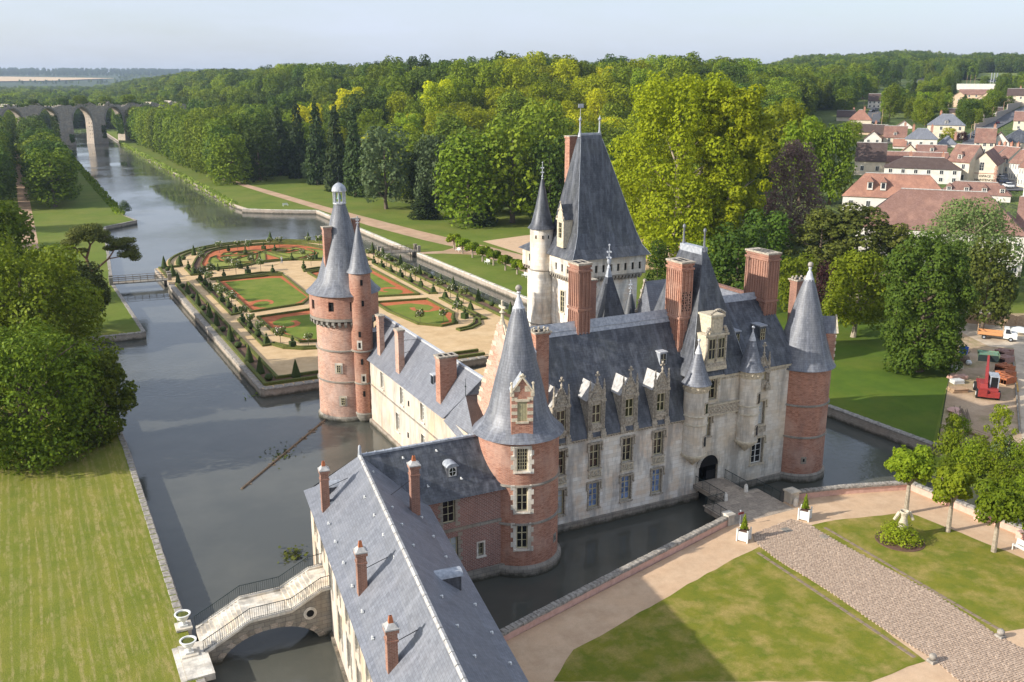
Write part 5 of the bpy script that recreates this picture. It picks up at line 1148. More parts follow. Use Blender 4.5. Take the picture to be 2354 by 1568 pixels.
for k,yy in enumerate((57.5,53,48.6,44)):
    b=MB(); b.box(76.75-.02*k,77.25,yy-.35,yy+.35,1.9,2.62); tag(b.build('wall_pier',[M['pinkwall']],loc=(77,yy,1.9)),'stubby pink pier interrupting the parapet behind the pollard trees','wall pier','piers of the right parapet')
# ------------------------------------------------------------------ castle bridge
BR=root('stone_bridge',(60,67,1.9),'paved stone bridge with iron railings leading to the arched castle gate','bridge')
b=MB(); b.prism([(58.0,72.2),(61.9,72.2),(61.9,68.2),(63.2,68.2),(63.2,62.6),(55.6,62.6),(55.6,67.0),(58.0,67.0)],1.45,1.88,0,0,True)
b.box(56.6,62.4,64.3,65.4,-1.5,1.45); b.box(58.4,61.5,69.2,70,-1.5,1.45); b.build('deck',[M['stone_grey']],BR)
t=NT('worn_paving'); oi=t.n('ObjectInfo'); t2=t.mix(oi.outputs['Random'],C('#9d9080'),C('#b8a894')); M['paving']=t.done(t.mix(t.mul(t.noise(t.coord('world'),5,4,.6,.4,.7),.5),t2,C('#5f574e')),.9)
for j in range(16):
    y0=62.65+j*.59; xa,xb=(55.65,63.15) if y0<67 else ((58.05,63.15) if y0<67.9 else (58.05,61.85)); x=xa-random.random()*.5
    while x<xb:
        w_=.85+random.random()*.35; a_,c_=max(x,xa),min(x+w_,xb)
        if c_-a_>.15:
            b=MB(); b.box(a_+.012,c_-.012,y0+.012,y0+.578,1.86,1.905+random.uniform(0,.012)); b.build('paving_slab',[M['paving']],BR)
        x+=w_
def railing(parent,pts,h_,mat,gap=.14,r=.014,name='railing',wavy=True):
    b=MB()
    for a,c in zip(pts,pts[1:]):
        a,c=Vector(a),Vector(c); b.tube(a+Vector((0,0,h_)),c+Vector((0,0,h_)),.03,None,5); b.tube(a+Vector((0,0,.1)),c+Vector((0,0,.1)),.018,None,4)
        n=max(1,int((c-a).length/gap))
        for k in range(n+1):
            p=a+(c-a)*k/n; big=(k%8==0)
            if wavy and not big:
                q=[p+Vector((0,0,.1)),p+Vector((.04,.02,.4)),p+Vector((-.04,-.02,.7)),p+Vector((0,0,h_))]
                for u_,v_ in zip(q,q[1:]): b.tube(u_,v_,r,None,3,cap=False)
            else: b.tube(p,p+Vector((0,0,h_+(.05 if big else 0))),r*(1.7 if big else 1),None,4)
    return b.build(name,[mat],parent)
railing(BR,[(58.05,71.6,1.9),(58.05,67.1,1.9),(55.7,67.0,1.9),(55.7,62.9,1.9)],1.0,M['iron']); railing(BR,[(61.85,71.6,1.9),(61.85,68.15,1.9),(63.1,68.15,1.9),(63.1,64.6,1.9)],1.0,M['iron'])
for (x,y,lab) in ((58.4,67.3,'worn conical guard stone on the castle bridge beside the left railing'),(61.6,68.0,'worn conical guard stone on the castle bridge beside the right railing'),(63.7,63.2,'leaning pale guard stone at the forecourt end of the bridge by the pier')):
    b=MB(); b.lathe(x,y,[(.24,1.88),(.21,2.3),(.17,2.6),(.08,2.72)],8); tag(b.build('guard_stone',[M['stone_white']],loc=(x,y,1.88)),lab,'bollard','guard stones of the bridge')
b=MB(); b.box(63.5,64.5,63.6,64.6,-1,3.0); b.bbox((64,64.1),.62,.62,3.0,3.15); b.bbox((64,64.1),.55,.55,3.15,3.25,0,.8); tag(b.build('gate_pier',[M['stone_white']],loc=(64,64.1,1.9)),'square stone gate pier at the right end of the bridge','pier','gate piers of the bridge')
b=MB(); b.box(54.95,55.65,62.7,63.5,-1,2.85); b.bbox((55.3,63.1),.45,.5,2.85,3.0); tag(b.build('gate_pier',[M['stone_white']],loc=(55.3,63.1,1.9)),'short stone gate pier at the left end of the bridge beside a planter','pier','gate piers of the bridge')
b=MB(); b.tube((56.0,62.3,1.9),(56.0,62.3,3.2),.025,None,5,1); b.box(55.75,56.35,62.25,62.3,3.05,3.25,0); b.ball((56.0,62.3,3.4),.1,6,1); tag(b.build('small_sign',[plain('dark_red_sign',C('#7c2f2e'),.6),M['lead']],loc=(56,62.3,1.9)),'small dark red notice on a post by the left planter','sign')
def planter(x,y,lab):
    r=root('planter',(x,y,1.9),lab,'planter','white planter boxes flanking the bridge',rz=.55)
    T0=Wm[r]; T0=T0@Matrix.Translation((0,0,-1.9)); b=MB(T0); b.bbox((0,0),.46,.46,2.0,2.85,0); b.build('box',[M['white']],r)
    for sx in (-1,1):
        for sy in (-1,1):
            b=MB(T0); b.bbox((sx*.48,sy*.48),.06,.06,1.9,3.0); b.ball((sx*.48,sy*.48,3.05),.08,6); b.build('leg',[M['white']],r)
    b=MB(T0); b.bbox((0,0),.40,.40,2.8,2.88); b.build('soil',[M['soil']],r)
    return r
PL1=planter(54.4,59.9,'white square planter with a clipped cone at the left end of the bridge'); PL2=planter(62.4,60.6,'white square planter with a clipped cone beside the right gate pier')
# ball stones at the end of drive edgings
for q,lab in ((P6(1845,1178),'stone ball on a block at the left edge of the cobbled drive'),(P6(2222,1040),'stone ball on a block at the right edge of the cobbled drive')):
    p=gx(q,1.9); b=MB(); b.bbox((p.x,p.y),.32,.32,1.88,2.1,0,.85); b.ball((p.x,p.y,2.33),.28,12); tag(b.build('ball_stone',[M['coping']],loc=p),lab,'bollard','stone balls of the drive')
for q,r_ in ((P6(1243,485),.42),(P6(1035,448),.4)):
    p=gx(q,1.9); b=MB()
    if r_>.41: b.lathe(p.x,p.y,[(r_,1.93),(r_,1.978),(r_*.86,1.985),(r_*.84,1.972),(0,1.972)],20,capt=False)
    else: b.bbox((p.x,p.y),.42,.42,1.92,1.982); 
    tag(b.build('drain_cover',[M['stone_grey']],loc=p),'round iron drain cover between drive and lawn' if r_>.41 else 'square drain cover sunk in the cobbles near the bridge','drain cover')
# ------------------------------------------------------------------ arched stone footbridge with stairs, urns
FB=root('stair_footbridge',(12.5,66.8,0),'pale stone arched footbridge with steps and iron railings, joining left lawn and foreground range','bridge')
yS,yN=64.95,68.75
dk=[(7.9,1.15),(9.3,1.8),(11.4,2.85),(14.5,2.85),(16.9,4.0),(18.3,4.05)]
xa_,xb_=8.9,16.7
def arch_z(x):
    if x<=xa_ or x>=xb_: return -1.2
    u=(x-(xa_+xb_)/2)/((xb_-xa_)/2); return -.6+2.45*math.sqrt(max(0,1-u*u))
def deck_z(x): return float(np.interp(x,[p[0] for p in dk],[p[1] for p in dk]))
xs=sorted(set([7.9,18.3]+[p[0] for p in dk]+list(np.linspace(xa_+.001,xb_-.001,27))+[xa_,xb_]))
b=MB()
for a,c in zip(xs,xs[1:]):
    za0,za1=arch_z(a),arch_z(c); zd0,zd1=deck_z(a)+.05,deck_z(c)+.05
    if (a+c)/2<xa_ or (a+c)/2>xb_: za0=za1=-1.2
    yB=yS+2.2; op_=(za0>-1.1 or za1>-1.1); zl0,zl1=(max(za0,zd0-.5),max(za1,zd1-.5)) if op_ else (za0,za1)  # barrel shape cut short of the deck so sky mirrors in the water
    b.poly([(a,yS,za0),(c,yS,za1),(c,yS,zd1),(a,yS,zd0)],0); b.poly([(a,yN,zl0),(c,yN,zl1),(c,yN,zd1),(a,yN,zd0)][::-1],0)
    if op_: b.poly([(a,yS,za0),(a,yB,za0),(c,yB,za1),(c,yS,za1)],0); b.poly([(a,yB,za0),(c,yB,za1),(c,yB,zl1),(a,yB,zl0)][::-1],0); b.poly([(a,yB,zl0),(a,yN,zl0),(c,yN,zl1),(c,yB,zl1)],0)
    for y0,y1 in ((yS-.12,yS+.3),(yN-.3,yN+.12)):
        b.poly([(a,y0,zd0+.12),(c,y0,zd1+.12),(c,y1,zd1+.12),(a,y1,zd0+.12)],1); b.poly([(a,y0,zd0-.08),(c,y0,zd1-.08),(c,y0,zd1+.12),(a,y0,zd0+.12)],1); b.poly([(c,y1,zd1-.08),(a,y1,zd0-.08),(a,y1,zd0+.12),(c,y1,zd1+.12)],1)
b.poly([(xb_,yS,-1.2),(xb_,yN,-1.2),(xb_,yN,2),(xb_,yS,2)][::-1],0)
b.build('arch',[M['stone_grey'],M['stone_white']],FB)
n=22
for i in range(n):
    a0,a1=PI*i/n,PI*(i+1)/n; cxm=(xa_+xb_)/2; rx=(xb_-xa_)/2
    P_=lambda a,k,y:(cxm-(rx+k)*math.cos(a),y,-.6+(2.45+k*.8)*math.sin(a)); e=.006
    b=MB(); q=[P_(a0+e,0,yS-.05),P_(a1-e,0,yS-.05),P_(a1-e,.5,yS-.05),P_(a0+e,.5,yS-.05)]; q2=[(p[0],yS+.1,p[2]) for p in q]
    b.poly(q[::-1],0); b.poly([q[0],q[1],q2[1],q2[0]],0); b.poly([q[3],q2[3],q2[2],q[2]],0); b.poly([q[0],q2[0],q2[3],q[3]],0); b.poly([q[1],q[2],q2[2],q2[1]],0); b.build('arch_stone',[M['stone_wall'] if i%2 else M['stone_grey']],FB)
def steps(x0,z0,x1,z1,n):
    for i in range(n):
        xa,xb=x0+(x1-x0)*i/n,x0+(x1-x0)*(i+1)/n; z=z0+(z1-z0)*(i+1)/n; b=MB(); b.box(xa+.004,xb,yS+.3,yN-.3,z-.35,z+.02); b.build('step',[M['stone_white']],FB)
steps(7.9,1.1,11.4,2.85,11); steps(14.5,2.85,16.9,4.0,7)
b=MB(); b.box(11.4,12.95,yS+.3,yN-.3,2.4,2.86); b.build('landing_slab',[M['stone_white']],FB); b=MB(); b.box(12.97,14.5,yS+.3,yN-.3,2.4,2.865); b.build('landing_slab',[M['stone_white']],FB); b=MB(); b.box(16.9,18.4,yS+.3,yN-.3,3.5,4.03); b.build('landing_slab',[M['stone_white']],FB)
for y_ in (yS+.05,yN-.05): railing(FB,[(x,y_,z+.15) for x,z in dk],.95,M['iron'],gap=.16,wavy=False)
b=MB(); b.lathe(0,0,[(.62,0),(.62,.12),(.42,.12),(.40,0)],20,capt=False); 
b=MB(Matrix.Translation((15.9,yS-.0,2.35))@Matrix.Rotation(PI/2,4,'X')); b.lathe(0,0,[(.30,-.02),(.50,-.02),(.52,.05),(.30,.07)],20,capt=False); b.build('oculus_ring',[M['stone_white']],FB)
b=MB(Matrix.Translation((15.9,yS-.0,2.35))@Matrix.Rotation(PI/2,4,'X')); b.lathe(0,0,[(.38,.0),(.38,.01)],16); b.build('oculus',[M['dark']],FB)
b=MB(); b.prism([(16.5,64.2),(18,64.2),(17.8,65),(16.4,65)],-1,-.05); b.build('pier_foot',[M['stone_grey']],FB)
def urn(x,y,lab):
    r=root('urn_pedestal',(x,y,.2),lab,'urn','white urns flanking the footbridge steps')
    b=MB(); b.bbox((x,y),.62,.62,-.6,.1); b.bbox((x,y),.5,.5,.1,1.25); b.bbox((x,y),.6,.6,1.25,1.42); b.build('pedestal',[M['stone_white']],r)
    b=MB(); b.bbox((x,y),.3,.3,1.42,1.55); b.lathe(x,y,[(.26,1.55),(.16,1.72),(.16,1.82),(.32,1.92),(.44,2.1),(.46,2.28),(.60,2.36),(.62,2.44),(.50,2.45),(.46,2.36)],24,capt=False); b.build('urn',[M['white']],r)
    b=MB(); b.lathe(x,y,[(.46,2.36),(.0,2.44)],20,capt=False); b.build('planting',[M['boxhedge']],r)
urn(6.9,65.3,'white garden urn on a stone pedestal at the near side of the footbridge steps'); urn(7.1,69.2,'white garden urn on a stone pedestal at the far side of the footbridge steps')
FS=root('lawn_steps',(5.8,66,1.2),'wide pale stone steps on the lawn in front of the two urns','steps')
for i in range(4): b=MB(); b.box(5.0+i*.42,5.4+i*.42+(3.0 if i==3 else 0)*.5,62,66.6,.8,1.0+.08*(i+1)); b.build('step',[M['stone_white']],FS)
# floating timber boom in the moat
q0,q1=gx(zq(600,1900,.6372,575,90),0),gx((748,965),0); b=MB(); b.tube(q0+Vector((0,0,.05)),q1+Vector((0,0,.05)),.13,.13,6)
for k in range(26):
    p=q0+(q1-q0)*random.random(); b.bbox((p.x+random.uniform(.1,.5),p.y+random.uniform(.1,.4)),random.uniform(.1,.4),random.uniform(.1,.3),-.02,.04)
BO=b.build('floating_boom',[M['wood']],loc=q0); tag(BO,'long floating timber boom with caught weed in the moat','timber boom')
# ------------------------------------------------------------------ FORMAL GARDEN
ZG=1.35
GP=[(26.0,125.2),(25.0,203),(24.6,222.2),(27.0,222.6)]
GP+=[(50.6+26.0*math.cos(a)*-1*-1,222.6+0*a) for a in []]
arc=[(50.6-23.6*math.cos(PI*i/20),222.6+27.8*math.sin(PI*i/20)) for i in range(21)]
GP+=arc[1:-1]+[(74.3,222.6),(76.6,222.6),(76.6,140),(76.6,126)]
slab('garden_ground',GP,ZG,M['gravel'])
wallrun('quay_wall',[(76.4,222),(76.4,140),(76.4,126)],-1.5,1.2,.5,M['stone_wall'],'low stone edge on the right side of the formal garden','wall','quay walls of the moat',kindj=True)
slab('castle_court',[(41,80),(66,80),(66,122),(44,116),(41,112)],1.7,M['gravel'])
HG='box hedges of the formal garden'
def hedge(pts,label,closed=False,h_=.42,wd=.42,z=ZG):
    b=MB(); P=[Vector((p[0],p[1],0)) for p in pts]
    if closed: P.append(P[0])
    for a,c in zip(P,P[1:]):
        if (c-a).length<.05: continue
        d=(c-a).normalized(); b.obox((a-d*wd*.5)[:2],(c+d*wd*.5)[:2],wd,z-.05,z+h_+random.uniform(-.012,.012))
    tag(b.build('box_hedge',[M['boxhedge']],loc=(P[0].x,P[0].y,z)),label,'hedge',HG)
def gp(lst,f,z=ZG): return [tuple(gx(f(x,y),z)[:2]) for x,y in lst]
# outer planting strips (left bank, near edge, right bank) bounded by two hedges
L0=gp([(665,300),(1485,1195)],ZA); 
slab('planting_bed',[(26.6,126.4),(26.0,202),(28.2,202),(28.8,128.6),(60,128.8),(60,126.4)],ZG+.03,M['soil'],z0=1.3)
hedge([(60,126.5),(26.7,126.4),(26.0,202)],'long clipped box hedge behind the near and left garden walls',wd=.5)
hedge([(60,128.7),(28.9,128.7),(28.3,202)],'long clipped box hedge between the cone row and the gravel walk')
slab('planting_bed',[(73.6,132),(73.6,220),(75.8,220),(75.8,132)],ZG+.03,M['soil'],z0=1.3)
hedge([(76.0,130),(76.0,221)],'long clipped box hedge on the right garden edge above the canal arm',wd=.5); hedge([(73.5,132),(73.5,214)],'long clipped box hedge between the right cone row and gravel walk')
hedge([(25.4,209.5),(25.3,221.6),(29.5,221.8)],'short box hedge in the far left garden corner by the footbridge'); hedge([(27.6,210),(27.5,219)],'short box hedge beside the walk in the far left garden corner')
arc2=[(50.6-22.9*math.cos(PI*i/24),222.2+27.2*math.sin(PI*i/24)) for i in range(25)]; arc3=[(50.6-21.2*math.cos(PI*i/24),222.2+25.4*math.sin(PI*i/24)) for i in range(25)]
hedge(arc2,'curved outer box hedge of the rounded far end of the garden'); hedge(arc3,'curved inner box hedge of the rounded far end of the garden')
# parterres: red ground, grass with scroll cut outs, hedge rim
CXG=50.7
def parterre(red,green,scrolls,lab,mirror=False):
    mm=(lambda p:(2*CXG-p[0],p[1])) if mirror else (lambda p:p)
    R_=[mm(p) for p in red]; sheet('red_gravel_bed',R_,ZG+.012,M['redgravel']); sheet('parterre_lawn',[mm(p) for p in green],ZG+.024,M['lawn_garden'])
    for (c,r0,r1,a0,a1) in scrolls:
        n=18; o=[];i_=[]
        for k in range(n+1):
            a=a0+(a1-a0)*k/n; r=r0+(r1-r0)*k/n; w_=1.15*(1-k/n*.75); o.append(mm((c[0]+(r+w_/2)*math.cos(a),c[1]+(r+w_/2)*math.sin(a)*1.25))); i_.append(mm((c[0]+(r-w_/2)*math.cos(a),c[1]+(r-w_/2)*math.sin(a)*1.25)))
        sheet('red_gravel_scroll',o+i_[::-1],ZG+.036,M['redgravel'])
    hedge(R_,lab,True,.38,.4)
red2=gp([(1048,283),(1460,243),(1500,236),(1640,232),(1885,430),(1815,490),(1355,562)],ZA); gr2=gp([(1118,288),(1500,255),(1615,252),(1855,425),(1780,468),(1690,500),(1560,520),(1430,518),(1380,505),(1365,492),(1385,475),(1330,468)],ZA)
sc2=[((36.2,155.6),3.4,1.6,-2.4,.2)] if False else []
red1=gp([(1415,610),(1885,540),(2000,620),(2100,760),(1990,820),(1800,830),(1720,790),(1580,760)],ZA); gr1=gp([(1545,650),(1640,605),(1900,575),(2020,660),(2080,760),(1960,800),(1800,800),(1690,755),(1590,705),(1680,690),(1560,675)],ZA)
def scr(f,lst,lab=None): return gp(lst,f)
parterre(red2,gr2,[],'low box hedge round the grass parterre with a scroll, far left quarter of the garden')
parterre(red1,gr1,[],'low box hedge round the grass parterre nearest the left brick tower')
s2=gp([(1325,470),(1420,450),(1500,446),(1545,455),(1560,470),(1545,484),(1505,486),(1530,474),(1500,462),(1440,463),(1390,478),(1362,500)],ZA); s1=gp([(1590,705),(1690,690),(1745,672),(1740,650),(1700,640),(1760,633),(1800,655),(1785,678),(1730,695),(1650,702)],ZA)
for s_ in (s2,s1): sheet('red_gravel_scroll',s_,ZG+.036,M['redgravel'])
mir=lambda P:[(2*CXG-p[0],p[1]) for p in P]
parterre(mir(red2),mir(gr2),[],'low box hedge round the grass parterre behind the bell lantern tower')
parterre(mir(red1),mir(gr1),[],'low box hedge round the grass parterre right of the bell lantern tower')
for s_ in (s2,s1): sheet('red_gravel_scroll',mir(s_),ZG+.036,M['redgravel'])
# far half-round parterre
hl_=[(46.4,218.2),(43.2,215.7),(39.5,214.5),(35.4,214.3),(31.8,213.6),(32.3,221),(34.2,228.5),(36.3,235.5),(38.6,240.2),(42.5,243),(47.2,244.3),(50.7,244.5)]; rh=[(50.7,218.6)]+hl_+[(101.4-p[0],p[1]) for p in hl_[:-1]][::-1]
sheet('flower_bed',rh,ZG+.008,M['soil']); hedge(rh,'curved box hedge round the far half moon parterre',True,.34,.36); cx9,cy9=50.7,229.5; ri=[(cx9+(p[0]-cx9)*.885,cy9+(p[1]-cy9)*.86+.3) for p in rh]; sheet('red_gravel_bed',ri,ZG+.016,M['redgravel']); hedge(ri,'inner curved box hedge of the far half moon parterre',True,.28,.28)
HMS=[([(300,335),(315,300),(372,278),(366,300),(400,325),(470,338),(560,342),(705,345),(640,366),(500,386),(385,394),(335,372)],'outer crescent'),([(408,303),(425,290),(500,284),(592,286),(545,304),(480,325),(440,320)],'left wedge'),([(515,324),(600,296),(726,264),(724,305),(700,333),(600,334)],'right wedge'),([(412,277),(440,256),(520,250),(492,272)],'small top leaf'),([(760,238),(850,258),(1004,300),(900,318),(740,328),(752,290)],'middle leaf')]
for sgn in (1,-1):
    side='left' if sgn>0 else 'right'; mf=(lambda P:P) if sgn>0 else mir
    for L9,nm9 in HMS:
        if nm9=='middle leaf': L9=[(752,238),(805,246),(812,322),(738,328),(748,290)]
        P9=mf(gp(L9,G5)); sheet('parterre_lawn',P9,ZG+.024,M['lawn_pale']); hedge(P9,'thin box hedge outlining the %s of the %s half moon bed'%(nm9,side),True,.2,.2)
    c=mf([tuple(gx(G5(630,256),ZG)[:2])])[0]; R9=[(c[0]+3.4*math.cos(2*PI*k/20),c[1]+2.9*math.sin(2*PI*k/20)) for k in range(20)]; sheet('red_gravel_scroll',R9,ZG+.03,M['redgravel']); hedge(R9,'ring of box hedge round the %s flower bed of the half moon'%side,True,.3,.28)
    R9=[(c[0]+1.8*math.cos(2*PI*k/16),c[1]+1.5*math.sin(2*PI*k/16)) for k in range(16)]; sheet('flower_bed',R9,ZG+.036,M['soil']); hedge(R9,'small inner ring of box in the %s half moon flower bed'%side,True,.24,.22)
# long rose borders with topiary
def border(pts,lab):
    sheet('flower_bed',pts,ZG+.02,M['soil']); hedge(pts,lab,True,.32,.36)
bl=gp([(770,172),(870,158),(900,172),(1630,210),(1640,218),(990,262),(870,270),(820,232)],ZA) if False else None
B1=gp([(868,270),(915,266),(1250,575),(1182,588)],ZA); B2=gp([(1238,632),(1290,628),(1530,855),(1465,865)],ZA); B3=gp([(1530,850),(1560,840),(1680,868),(1820,880),(1955,872),(1965,888),(1820,896),(1650,886)],ZA)
B4=gp([(765,170),(800,160),(850,215),(1000,205),(1010,216),(822,232)],ZA); B5=gp([(990,262),(1300,228),(1440,208),(1600,204),(1632,216),(1480,224),(1310,245),(1010,274)],ZA)
for P,a,bb in ((B1,'left rose border with topiary beside the far grass parterre','right rose border with topiary beside the far grass parterre'),(B2,'left rose border with topiary beside the near grass parterre','right rose border with topiary beside the near grass parterre'),(B3,'curved rose border at the near left end of the garden','curved rose border at the near right end of the garden'),(B4,'short rose border by the left half moon corner','short rose border by the right half moon corner'),(B5,'cross border of topiary left of the garden axis','cross border of topiary right of the garden axis')):
    border(P,'low box hedge of the '+a); border(mir(P),'low box hedge of the '+bb)
# topiary meshes
def lumpy(me,amp,seed):
    r=np.random.default_rng(seed); n=len(me.vertices); c=np.empty(n*3); me.vertices.foreach_get('co',c); c=c.reshape(-1,3); c[:,:2]*=(1+r.uniform(-amp,amp,(n,1))); me.vertices.foreach_set('co',c.ravel())
def mk(fn,name,seed=1,amp=.05):
    b=MB(); fn(b); me=b.mesh(name,[M['hedge']]); lumpy(me,amp,seed); return me
cone_m=mk(lambda b:b.lathe(0,0,[(.62,0),(.64,.25),(.5,.8),(.33,1.5),(.15,2.2),(.03,2.6)],12),'clipped_cone')
ball_m=mk(lambda b:b.ball((0,0,.5),.62,12,0,.85),'clipped_ball')
top1=mk(lambda b:(b.ball((0,0,.5),.52,12,0,.95),b.lathe(0,0,[(.12,.9),(.34,.98),(.36,1.08),(.1,1.16),(.09,1.25),(.24,1.32),(.2,1.45),(.05,1.9)],10)),'tiered_topiary')
top2=mk(lambda b:(b.bbox((0,0),.5,.5,0,.95,0,.94),b.lathe(0,0,[(.1,.9),(.1,1.1)],6,capt=False),b.ball((0,0,1.35),.32,10),b.ball((0,0,1.8),.14,8)),'box_topiary',2,.03)
top3=mk(lambda b:(b.bbox((0,0),.55,.55,0,1.15,0,.45),b.lathe(0,0,[(.14,1.1),(.3,1.2),(.1,1.32)],10),b.ball((0,0,1.55),.2,8),b.lathe(0,0,[(.05,1.7),(.02,2.0)],6)),'pyramid_topiary',3,.03)
def things(name,me,pts,label,cat,group=None,smin=.9,smax=1.12):
    for i,p in enumerate(pts):
        o=bpy.data.objects.new(name,me); COL.objects.link(o); o.location=(p[0],p[1],p[2] if len(p)>2 else ZG); s_=random.uniform(smin,smax); o.scale=(s_,s_,s_); o.rotation_euler=(0,0,random.uniform(0,6)); tag(o,label,cat,group)
cl=gp([(702,300),(787,395),(880,498),(982,610),(1047,680),(1170,820),(1340,1005),(1437,1108)],ZA)
things('yew_cone',cone_m,cl,'dark clipped yew cone in the row along the left garden wall','topiary','yew cones along the left garden wall')
things('yew_cone',cone_m,gp([(1757,1140)],ZA),'dark clipped yew cone alone by the near garden wall','topiary')
things('yew_cone',cone_m,gp([(577,165),(655,238),(718,145),(842,48)],ZA)+gp([(855,150),(1195,148)],G5),'dark clipped yew cone at the far edge of the garden against the water','topiary','yew cones along the far garden edge')
cr=gp([(968,970),(875,925),(1127,1040),(1298,1118),(1488,1205),(1598,1253),(1822,1358),(2110,1470)],Z1)
things('yew_cone',cone_m,cr,'clipped yew cone in the row along the right garden edge','topiary','yew cones along the right garden edge')
things('box_ball',ball_m,gp([(742,338),(830,432),(930,540),(1105,730),(1240,875),(1515,1170)],ZA),'clipped box ball between cones along the left garden wall','topiary','box balls along the left garden wall',.85,1)
things('box_ball',ball_m,gp([(607,190),(750,90)],ZA)+gp([(262,225)],G5),'clipped box ball at the far left curve of the garden','topiary','box balls at the far garden curve',.85,1)
things('box_ball',ball_m,gp([(1045,995),(1210,1070),(1393,1150),(1710,1290),(1943,1400)],Z1),'clipped box ball between cones along the right garden edge','topiary','box balls along the right garden edge',.8,.95)
tl=[(122,395),(172,440),(480,240),(387,415),(440,465),(588,390),(655,440),(768,345),(877,430),(1047,320),(1155,400),(1253,310),(795,220),(895,235),(632,265),(228,500),(275,545),(322,590),(418,690),(485,745),(545,795),(605,870),(675,930),(745,1000),(823,1070),(1055,1095)]
kinds=[1,3,1,1,1,2,2,1,1,1,1,2,2,1,1,3,1,2,2,1,3,2,1,1,3,2]
for k in (1,2,3):
    me={1:top1,2:top2,3:top3}[k]; nm={1:'tiered topiary, ball under stacked rings',2:'clipped cube topiary topped by a ball',3:'clipped pyramid topiary with a small crown'}[k]
    things('topiary',me,gp([q for q,j in zip(tl,kinds) if j==k],G5),nm+', left half of the garden','topiary','topiary %s of the left garden half'%('rings' if k==1 else 'cubes' if k==2 else 'pyramids'))
tr_=[(887,1025,1),(957,1055,2),(1040,1100,1),(1125,1140,2),(1215,1185,1),(1307,1225,3),(1420,1285,3),(1525,1330,3),(1635,1380,1),(1752,1435,3),(1700,1510,2),(1605,1560,1)]
for k in (1,2,3):
    me={1:top1,2:top2,3:top3}[k]; nm={1:'tiered topiary, ball under stacked rings',2:'clipped cube topiary topped by a ball',3:'clipped pyramid topiary with a small crown'}[k]
    things('topiary',me,gp([(x,y) for x,y,j in tr_ if j==k],Z1),nm+', right half of the garden','topiary','topiary %s of the right garden half'%('rings' if k==1 else 'cubes' if k==2 else 'pyramids'))
# garden footbridges
def footbridge(A,B,wd,lab,slats):
    r=root('garden_footbridge',A,lab,'bridge','footbridges of the garden'); A,B=Vector(A),Vector(B); d=(B-A).normalized(); n_=Vector((-d.y,d.x,0))*wd/2
    b=MB(); b.obox(A[:2],B[:2],wd,A.z-.28,A.z-.05); b.build('deck',[M['stone_grey']],r)
    for s_ in (-1,1):
        b=MB(); a,c=A+n_*s_,B+n_*s_; k_=8
        for k in range(k_+1): p=a+(c-a)*k/k_; b.tube(p-Vector((0,0,.1)),p+Vector((0,0,1.1)),.05,None,4)
        for h_ in ((.35,.7,1.1) if not slats else (.15,1.1)): b.tube(a+Vector((0,0,h_)),c+Vector((0,0,h_)),.05,None,4)
        if slats:
            m=int((c-a).length/.22)
            for k in range(m): p=a+(c-a)*k/m; b.tube(p+Vector((0,0,.1)),p+Vector((0,0,1.1)),.025,None,3)
        b.build('railing',[M['wood']],r)
    for P in (A+n_,A-n_,B+n_,B-n_): b=MB(); b.bbox((P.x,P.y),.35,.35,-1,A.z+1.1); b.bbox((P.x,P.y),.42,.42,A.z+1.1,A.z+1.25); b.build('pier',[M['stone_grey']],r)
footbridge((14.2,209.5,1.5),(25.6,208.6,1.5),2.6,'brown railed footbridge over the moat at the left of the garden',False)
footbridge((76.0,218.0,1.6),(85.2,217.2,1.6),3.0,'brown slatted footbridge joining the garden to the park at right',True)
b=MB(); b.prism([(84.9,217),(92,214),(100,216),(112,223),(125,227),(150,225),(150,190),(128,196),(104,213),(92,211),(84.9,212)] if False else [(85,215.5),(92,214.5),(97,213)],1.2,1.31); 
sheet('park_path',[(85,215.3),(91,214.5),(96,218),(93,232),(88.6,262),(85,310),(80.5,360),(77,405),(80,407),(85,360),(89.5,312),(93,285),(97.5,250),(101,228),(104,214),(106,200),(106,170),(96,170),(97,205),(90,211),(85,212.6)],1.318,M['path'])
sheet('gravel_terrace',[gx(Z1(1860,820),1.3)[:2],gx(Z1(2240,768),1.3)[:2],(175,230),(160,170),(106,172),(106.5,205)],1.324,M['gravel_pink'])
# ------------------------------------------------------------------ TREES
def quadmesh(name,c,nrm,size,mat,rg,asp=.75):
    n=len(c); nrm=nrm/np.linalg.norm(nrm,axis=1,keepdims=True); r=rg.normal(size=(n,3)); t=np.cross(nrm,r); t/=np.linalg.norm(t,axis=1,keepdims=True); b=np.cross(nrm,t)
    s=size[:,None]; v=np.stack([c-t*s*.5-b*s*.12*asp,c-b*s*.5*asp+t*s*.1,c+t*s*.5+b*s*.1*asp,c+b*s*.5*asp-t*s*.08],1).reshape(-1,3)
    me=bpy.data.meshes.new(name); me.vertices.add(4*n); me.vertices.foreach_set('co',v.ravel().astype(np.float32)); me.loops.add(4*n); me.loops.foreach_set('vertex_index',np.arange(4*n,dtype=np.int32)); me.polygons.add(n); me.polygons.foreach_set('loop_start',np.arange(0,4*n,4,dtype=np.int32)); me.materials.append(mat); me.update(); me.validate(); return me
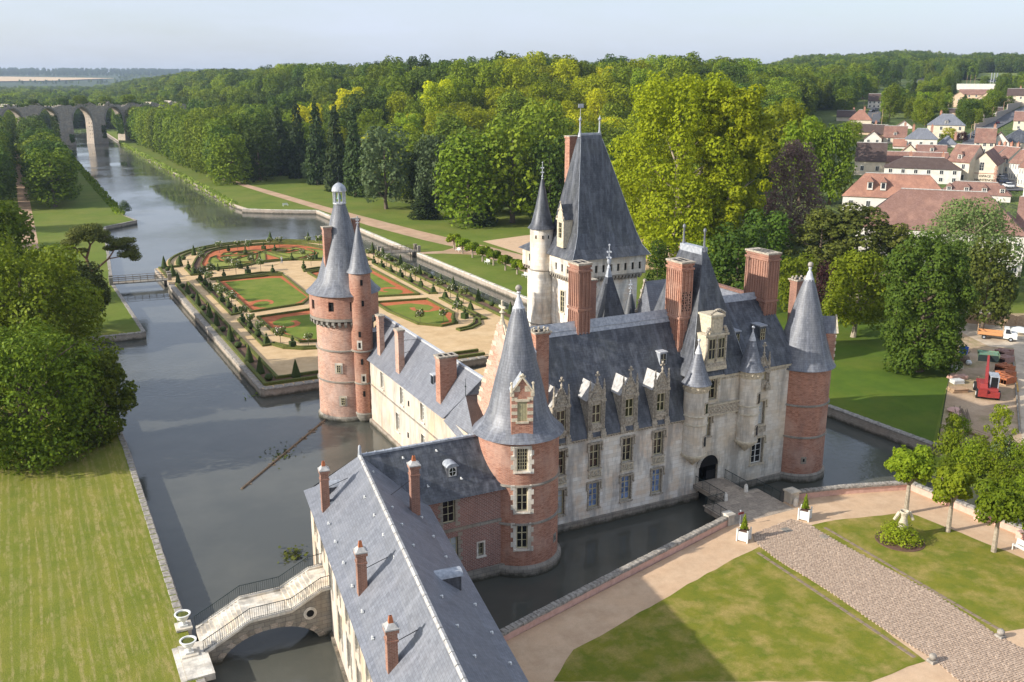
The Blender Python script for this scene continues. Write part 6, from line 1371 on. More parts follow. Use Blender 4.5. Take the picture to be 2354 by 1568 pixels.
def crownpts(seed,n,H,R,style,leaf,nl=18,low=.22):
    rg=np.random.default_rng(seed); L_=[]
    for k in range(nl):
        u=(k+.5)/nl; a=k*2.4+rg.uniform(0,.8)
        if style=='clumpy':
            zz=low+(1-low)*(.05+.86*u); prf=math.sqrt(max(.05,1-((zz-(low+.40*(1-low)))/(.64*(1-low)))**2)); rr=R*.86*prf*math.sqrt(rg.uniform(.25,1)); lr=R*rg.uniform(.15,.27)
        elif style=='round':   zz=low+(1-low)*(.12+.74*u); rr=R*.66*math.sqrt(max(.03,1-((zz-(low+.42*(1-low)))/(.60*(1-low)))**2)); lr=R*rg.uniform(.26,.42)
        elif style=='tall':  zz=low+(1-low)*(.08+.80*u); rr=R*.60*(1-.35*u)*(.75+.25*math.sin(PI*u)); lr=R*rg.uniform(.28,.44)
        elif style=='spread':zz=low+(1-low)*(.25+.55*u); rr=R*.78*math.sqrt(max(.03,1-((u-.35)/.75)**2)); lr=R*rg.uniform(.25,.36)
        elif style=='conifer':zz=low+(1-low)*(.02+.92*u); rr=R*.55*(1-u)**.8; lr=R*(.48*(1-u)+.12)*rg.uniform(.8,1.15)
        elif style=='pollard':zz=low+(1-low)*(.15+.6*u); rr=R*.62*rg.uniform(.6,1.1); lr=R*rg.uniform(.30,.42)
        elif style=='mound': zz=.10+.55*u; rr=R*.6*math.sqrt(max(.02,1-u*u)); lr=R*rg.uniform(.3,.48)
        elif style=='airy':  zz=low+(1-low)*(.1+.8*u); rr=R*.8*math.sin(PI*(.2+.7*u))*rg.uniform(.4,1.05); lr=R*rg.uniform(.18,.3)
        L_.append((rr*math.cos(a),rr*math.sin(a),zz*H,lr,lr*(rg.uniform(.75,1.0) if style not in('conifer','tall') else rg.uniform(1.0,1.5))))
    L_=np.array(L_); w_=L_[:,3]**2; w_/=w_.sum(); idx=rg.choice(len(L_),n,p=w_); l=L_[idx]
    d=rg.normal(size=(n,3)); d[:,2]+=.25; d/=np.linalg.norm(d,axis=1,keepdims=True)
    # knobbly sub-clumps on every lobe
    f=1+.16*np.sin(d[:,0]*7+idx*1.7)*np.sin(d[:,1]*6+idx*2.3)+.10*np.sin(d[:,2]*9+idx)
    rad=f*rg.uniform(.72,1.06,n)**.6
    c=l[:,:3]+d*np.stack([l[:,3]*rad,l[:,3]*rad,l[:,4]*rad],1)
    nr=d+rg.normal(size=(n,3))*.45; nr[:,2]+=.25
    z9=np.percentile(c[:,2],99.6); c[:,2]*=H/z9; rr_=np.percentile(np.hypot(c[:,0],c[:,1]),97); c[:,:2]*=R/rr_
    c[:,2]=np.maximum(c[:,2],.25)
    return c,nr,leaf*rg.uniform(.55,1.35,n),L_
def crown(name,seed,n,H,R,style,leaf,mat,nl=18,low=.22):
    c,nr,s,_=crownpts(seed,n,H,R,style,leaf,nl,low); return quadmesh(name,c,nr,s,mat,np.random.default_rng(seed+99))
def trunkmesh(name,seed,H,R,r0,mat,limbs=6,low=.22,top=.8,lean=0.0,bend=.03):
    rg=random.Random(seed); b=MB(); p=Vector((0,0,-.3)); n=6; pts=[(p,r0*1.25)]
    for i in range(1,n+1):
        z=H*top*i/n; pts.append((Vector((lean*z+rg.uniform(-1,1)*bend*H*.3,rg.uniform(-1,1)*bend*H*.3,z)),r0*(1-.78*i/n)))
    for (a,ra),(c,rc) in zip(pts,pts[1:]): b.tube(a,c,ra,rc,8,cap=False)
    for k in range(limbs):
        i=1+int(rg.random()*(n-2)); i=max(i,int(low*n/top)); a,ra=pts[min(i,n-1)]; an=k*2.4+rg.random(); L_=R*rg.uniform(.5,.85); m=a+Vector((math.cos(an)*L_*.5,math.sin(an)*L_*.5,L_*.45)); e=m+Vector((math.cos(an+.3)*L_*.5,math.sin(an+.3)*L_*.5,L_*.35))
        b.tube(a,m,ra*.55,ra*.34,6,cap=False); b.tube(m,e,ra*.34,.03,5,cap=False); e2=m+Vector((math.cos(an-.6)*L_*.4,math.sin(an-.6)*L_*.4,L_*.4)); b.tube(m,e2,ra*.25,.02,4,cap=False)
    return b.mesh(name,[mat])
H0,R0=20.0,6.5
PROTO={}
def proto(key,style,mat,n=4400,leaf=.78,nl=28,low=.02,H=H0,R=R0,limbs=5,seeds=(1,),bark='bark',r0=.45):
    PROTO[key]=[(crown('crown',s*13+hash_(key),n,H,R,style,leaf,LV[mat],nl,low),trunkmesh('trunk',s,H,R,r0,M[bark],limbs,low),H,R) for s in seeds]
def hash_(k): return sum(ord(c)*(i+1) for i,c in enumerate(k))%997
for mt in ('mid','dark','lime','plane','yellow','bluegreen','olive'): proto('round_'+mt,'round',mt,seeds=(1,2,3) if mt in('mid','dark') else (1,2))
proto('tall_mid','tall','mid',low=.03,seeds=(1,2,3)); proto('tall_dark','tall','dark',low=.03,seeds=(1,2)); proto('conifer','conifer','conifer',n=4200,leaf=.8,nl=26,low=.04,R=4.5,seeds=(1,2,3)); proto('pale','airy','pale',n=4600,leaf=.7,nl=34,low=.2); proto('copper','round','copper',leaf=.7,low=.08)
proto('brown','airy','brown',n=5200,leaf=.6,nl=40,low=.08,limbs=16)
def tree(key,p,H,R,label,group=None,cat='tree',name='tree',var=None,rz=None):
    cr,tr,h0,r0=PROTO[key][(var if var is not None else random.randrange(99))%len(PROTO[key])]
    rz=random.uniform(0,6.28) if rz is None else rz
    r=bpy.data.objects.new(name,None); r.empty_display_size=.5; COL.objects.link(r); r.location=(p[0],p[1],p[2]); r.rotation_euler=(0,0,rz); r.scale=(R/r0,R/r0,H/h0); tag(r,label,cat,group)
    for nm,me in (('crown',cr),('trunk',tr)):
        o=bpy.data.objects.new(nm,me); COL.objects.link(o); o.parent=r
    return r
def treepx(key,cx,yb,yt,hw,label,group=None,z=None,name='tree',**k):
    p=g(cx,yb,z) if z is not None else gt((cx,yb)); a=(p-Vector((0,0,CH))).dot(FW); m=a/F_; return tree(key,p,(yb-yt)*m/.95,hw*m,label,group,name=name,**k)
# forest front trees one can tell apart
FT='trees along the edge of the wood'
for key,cx,yb,yt,hw,lab in [
 ('tall_mid',530,424,318,40,'broad round tree at the near end of the canal row'),('tall_dark',598,416,298,40,'dark leafy tree left of the tall spruces'),
 ('conifer',645,404,262,24,'tall dark spruce, leftmost of the spruce group'),('conifer',688,410,248,24,'tall dark spruce, second of the spruce group'),('conifer',732,424,252,26,'tall dark spruce in the middle of the spruce group'),('conifer',776,438,260,26,'tall dark spruce, fourth of the spruce group'),('conifer',818,452,268,26,'tall dark spruce, rightmost of the spruce group'),
 ('round_bluegreen',716,418,372,19,'small round grey green bush before the spruces'),('round_bluegreen',888,482,305,48,'grey green lime tree beside the path lawn'),('conifer',975,505,438,30,'low dark yew at the lawn edge under the limes'),('round_bluegreen',1003,500,325,40,'tall grey green lime behind the low yew'),
 ('tall_mid',1078,518,318,66,'large bright green tree mid edge of the lawn'),('round_mid',1178,514,285,70,'large round green tree left of the keep'),('conifer',1110,520,470,30,'low dark bush under the large lawn edge tree'),('round_dark',1262,520,330,45,'dark tree directly behind the keep turret'),('round_mid',1240,470,250,50,'tall green tree behind the keep turret')]:
    treepx(key,cx,yb,yt,hw*1.22,lab)
PROTO['olive_big']=[(crown('crown',s,7000,20,6.5,'airy',.62,LV['olive'],36,.05),trunkmesh('trunk',s,20,6.5,.4,M['bark'],6,.05),20,6.5) for s in (5,6)]
PROTO['round_copper']=PROTO['copper']; PROTO['cypress']=[(crown('crown',7,5200,20,4.5,'tall',.55,LV['dark'],24,.0),trunkmesh('trunk',7,20,4,.3,M['bark'],2,.1),20,4.5)]
for key,cx,yb,yt,hw,lab in [
 ('round_lime',1835,470,285,55,'yellow green maple at the right edge of the wood'),('round_mid',1905,470,300,48,'green tree with a bare trunk beside the red roofed building'),('round_plane',1790,430,245,60,'yellow green tree behind the bare brown beech'),
 ('olive_big',1880,650,490,78,'feathery olive yew left of the red roofed building'),('olive_big',1962,650,480,88,'feathery olive yew before the long red roof'),('olive_big',2045,655,520,60,'feathery olive yew between great lime and white wall'),
 ('round_copper',1900,745,608,36,'small dark copper beech behind the right castle tower'),('round_dark',1690,710,525,75,'dark green tree right of the pavilion roof'),('round_lime',1828,730,592,46,'bright green tree between big chimney and right tower'),
 ('cypress',1508,720,560,32,'dark columnar cypress hugging the right side of the keep'),('round_mid',1600,690,560,50,'green tree behind the pavilion finials'),('round_dark',1755,640,490,60,'dark tree below the brown weeping beech'),
 ('round_olive',2255,760,560,58,'olive green conifer right of the great dark lime'),('round_dark',1520,560,480,50,'dark tree at the foot of the great plane')]:
    treepx(key,cx,yb,yt,hw,lab,z=1.3 if yb>600 else None)
# unique large trees, finer leaves
def bigtree(cx,yb,yt,hw,style,mat,label,n,leaf,nl,low,seed,bark='bark',r0=.6,limbs=9,z=1.3,name='tree',cat='tree',extra=None):
    p=g(cx,yb,z); a=(p-Vector((0,0,CH))).dot(FW); m=a/F_; H=(yb-yt)*m/1.03; R=hw*m*.96
    r=root(name,p,label,cat); me=crown('crown',seed,n,H,R,style,leaf,LV[mat],nl,low); o=bpy.data.objects.new('crown',me); COL.objects.link(o); o.parent=r
    o=bpy.data.objects.new('trunk',trunkmesh('trunk',seed,H,R,r0,M[bark],limbs,low)); COL.objects.link(o); o.parent=r; return r
bigtree(1548,612,178,158,'clumpy','plane','giant yellow green plane tree behind the keep, left of a pair',52000,.62,110,.02,11,'bark_pale',1.0,14)
bigtree(1668,622,200,92,'clumpy','plane','giant yellow green plane tree behind the keep, right of a pair',34000,.62,80,.02,12,'bark_pale',.9,12)
bigtree(1808,590,322,72,'airy','brown','half bare brown weeping beech beside the giant planes',11000,.5,60,.04,13,'bark_pale',.6,26)
bigtree(2108,852,536,104,'clumpy','dark','great dense lime tree on the shaded lawn right of the castle',36000,.38,90,.01,14,'bark',.8,10)
bigtree(1960,775,572,88,'airy','lime','bright yellow green tree on the lawn behind the right tower',15000,.42,60,.12,15,'bark_pale',.4,14)
bigtree(2205,690,452,120,'airy','pale','pale feathery locust tree in front of the long red roof',15000,.45,66,.15,16,'bark_pale',.45,16)
bigtree(70,1050,742,178,'clumpy','mid','large ash tree overhanging the moat at left, nearest of the group',34000,.36,120,.0,21,'bark',.8,14,z=1.2)
bigtree(80,925,545,175,'clumpy','mid','wide crowned tree behind the nearest ash on the left bank',40000,.42,110,.03,22,'bark',.8,14,z=1.2)
bigtree(-50,800,400,105,'clumpy','dark','tall dark tree at the left edge of the view',12000,.6,30,.1,23,'bark',.7,8,z=1.2)
bigtree(175,760,600,85,'spread','olive','low spreading bushy tree below the twisted pine',12000,.45,30,.1,24,'bark',.4,10,z=1.2)
bigtree(225,1010,790,88,'clumpy','mid','leafy bough tree leaning over the moat quay at left',14000,.36,50,.0,25,'bark',.4,10,z=1.2)
bigtree(20,700,455,75,'round','mid','mid green tree at left between the allee and the near group',9000,.6,24,.1,26,'bark',.5,8,z=1.2)
# twisted pine
pb=g(212,665,1.2); PI_=root('pine_tree',pb,'twisted umbrella pine with bare orange branches on the left bank','tree')
b=MB(); rgp=random.Random(4); segs=[((0,0,-.2),(.6,0,3),.42,.36),((.6,0,3),(-.4,.5,6.2),.36,.28),((-.4,.5,6.2),(.6,.2,9),.28,.2),((.6,0,3.6),(3.6,-.4,6.0),.24,.18),((3.6,-.4,6),(5.6,0,8.6),.18,.1),((-.4,.5,6.2),(-2.6,0,9.2),.2,.12),((.6,.2,9),(-.6,.4,11.6),.18,.08),((.6,.2,9),(2.6,0,10.8),.15,.08),((3.6,-.4,6),(6.8,-.6,6.4),.14,.07),((5.6,0,8.6),(7.4,0,9.0),.1,.05)]
for a,c,r0_,r1_ in segs: b.tube(a,c,r0_,r1_,7,cap=False)
o=b.mesh('trunk',[plain('pine_bark',C('#8a6450'),.9,C('#5e4a40'),2,.7)]); o=bpy.data.objects.new('trunk',o); COL.objects.link(o); o.parent=PI_
cc=[];nn=[];ss=[]; rg=np.random.default_rng(8)
for (x,y,z,r_,h_) in [(1.2,.4,12.4,2.2,.9),(-1.8,-.4,11.4,2.0,.9),(.5,-1,10.6,2.0,.8),(3.6,.6,9.9,1.9,.8),(6.4,.8,8.2,1.7,.8),(-3.6,.6,8.8,1.5,.7),(8.6,-.6,6.2,1.4,1.0),(-.6,.4,12,2.4,1.0),(-2.8,0,9.8,1.9,.8),(2.7,0,11.2,2.0,.8),(5.8,0,9.2,2.2,.8),(7.6,0,9.4,1.8,.7),(7.2,-.6,6.8,2.0,.8),(.8,1.5,10.2,1.7,.6),(4.4,.8,8.0,1.6,.6),(8.2,0,7.6,1.5,1.2),(-1,-1,8.2,1.2,.5)]:
    n=int(520*r_); d=rg.normal(size=(n,3)); d/=np.linalg.norm(d,axis=1,keepdims=True); q=np.array([x,y,z])+d*np.array([r_,r_,h_])*rg.uniform(.5,1.05,(n,1)); cc.append(q); nn.append(d+rg.normal(size=(n,3))*.6+[0,0,.6]); ss.append(.32*rg.uniform(.5,1.3,n))
o=bpy.data.objects.new('crown',quadmesh('crown',np.concatenate(cc),np.concatenate(nn),np.concatenate(ss),LV['olive'],rg)); COL.objects.link(o); o.parent=PI_
# allee on the left bank
AL='clipped trees of the left bank avenue'
for i,y in enumerate(np.arange(352,660,12.5)):
    for j,x in enumerate((9,-9,-22,-33)):
        if j==3 or (j==2 and y<440): continue
        tree('round_dark' if (i+j)%3 else 'round_mid',(x+random.uniform(-1,1),y+random.uniform(-2,2)+j*3,1.2),random.uniform(18.5,21.5),random.uniform(7.0,8.6),'dense tree in the %s avenue row left of the canal'%('canal side','middle','outer','last')[j],AL)
for (x,y,H_) in ((-12,300,17),(-25,270,16),(-38,330,19),(-30,240,15),(-42,290,18)): tree('round_mid',(x,y,1.2),H_,7.5,'leafy tree at the left picture edge before the avenue','trees left of the avenue path')
# canal row at right
CR='trees in the long wall of foliage on the right canal bank'
for i,y in enumerate(np.arange(415,742,9.0)):
    tree('tall_mid' if i%4 else 'tall_dark',(77+random.uniform(-1.2,1.2),y,1.3),random.uniform(21,25),random.uniform(6.8,8.2),'tall tree of the leafy wall along the right canal bank',CR)
# forest
Fp=[gx(q,1.3)[:2] for q in [(620,395),(700,402),(790,432),(850,458),(900,470),(990,485),(1080,505),(1180,500),(1240,500),(1290,500)]]
poly=[(84,745),(86,415)]+[(p[0]+4,p[1]+7) for p in Fp]+[(150,205),(172,205),(208,236),(262,300),(420,486),(640,740),(560,980),(330,1080),(84,1000)]
pts=[]; cell={}
rgf=random.Random(5); tries=0
while tries<26000:
    tries+=1; x=rgf.uniform(84,640); y=rgf.uniform(200,1080); d=math.hypot(x,y); sp=10.5 if d<520 else 13.5
    if not inside(Vector((x,y)),poly): continue
    k=(int(x//14),int(y//14)); ok=True
    for dx in (-1,0,1):
        for dy in (-1,0,1):
            for q in cell.get((k[0]+dx,k[1]+dy),[]):
                if (q[0]-x)**2+(q[1]-y)**2<sp*sp: ok=False
    if ok: cell.setdefault(k,[]).append((x,y)); pts.append((d,x,y))
pts.sort(); print('forest trees',len(pts))
far_pts={k:[] for k in ('round_mid','round_dark','round_lime','round_plane','round_yellow')}
nfor=0
LB={'round_mid':'mid green tree of the wood','round_dark':'dark green tree of the wood','round_lime':'light green tree of the wood','round_plane':'yellow green tree of the wood','round_yellow':'bright yellow tree of the wood','tall_mid':'tall narrow green tree of the wood'}
from mathutils import noise as mnz
for d,x,y in pts:
    az=math.degrees(math.atan2(x,y)); nv=mnz.noise(Vector((x*.012,y*.012,3))); n2=mnz.noise(Vector((x*.03,y*.03,9))); r_=rgf.random()
    band=(340<d<560 and 13<az<36)
    if band and nv>-.10 and r_<.55: k='round_yellow' if r_<.20 and n2>-.25 else 'round_plane'
    elif r_<.30: k='round_dark'
    elif r_<.55+.2*nv: k='round_mid'
    elif r_<.84: k='round_lime' if n2>-.12 else 'round_mid'
    else: k='round_dark' if d>600 else 'tall_mid'
    H_=rgf.uniform(13.5,22.5)*(1.0 if d<650 else .95); R_=rgf.uniform(5.0,9.2); z=hh(x,y)
    if nfor<118:
        nfor+=1; tree(k,(x,y,z-.5),H_,R_,LB[k]+' behind the castle','the wood behind the castle, '+LB[k].split(' tree')[0]+' trees')
    else: far_pts[k if k in far_pts else 'round_mid'].append((x,y,z-.5,R_/6.5))
# distant vegetation: sampled by direction and log distance
rgd=np.random.default_rng(3)
def farveg(n,az0,az1,d0,d1,cond=lambda x,y,d,az:True,s0=1.0,keys=('round_mid','round_dark')):
    for _ in range(n):
        az=rgd.uniform(az0,az1); d=math.exp(rgd.uniform(math.log(d0),math.log(d1))); x,y=d*math.sin(math.radians(az)),d*math.cos(math.radians(az))
        if not cond(x,y,d,az): continue
        far_pts[keys[int(rgd.integers(len(keys)))]].append((x,y,hh(x,y)-1,s0*(1 if d<1100 else (min(d/1100,1.15) if d1<2750 else d/1100))*rgd.uniform(.75,1.2)))
far_keys=('round_mid','round_dark','round_dark','round_mid','round_lime')
farveg(2600,-9,9,765,2700,lambda x,y,d,az: not(y<900 and 5<x<80),1.0,far_keys)
farveg(300,-9,-2.6,650,770,lambda x,y,d,az: x<-12,1.0,far_keys)
farveg(3600,-9,10,2400,3850,lambda x,y,d,az: d<3150 or az>5.5,.24,('round_dark','round_mid'))
farveg(1500,-9,11,5300,6900,lambda x,y,d,az:True,.19,('round_dark',))
farveg(500,-2,11,3900,5300,lambda x,y,d,az: az>5.2 or (az>.5 and d<4150),.16,('round_dark','round_mid'))
farveg(2000,6,20,950,2600,lambda x,y,d,az:True,1.0,far_keys)
farveg(1500,19,44,950,2200,lambda x,y,d,az:True,.9,far_keys)
TOWN_CLEAR=lambda x,y,d,az: not (az>44 and d<1130)
farveg(4200,40,62,900,2300,lambda x,y,d,az: TOWN_CLEAR(x,y,d,az) and not(52.2<az<57.5 and 1100<d<1330),.8,('round_mid','round_dark','round_dark'))
farveg(700,38.5,46,330,950,lambda x,y,d,az: az<44.0 - (0 if d>520 else 1.0),1.0,far_keys)
def H2_(x,y): return zq(3200,200,1/2.24,x,y)
def pxfill(pl,n,keys,s0=1.0,dmax=2300,sd=1):
    rr=random.Random(sd); xs=[p[0] for p in pl]; ys=[p[1] for p in pl]; k=0
    while k<n:
        x,y=rr.uniform(min(xs),max(xs)),rr.uniform(min(ys),max(ys)); k+=1
        if not inside(Vector((x,y)),pl): continue
        p=gt(H2_(x,y))
        if p.length<dmax: far_pts[rr.choice(keys)].append((p.x,p.y,p.z-.5,s0*rr.uniform(.7,1.15)))
pxfill([(-200,560),(300,545),(420,520),(600,400),(590,330),(730,330),(900,330),(1050,300),(1080,200),(900,150),(0,150),(-300,300)],260,('round_mid','round_dark','round_dark','round_lime'),.95,sd=2)
pxfill([(730,520),(860,430),(1060,420),(1250,380),(1330,420),(1320,540),(1200,580),(1130,690),(1010,640),(860,610),(740,600)],70,('round_mid','round_dark','round_lime'),.62,sd=3)
pxfill([(1450,560),(1600,520),(1750,470),(1860,440),(1840,540),(1740,590),(1600,680),(1480,720),(1440,640)],40,('round_mid','round_dark','round_lime'),.55,sd=4)
pxfill([(1100,330),(1270,250),(1420,300),(1330,380),(1180,370)],30,('round_mid','round_dark'),.7,sd=5)
pxfill([(1760,330),(2100,310),(2100,350),(1880,360),(1780,420)],30,('round_mid','round_dark'),.7,sd=6)
def scatter(name,pl,key,var=0):
    cr=PROTO[key][var][0]
    me=bpy.data.meshes.new(name); me.vertices.add(len(pl)); me.vertices.foreach_set('co',[c for p in pl for c in p[:3]])
    at=me.attributes.new('sc','FLOAT','POINT'); at.data.foreach_set('value',[p[3] for p in pl]); at=me.attributes.new('rz','FLOAT','POINT'); at.data.foreach_set('value',[random.uniform(0,6.28) for p in pl])
    o=bpy.data.objects.new(name,me); COL.objects.link(o); tag(o,kind='stuff')
    ng=bpy.data.node_groups.new('scatter_trees','GeometryNodeTree'); ng.interface.new_socket('Geometry',in_out='INPUT',socket_type='NodeSocketGeometry'); ng.interface.new_socket('Geometry',in_out='OUTPUT',socket_type='NodeSocketGeometry')
    N=ng.nodes.new; gi=N('NodeGroupInput'); go=N('NodeGroupOutput'); ip=N('GeometryNodeInstanceOnPoints'); oi=N('GeometryNodeObjectInfo'); a1=N('GeometryNodeInputNamedAttribute'); a1.data_type='FLOAT'; a1.inputs[0].default_value='sc'; a2=N('GeometryNodeInputNamedAttribute'); a2.data_type='FLOAT'; a2.inputs[0].default_value='rz'; cx_=N('ShaderNodeCombineXYZ')
    src=bpy.data.objects.new('crown',cr); SRC.objects.link(src); oi.inputs['Object'].default_value=src; oi.inputs['As Instance'].default_value=True
    l=ng.links.new; l(gi.outputs[0],ip.inputs['Points']); l(oi.outputs['Geometry'],ip.inputs['Instance']); l(a2.outputs[0],cx_.inputs[2]); l(cx_.outputs[0],ip.inputs['Rotation']); l(a1.outputs[0],ip.inputs['Scale']); l(ip.outputs[0],go.inputs[0])
    md=o.modifiers.new('scatter','NODES'); md.node_group=ng; return o
SRC=bpy.data.collections.new('tree_sources')
nm_={'round_mid':'distant_green_woods','round_dark':'distant_dark_woods','round_lime':'distant_light_woods','round_plane':'distant_yellow_green_woods','round_yellow':'distant_yellow_woods'}
for k,pl in far_pts.items():
    if pl: scatter(nm_[k],pl,k)
print('far',{k:len(v) for k,v in far_pts.items()})
# pollarded court trees
def pollard(cx,yb,yt,hw,label,seed,group=None,z=1.9,n=5200,leaf=.30,nl=14):
    p=g(cx,yb,z); a=(p-Vector((0,0,CH))).dot(FW); m=a/F_; H=(yb-yt)*m/.93; R=hw*m
    r=root('pollard_tree',p,label,'tree',group); o=bpy.data.objects.new('crown',crown('crown',seed,n,H,R,'pollard',leaf,LV['lime'],nl,.42)); COL.objects.link(o); o.parent=r
    b=MB(); b.tube((0,0,-.1),(0,0,H*.48),.24,.17,8,cap=False)
    for k in range(7):
        an=k*.95+seed; L_=R*.7; e=Vector((math.cos(an)*L_*.6,math.sin(an)*L_*.6,H*(.62+.04*(k%3)))); b.tube((0,0,H*.44),e,.13,.09,6,cap=False); b.tube(e,e+Vector((math.cos(an+.5)*L_*.4,math.sin(an+.5)*L_*.4,H*.14)),.08,.03,5,cap=False)
    o=bpy.data.objects.new('trunk',b.mesh('trunk',[M['bark_pale']])); COL.objects.link(o); o.parent=r
pollard(2081,1180,1030,48,'pollarded lime tree at the parapet corner, leftmost of the row',31); pollard(2178,1222,1072,45,'pollarded lime tree in the middle of the right hand row',32); pollard(2283,1268,1112,60,'pollarded lime tree nearest the white bench',33); pollard(2400,1300,1140,60,'pollarded lime tree at the right picture edge',34)
for i,q in enumerate([(1605,890),(1680,930),(1770,965),(1860,1000),(1958,1035),(2065,1080),(2170,1115),(2240,1130)]):
    c=gx(Z1(*q),1.3); d=zq(1100,600,1/2.24,*q); pollard(d[0],d[1],d[1]-34,17,'small pollarded lime in the row along the bench walk behind the garden',40+i,'small limes of the bench walk',1.3,1500,.42,8)
# riverside shrubs at right and others
PROTO['shrub_lime']=[(crown('crown',s,2600,3,2.2,'mound',.22,LV['lime'],14,.0),trunkmesh('trunk',s,3,2,.06,M['bark'],8,.1),3,2.2) for s in (1,2,3)]
PROTO['shrub_mid']=[(crown('crown',s,2600,3,2.2,'mound',.22,LV['bluegreen'],14,.0),trunkmesh('trunk',s,3,2,.06,M['bark'],8,.1),3,2.2) for s in (4,5)]
PROTO['sapling']=[(crown('crown',s,2400,6,2.2,'airy',.24,LV['lime'],22,.1),trunkmesh('trunk',s,6,2,.08,M['bark_pale'],8,.1),6,2.2) for s in (6,7)]
SG='overgrown shrubs on the river bank right of the castle'
for key,cx,yb,yt,hw in [('shrub_lime',2185,1050,985,38),('shrub_lime',2225,1085,1010,42),('shrub_lime',2270,1095,1030,45),('shrub_lime',2320,1125,1055,50),('shrub_lime',2350,1080,1010,40),('shrub_lime',2200,1000,955,30),('shrub_lime',2250,1050,1000,35),('shrub_mid',2305,1060,1000,40),('shrub_lime',2180,1085,1045,25),('shrub_lime',2345,1145,1090,30)]:
    treepx(key,cx,yb,yt,hw,'leafy shrub in the overgrown river bank right of the castle',SG,z=1.3,name='shrub')
for key,cx,yb,yt,hw,lab in [('sapling',2290,1060,930,34,'tall light green sapling among the river bank shrubs'),('sapling',2185,1030,950,28,'young tree at the corner of the shaded lawn')]: treepx(key,cx,yb,yt,hw,lab,z=1.3)
treepx('shrub_mid',288,487,462,14,'round bush at the far left lawn corner by the water',None,z=1.2,name='shrub')
# statue with bush
sb=gx(EEz(520,920),1.9); tree('shrub_lime',(sb.x,sb.y,1.9),1.7,1.95,'yellow green shrub bed with a headless robe statue on the right lawn',None,'shrub','shrub')
b=MB(); b.lathe(sb.x,sb.y,[(2.15,1.9),(2.15,1.96),(1.98,1.97),(1.98,1.925),(0,1.925)],26,capt=False); tag(b.build('bed_edging',[M['soil']],loc=sb),'round bare soil bed with an edging below the statue shrub','flower bed')
st=root('robe_statue',(sb.x+.55,sb.y+.3,1.9),'pale sculpture of an empty long sleeved robe standing in the shrub','statue')
b=MB(); X_,Y_=sb.x+.55,sb.y+.3; b.lathe(X_,Y_,[(.5,2.9),(.42,3.4),(.28,3.95),(.34,4.25),(.44,4.5),(.40,4.62),(.34,4.6),(.30,4.4)],14,capt=False); b.build('robe',[M['carved_pale']],st)
for s_ in (-1,1):
    b=MB(); b.tube((X_+s_*.38,Y_-s_*.2,4.5),(X_+s_*.75,Y_-s_*.4,3.75),.17,.14,7); b.build('sleeve',[M['carved_pale']],st)
b=MB(); b.tube((X_,Y_,1.9),(X_,Y_,3.0),.08,None,6); b.build('post',[M['iron']],st)
for r_ in (PL1,PL2):
    T0=Wm[r_]@Matrix.Translation((0,0,.95)); me=crown('cone_bush',77,2600,1.55,.36,'conifer',.10,LV['mid'],20,.0); p=T0.to_translation(); o=bpy.data.objects.new('cone_bush',me); COL.objects.link(o); o.location=p; tag(o,'small clipped green cone growing in the '+('left' if r_ is PL1 else 'right')+' white planter','shrub')
# rose trees of the garden
PROTO['rose']=[]
for s_ in (1,2,3):
    c,nr,sz,_=crownpts(s_,420,2.6,.85,'pollard',.26,9,.45); me=quadmesh('crown',c,nr,sz,LV['rose'],np.random.default_rng(s_)); c2,n2,_,_=crownpts(s_+9,70,2.62,.9,'pollard',.2,9,.45); bl_=quadmesh('blossoms',c2,n2,np.full(70,.17),M['blossom'],np.random.default_rng(s_))
    b=MB(); b.tube((0,0,0),(0,0,1.6),.05,.04,5,cap=False); PROTO['rose'].append((me,b.mesh('trunk',[M['bark']]),bl_))
def rosetree(p,label,group):
    i=random.randrange(3); r=bpy.data.objects.new('rose_tree',None); r.empty_display_size=.3; COL.objects.link(r); r.location=(p[0],p[1],ZG); s_=random.uniform(.85,1.25); r.scale=(s_,)*3; r.rotation_euler=(0,0,random.uniform(0,6)); tag(r,label,'rose tree',group)
    for nm,me in zip(('crown','trunk','blossoms'),PROTO['rose'][i]): o=bpy.data.objects.new(nm,me); COL.objects.link(o); o.parent=r
for q in [(250,500),(305,530),(330,470),(487,405),(548,445),(770,415),(685,375),(398,250),(563,232),(380,640),(435,690),(510,740),(620,850),(683,910),(765,985),(948,1075),(1198,1090),(1145,305),(1220,365),(240,340),(230,300),(665,245),(850,200),(935,205)]: rosetree(gx(G5(*q),ZG),'standard rose tree with pale blossoms in the left half of the garden','rose trees of the left garden half')
for q in [(843,980),(925,1010),(1000,1050),(1090,1090),(1168,1140),(1258,1180),(1478,1275),(1573,1325),(1690,1370),(1640,1500),(1510,1550),(1300,1560),(400,875),(300,860)]: rosetree(gx(Z1(*q),ZG),'standard rose tree with pale blossoms in the right half of the garden','rose trees of the right garden half')
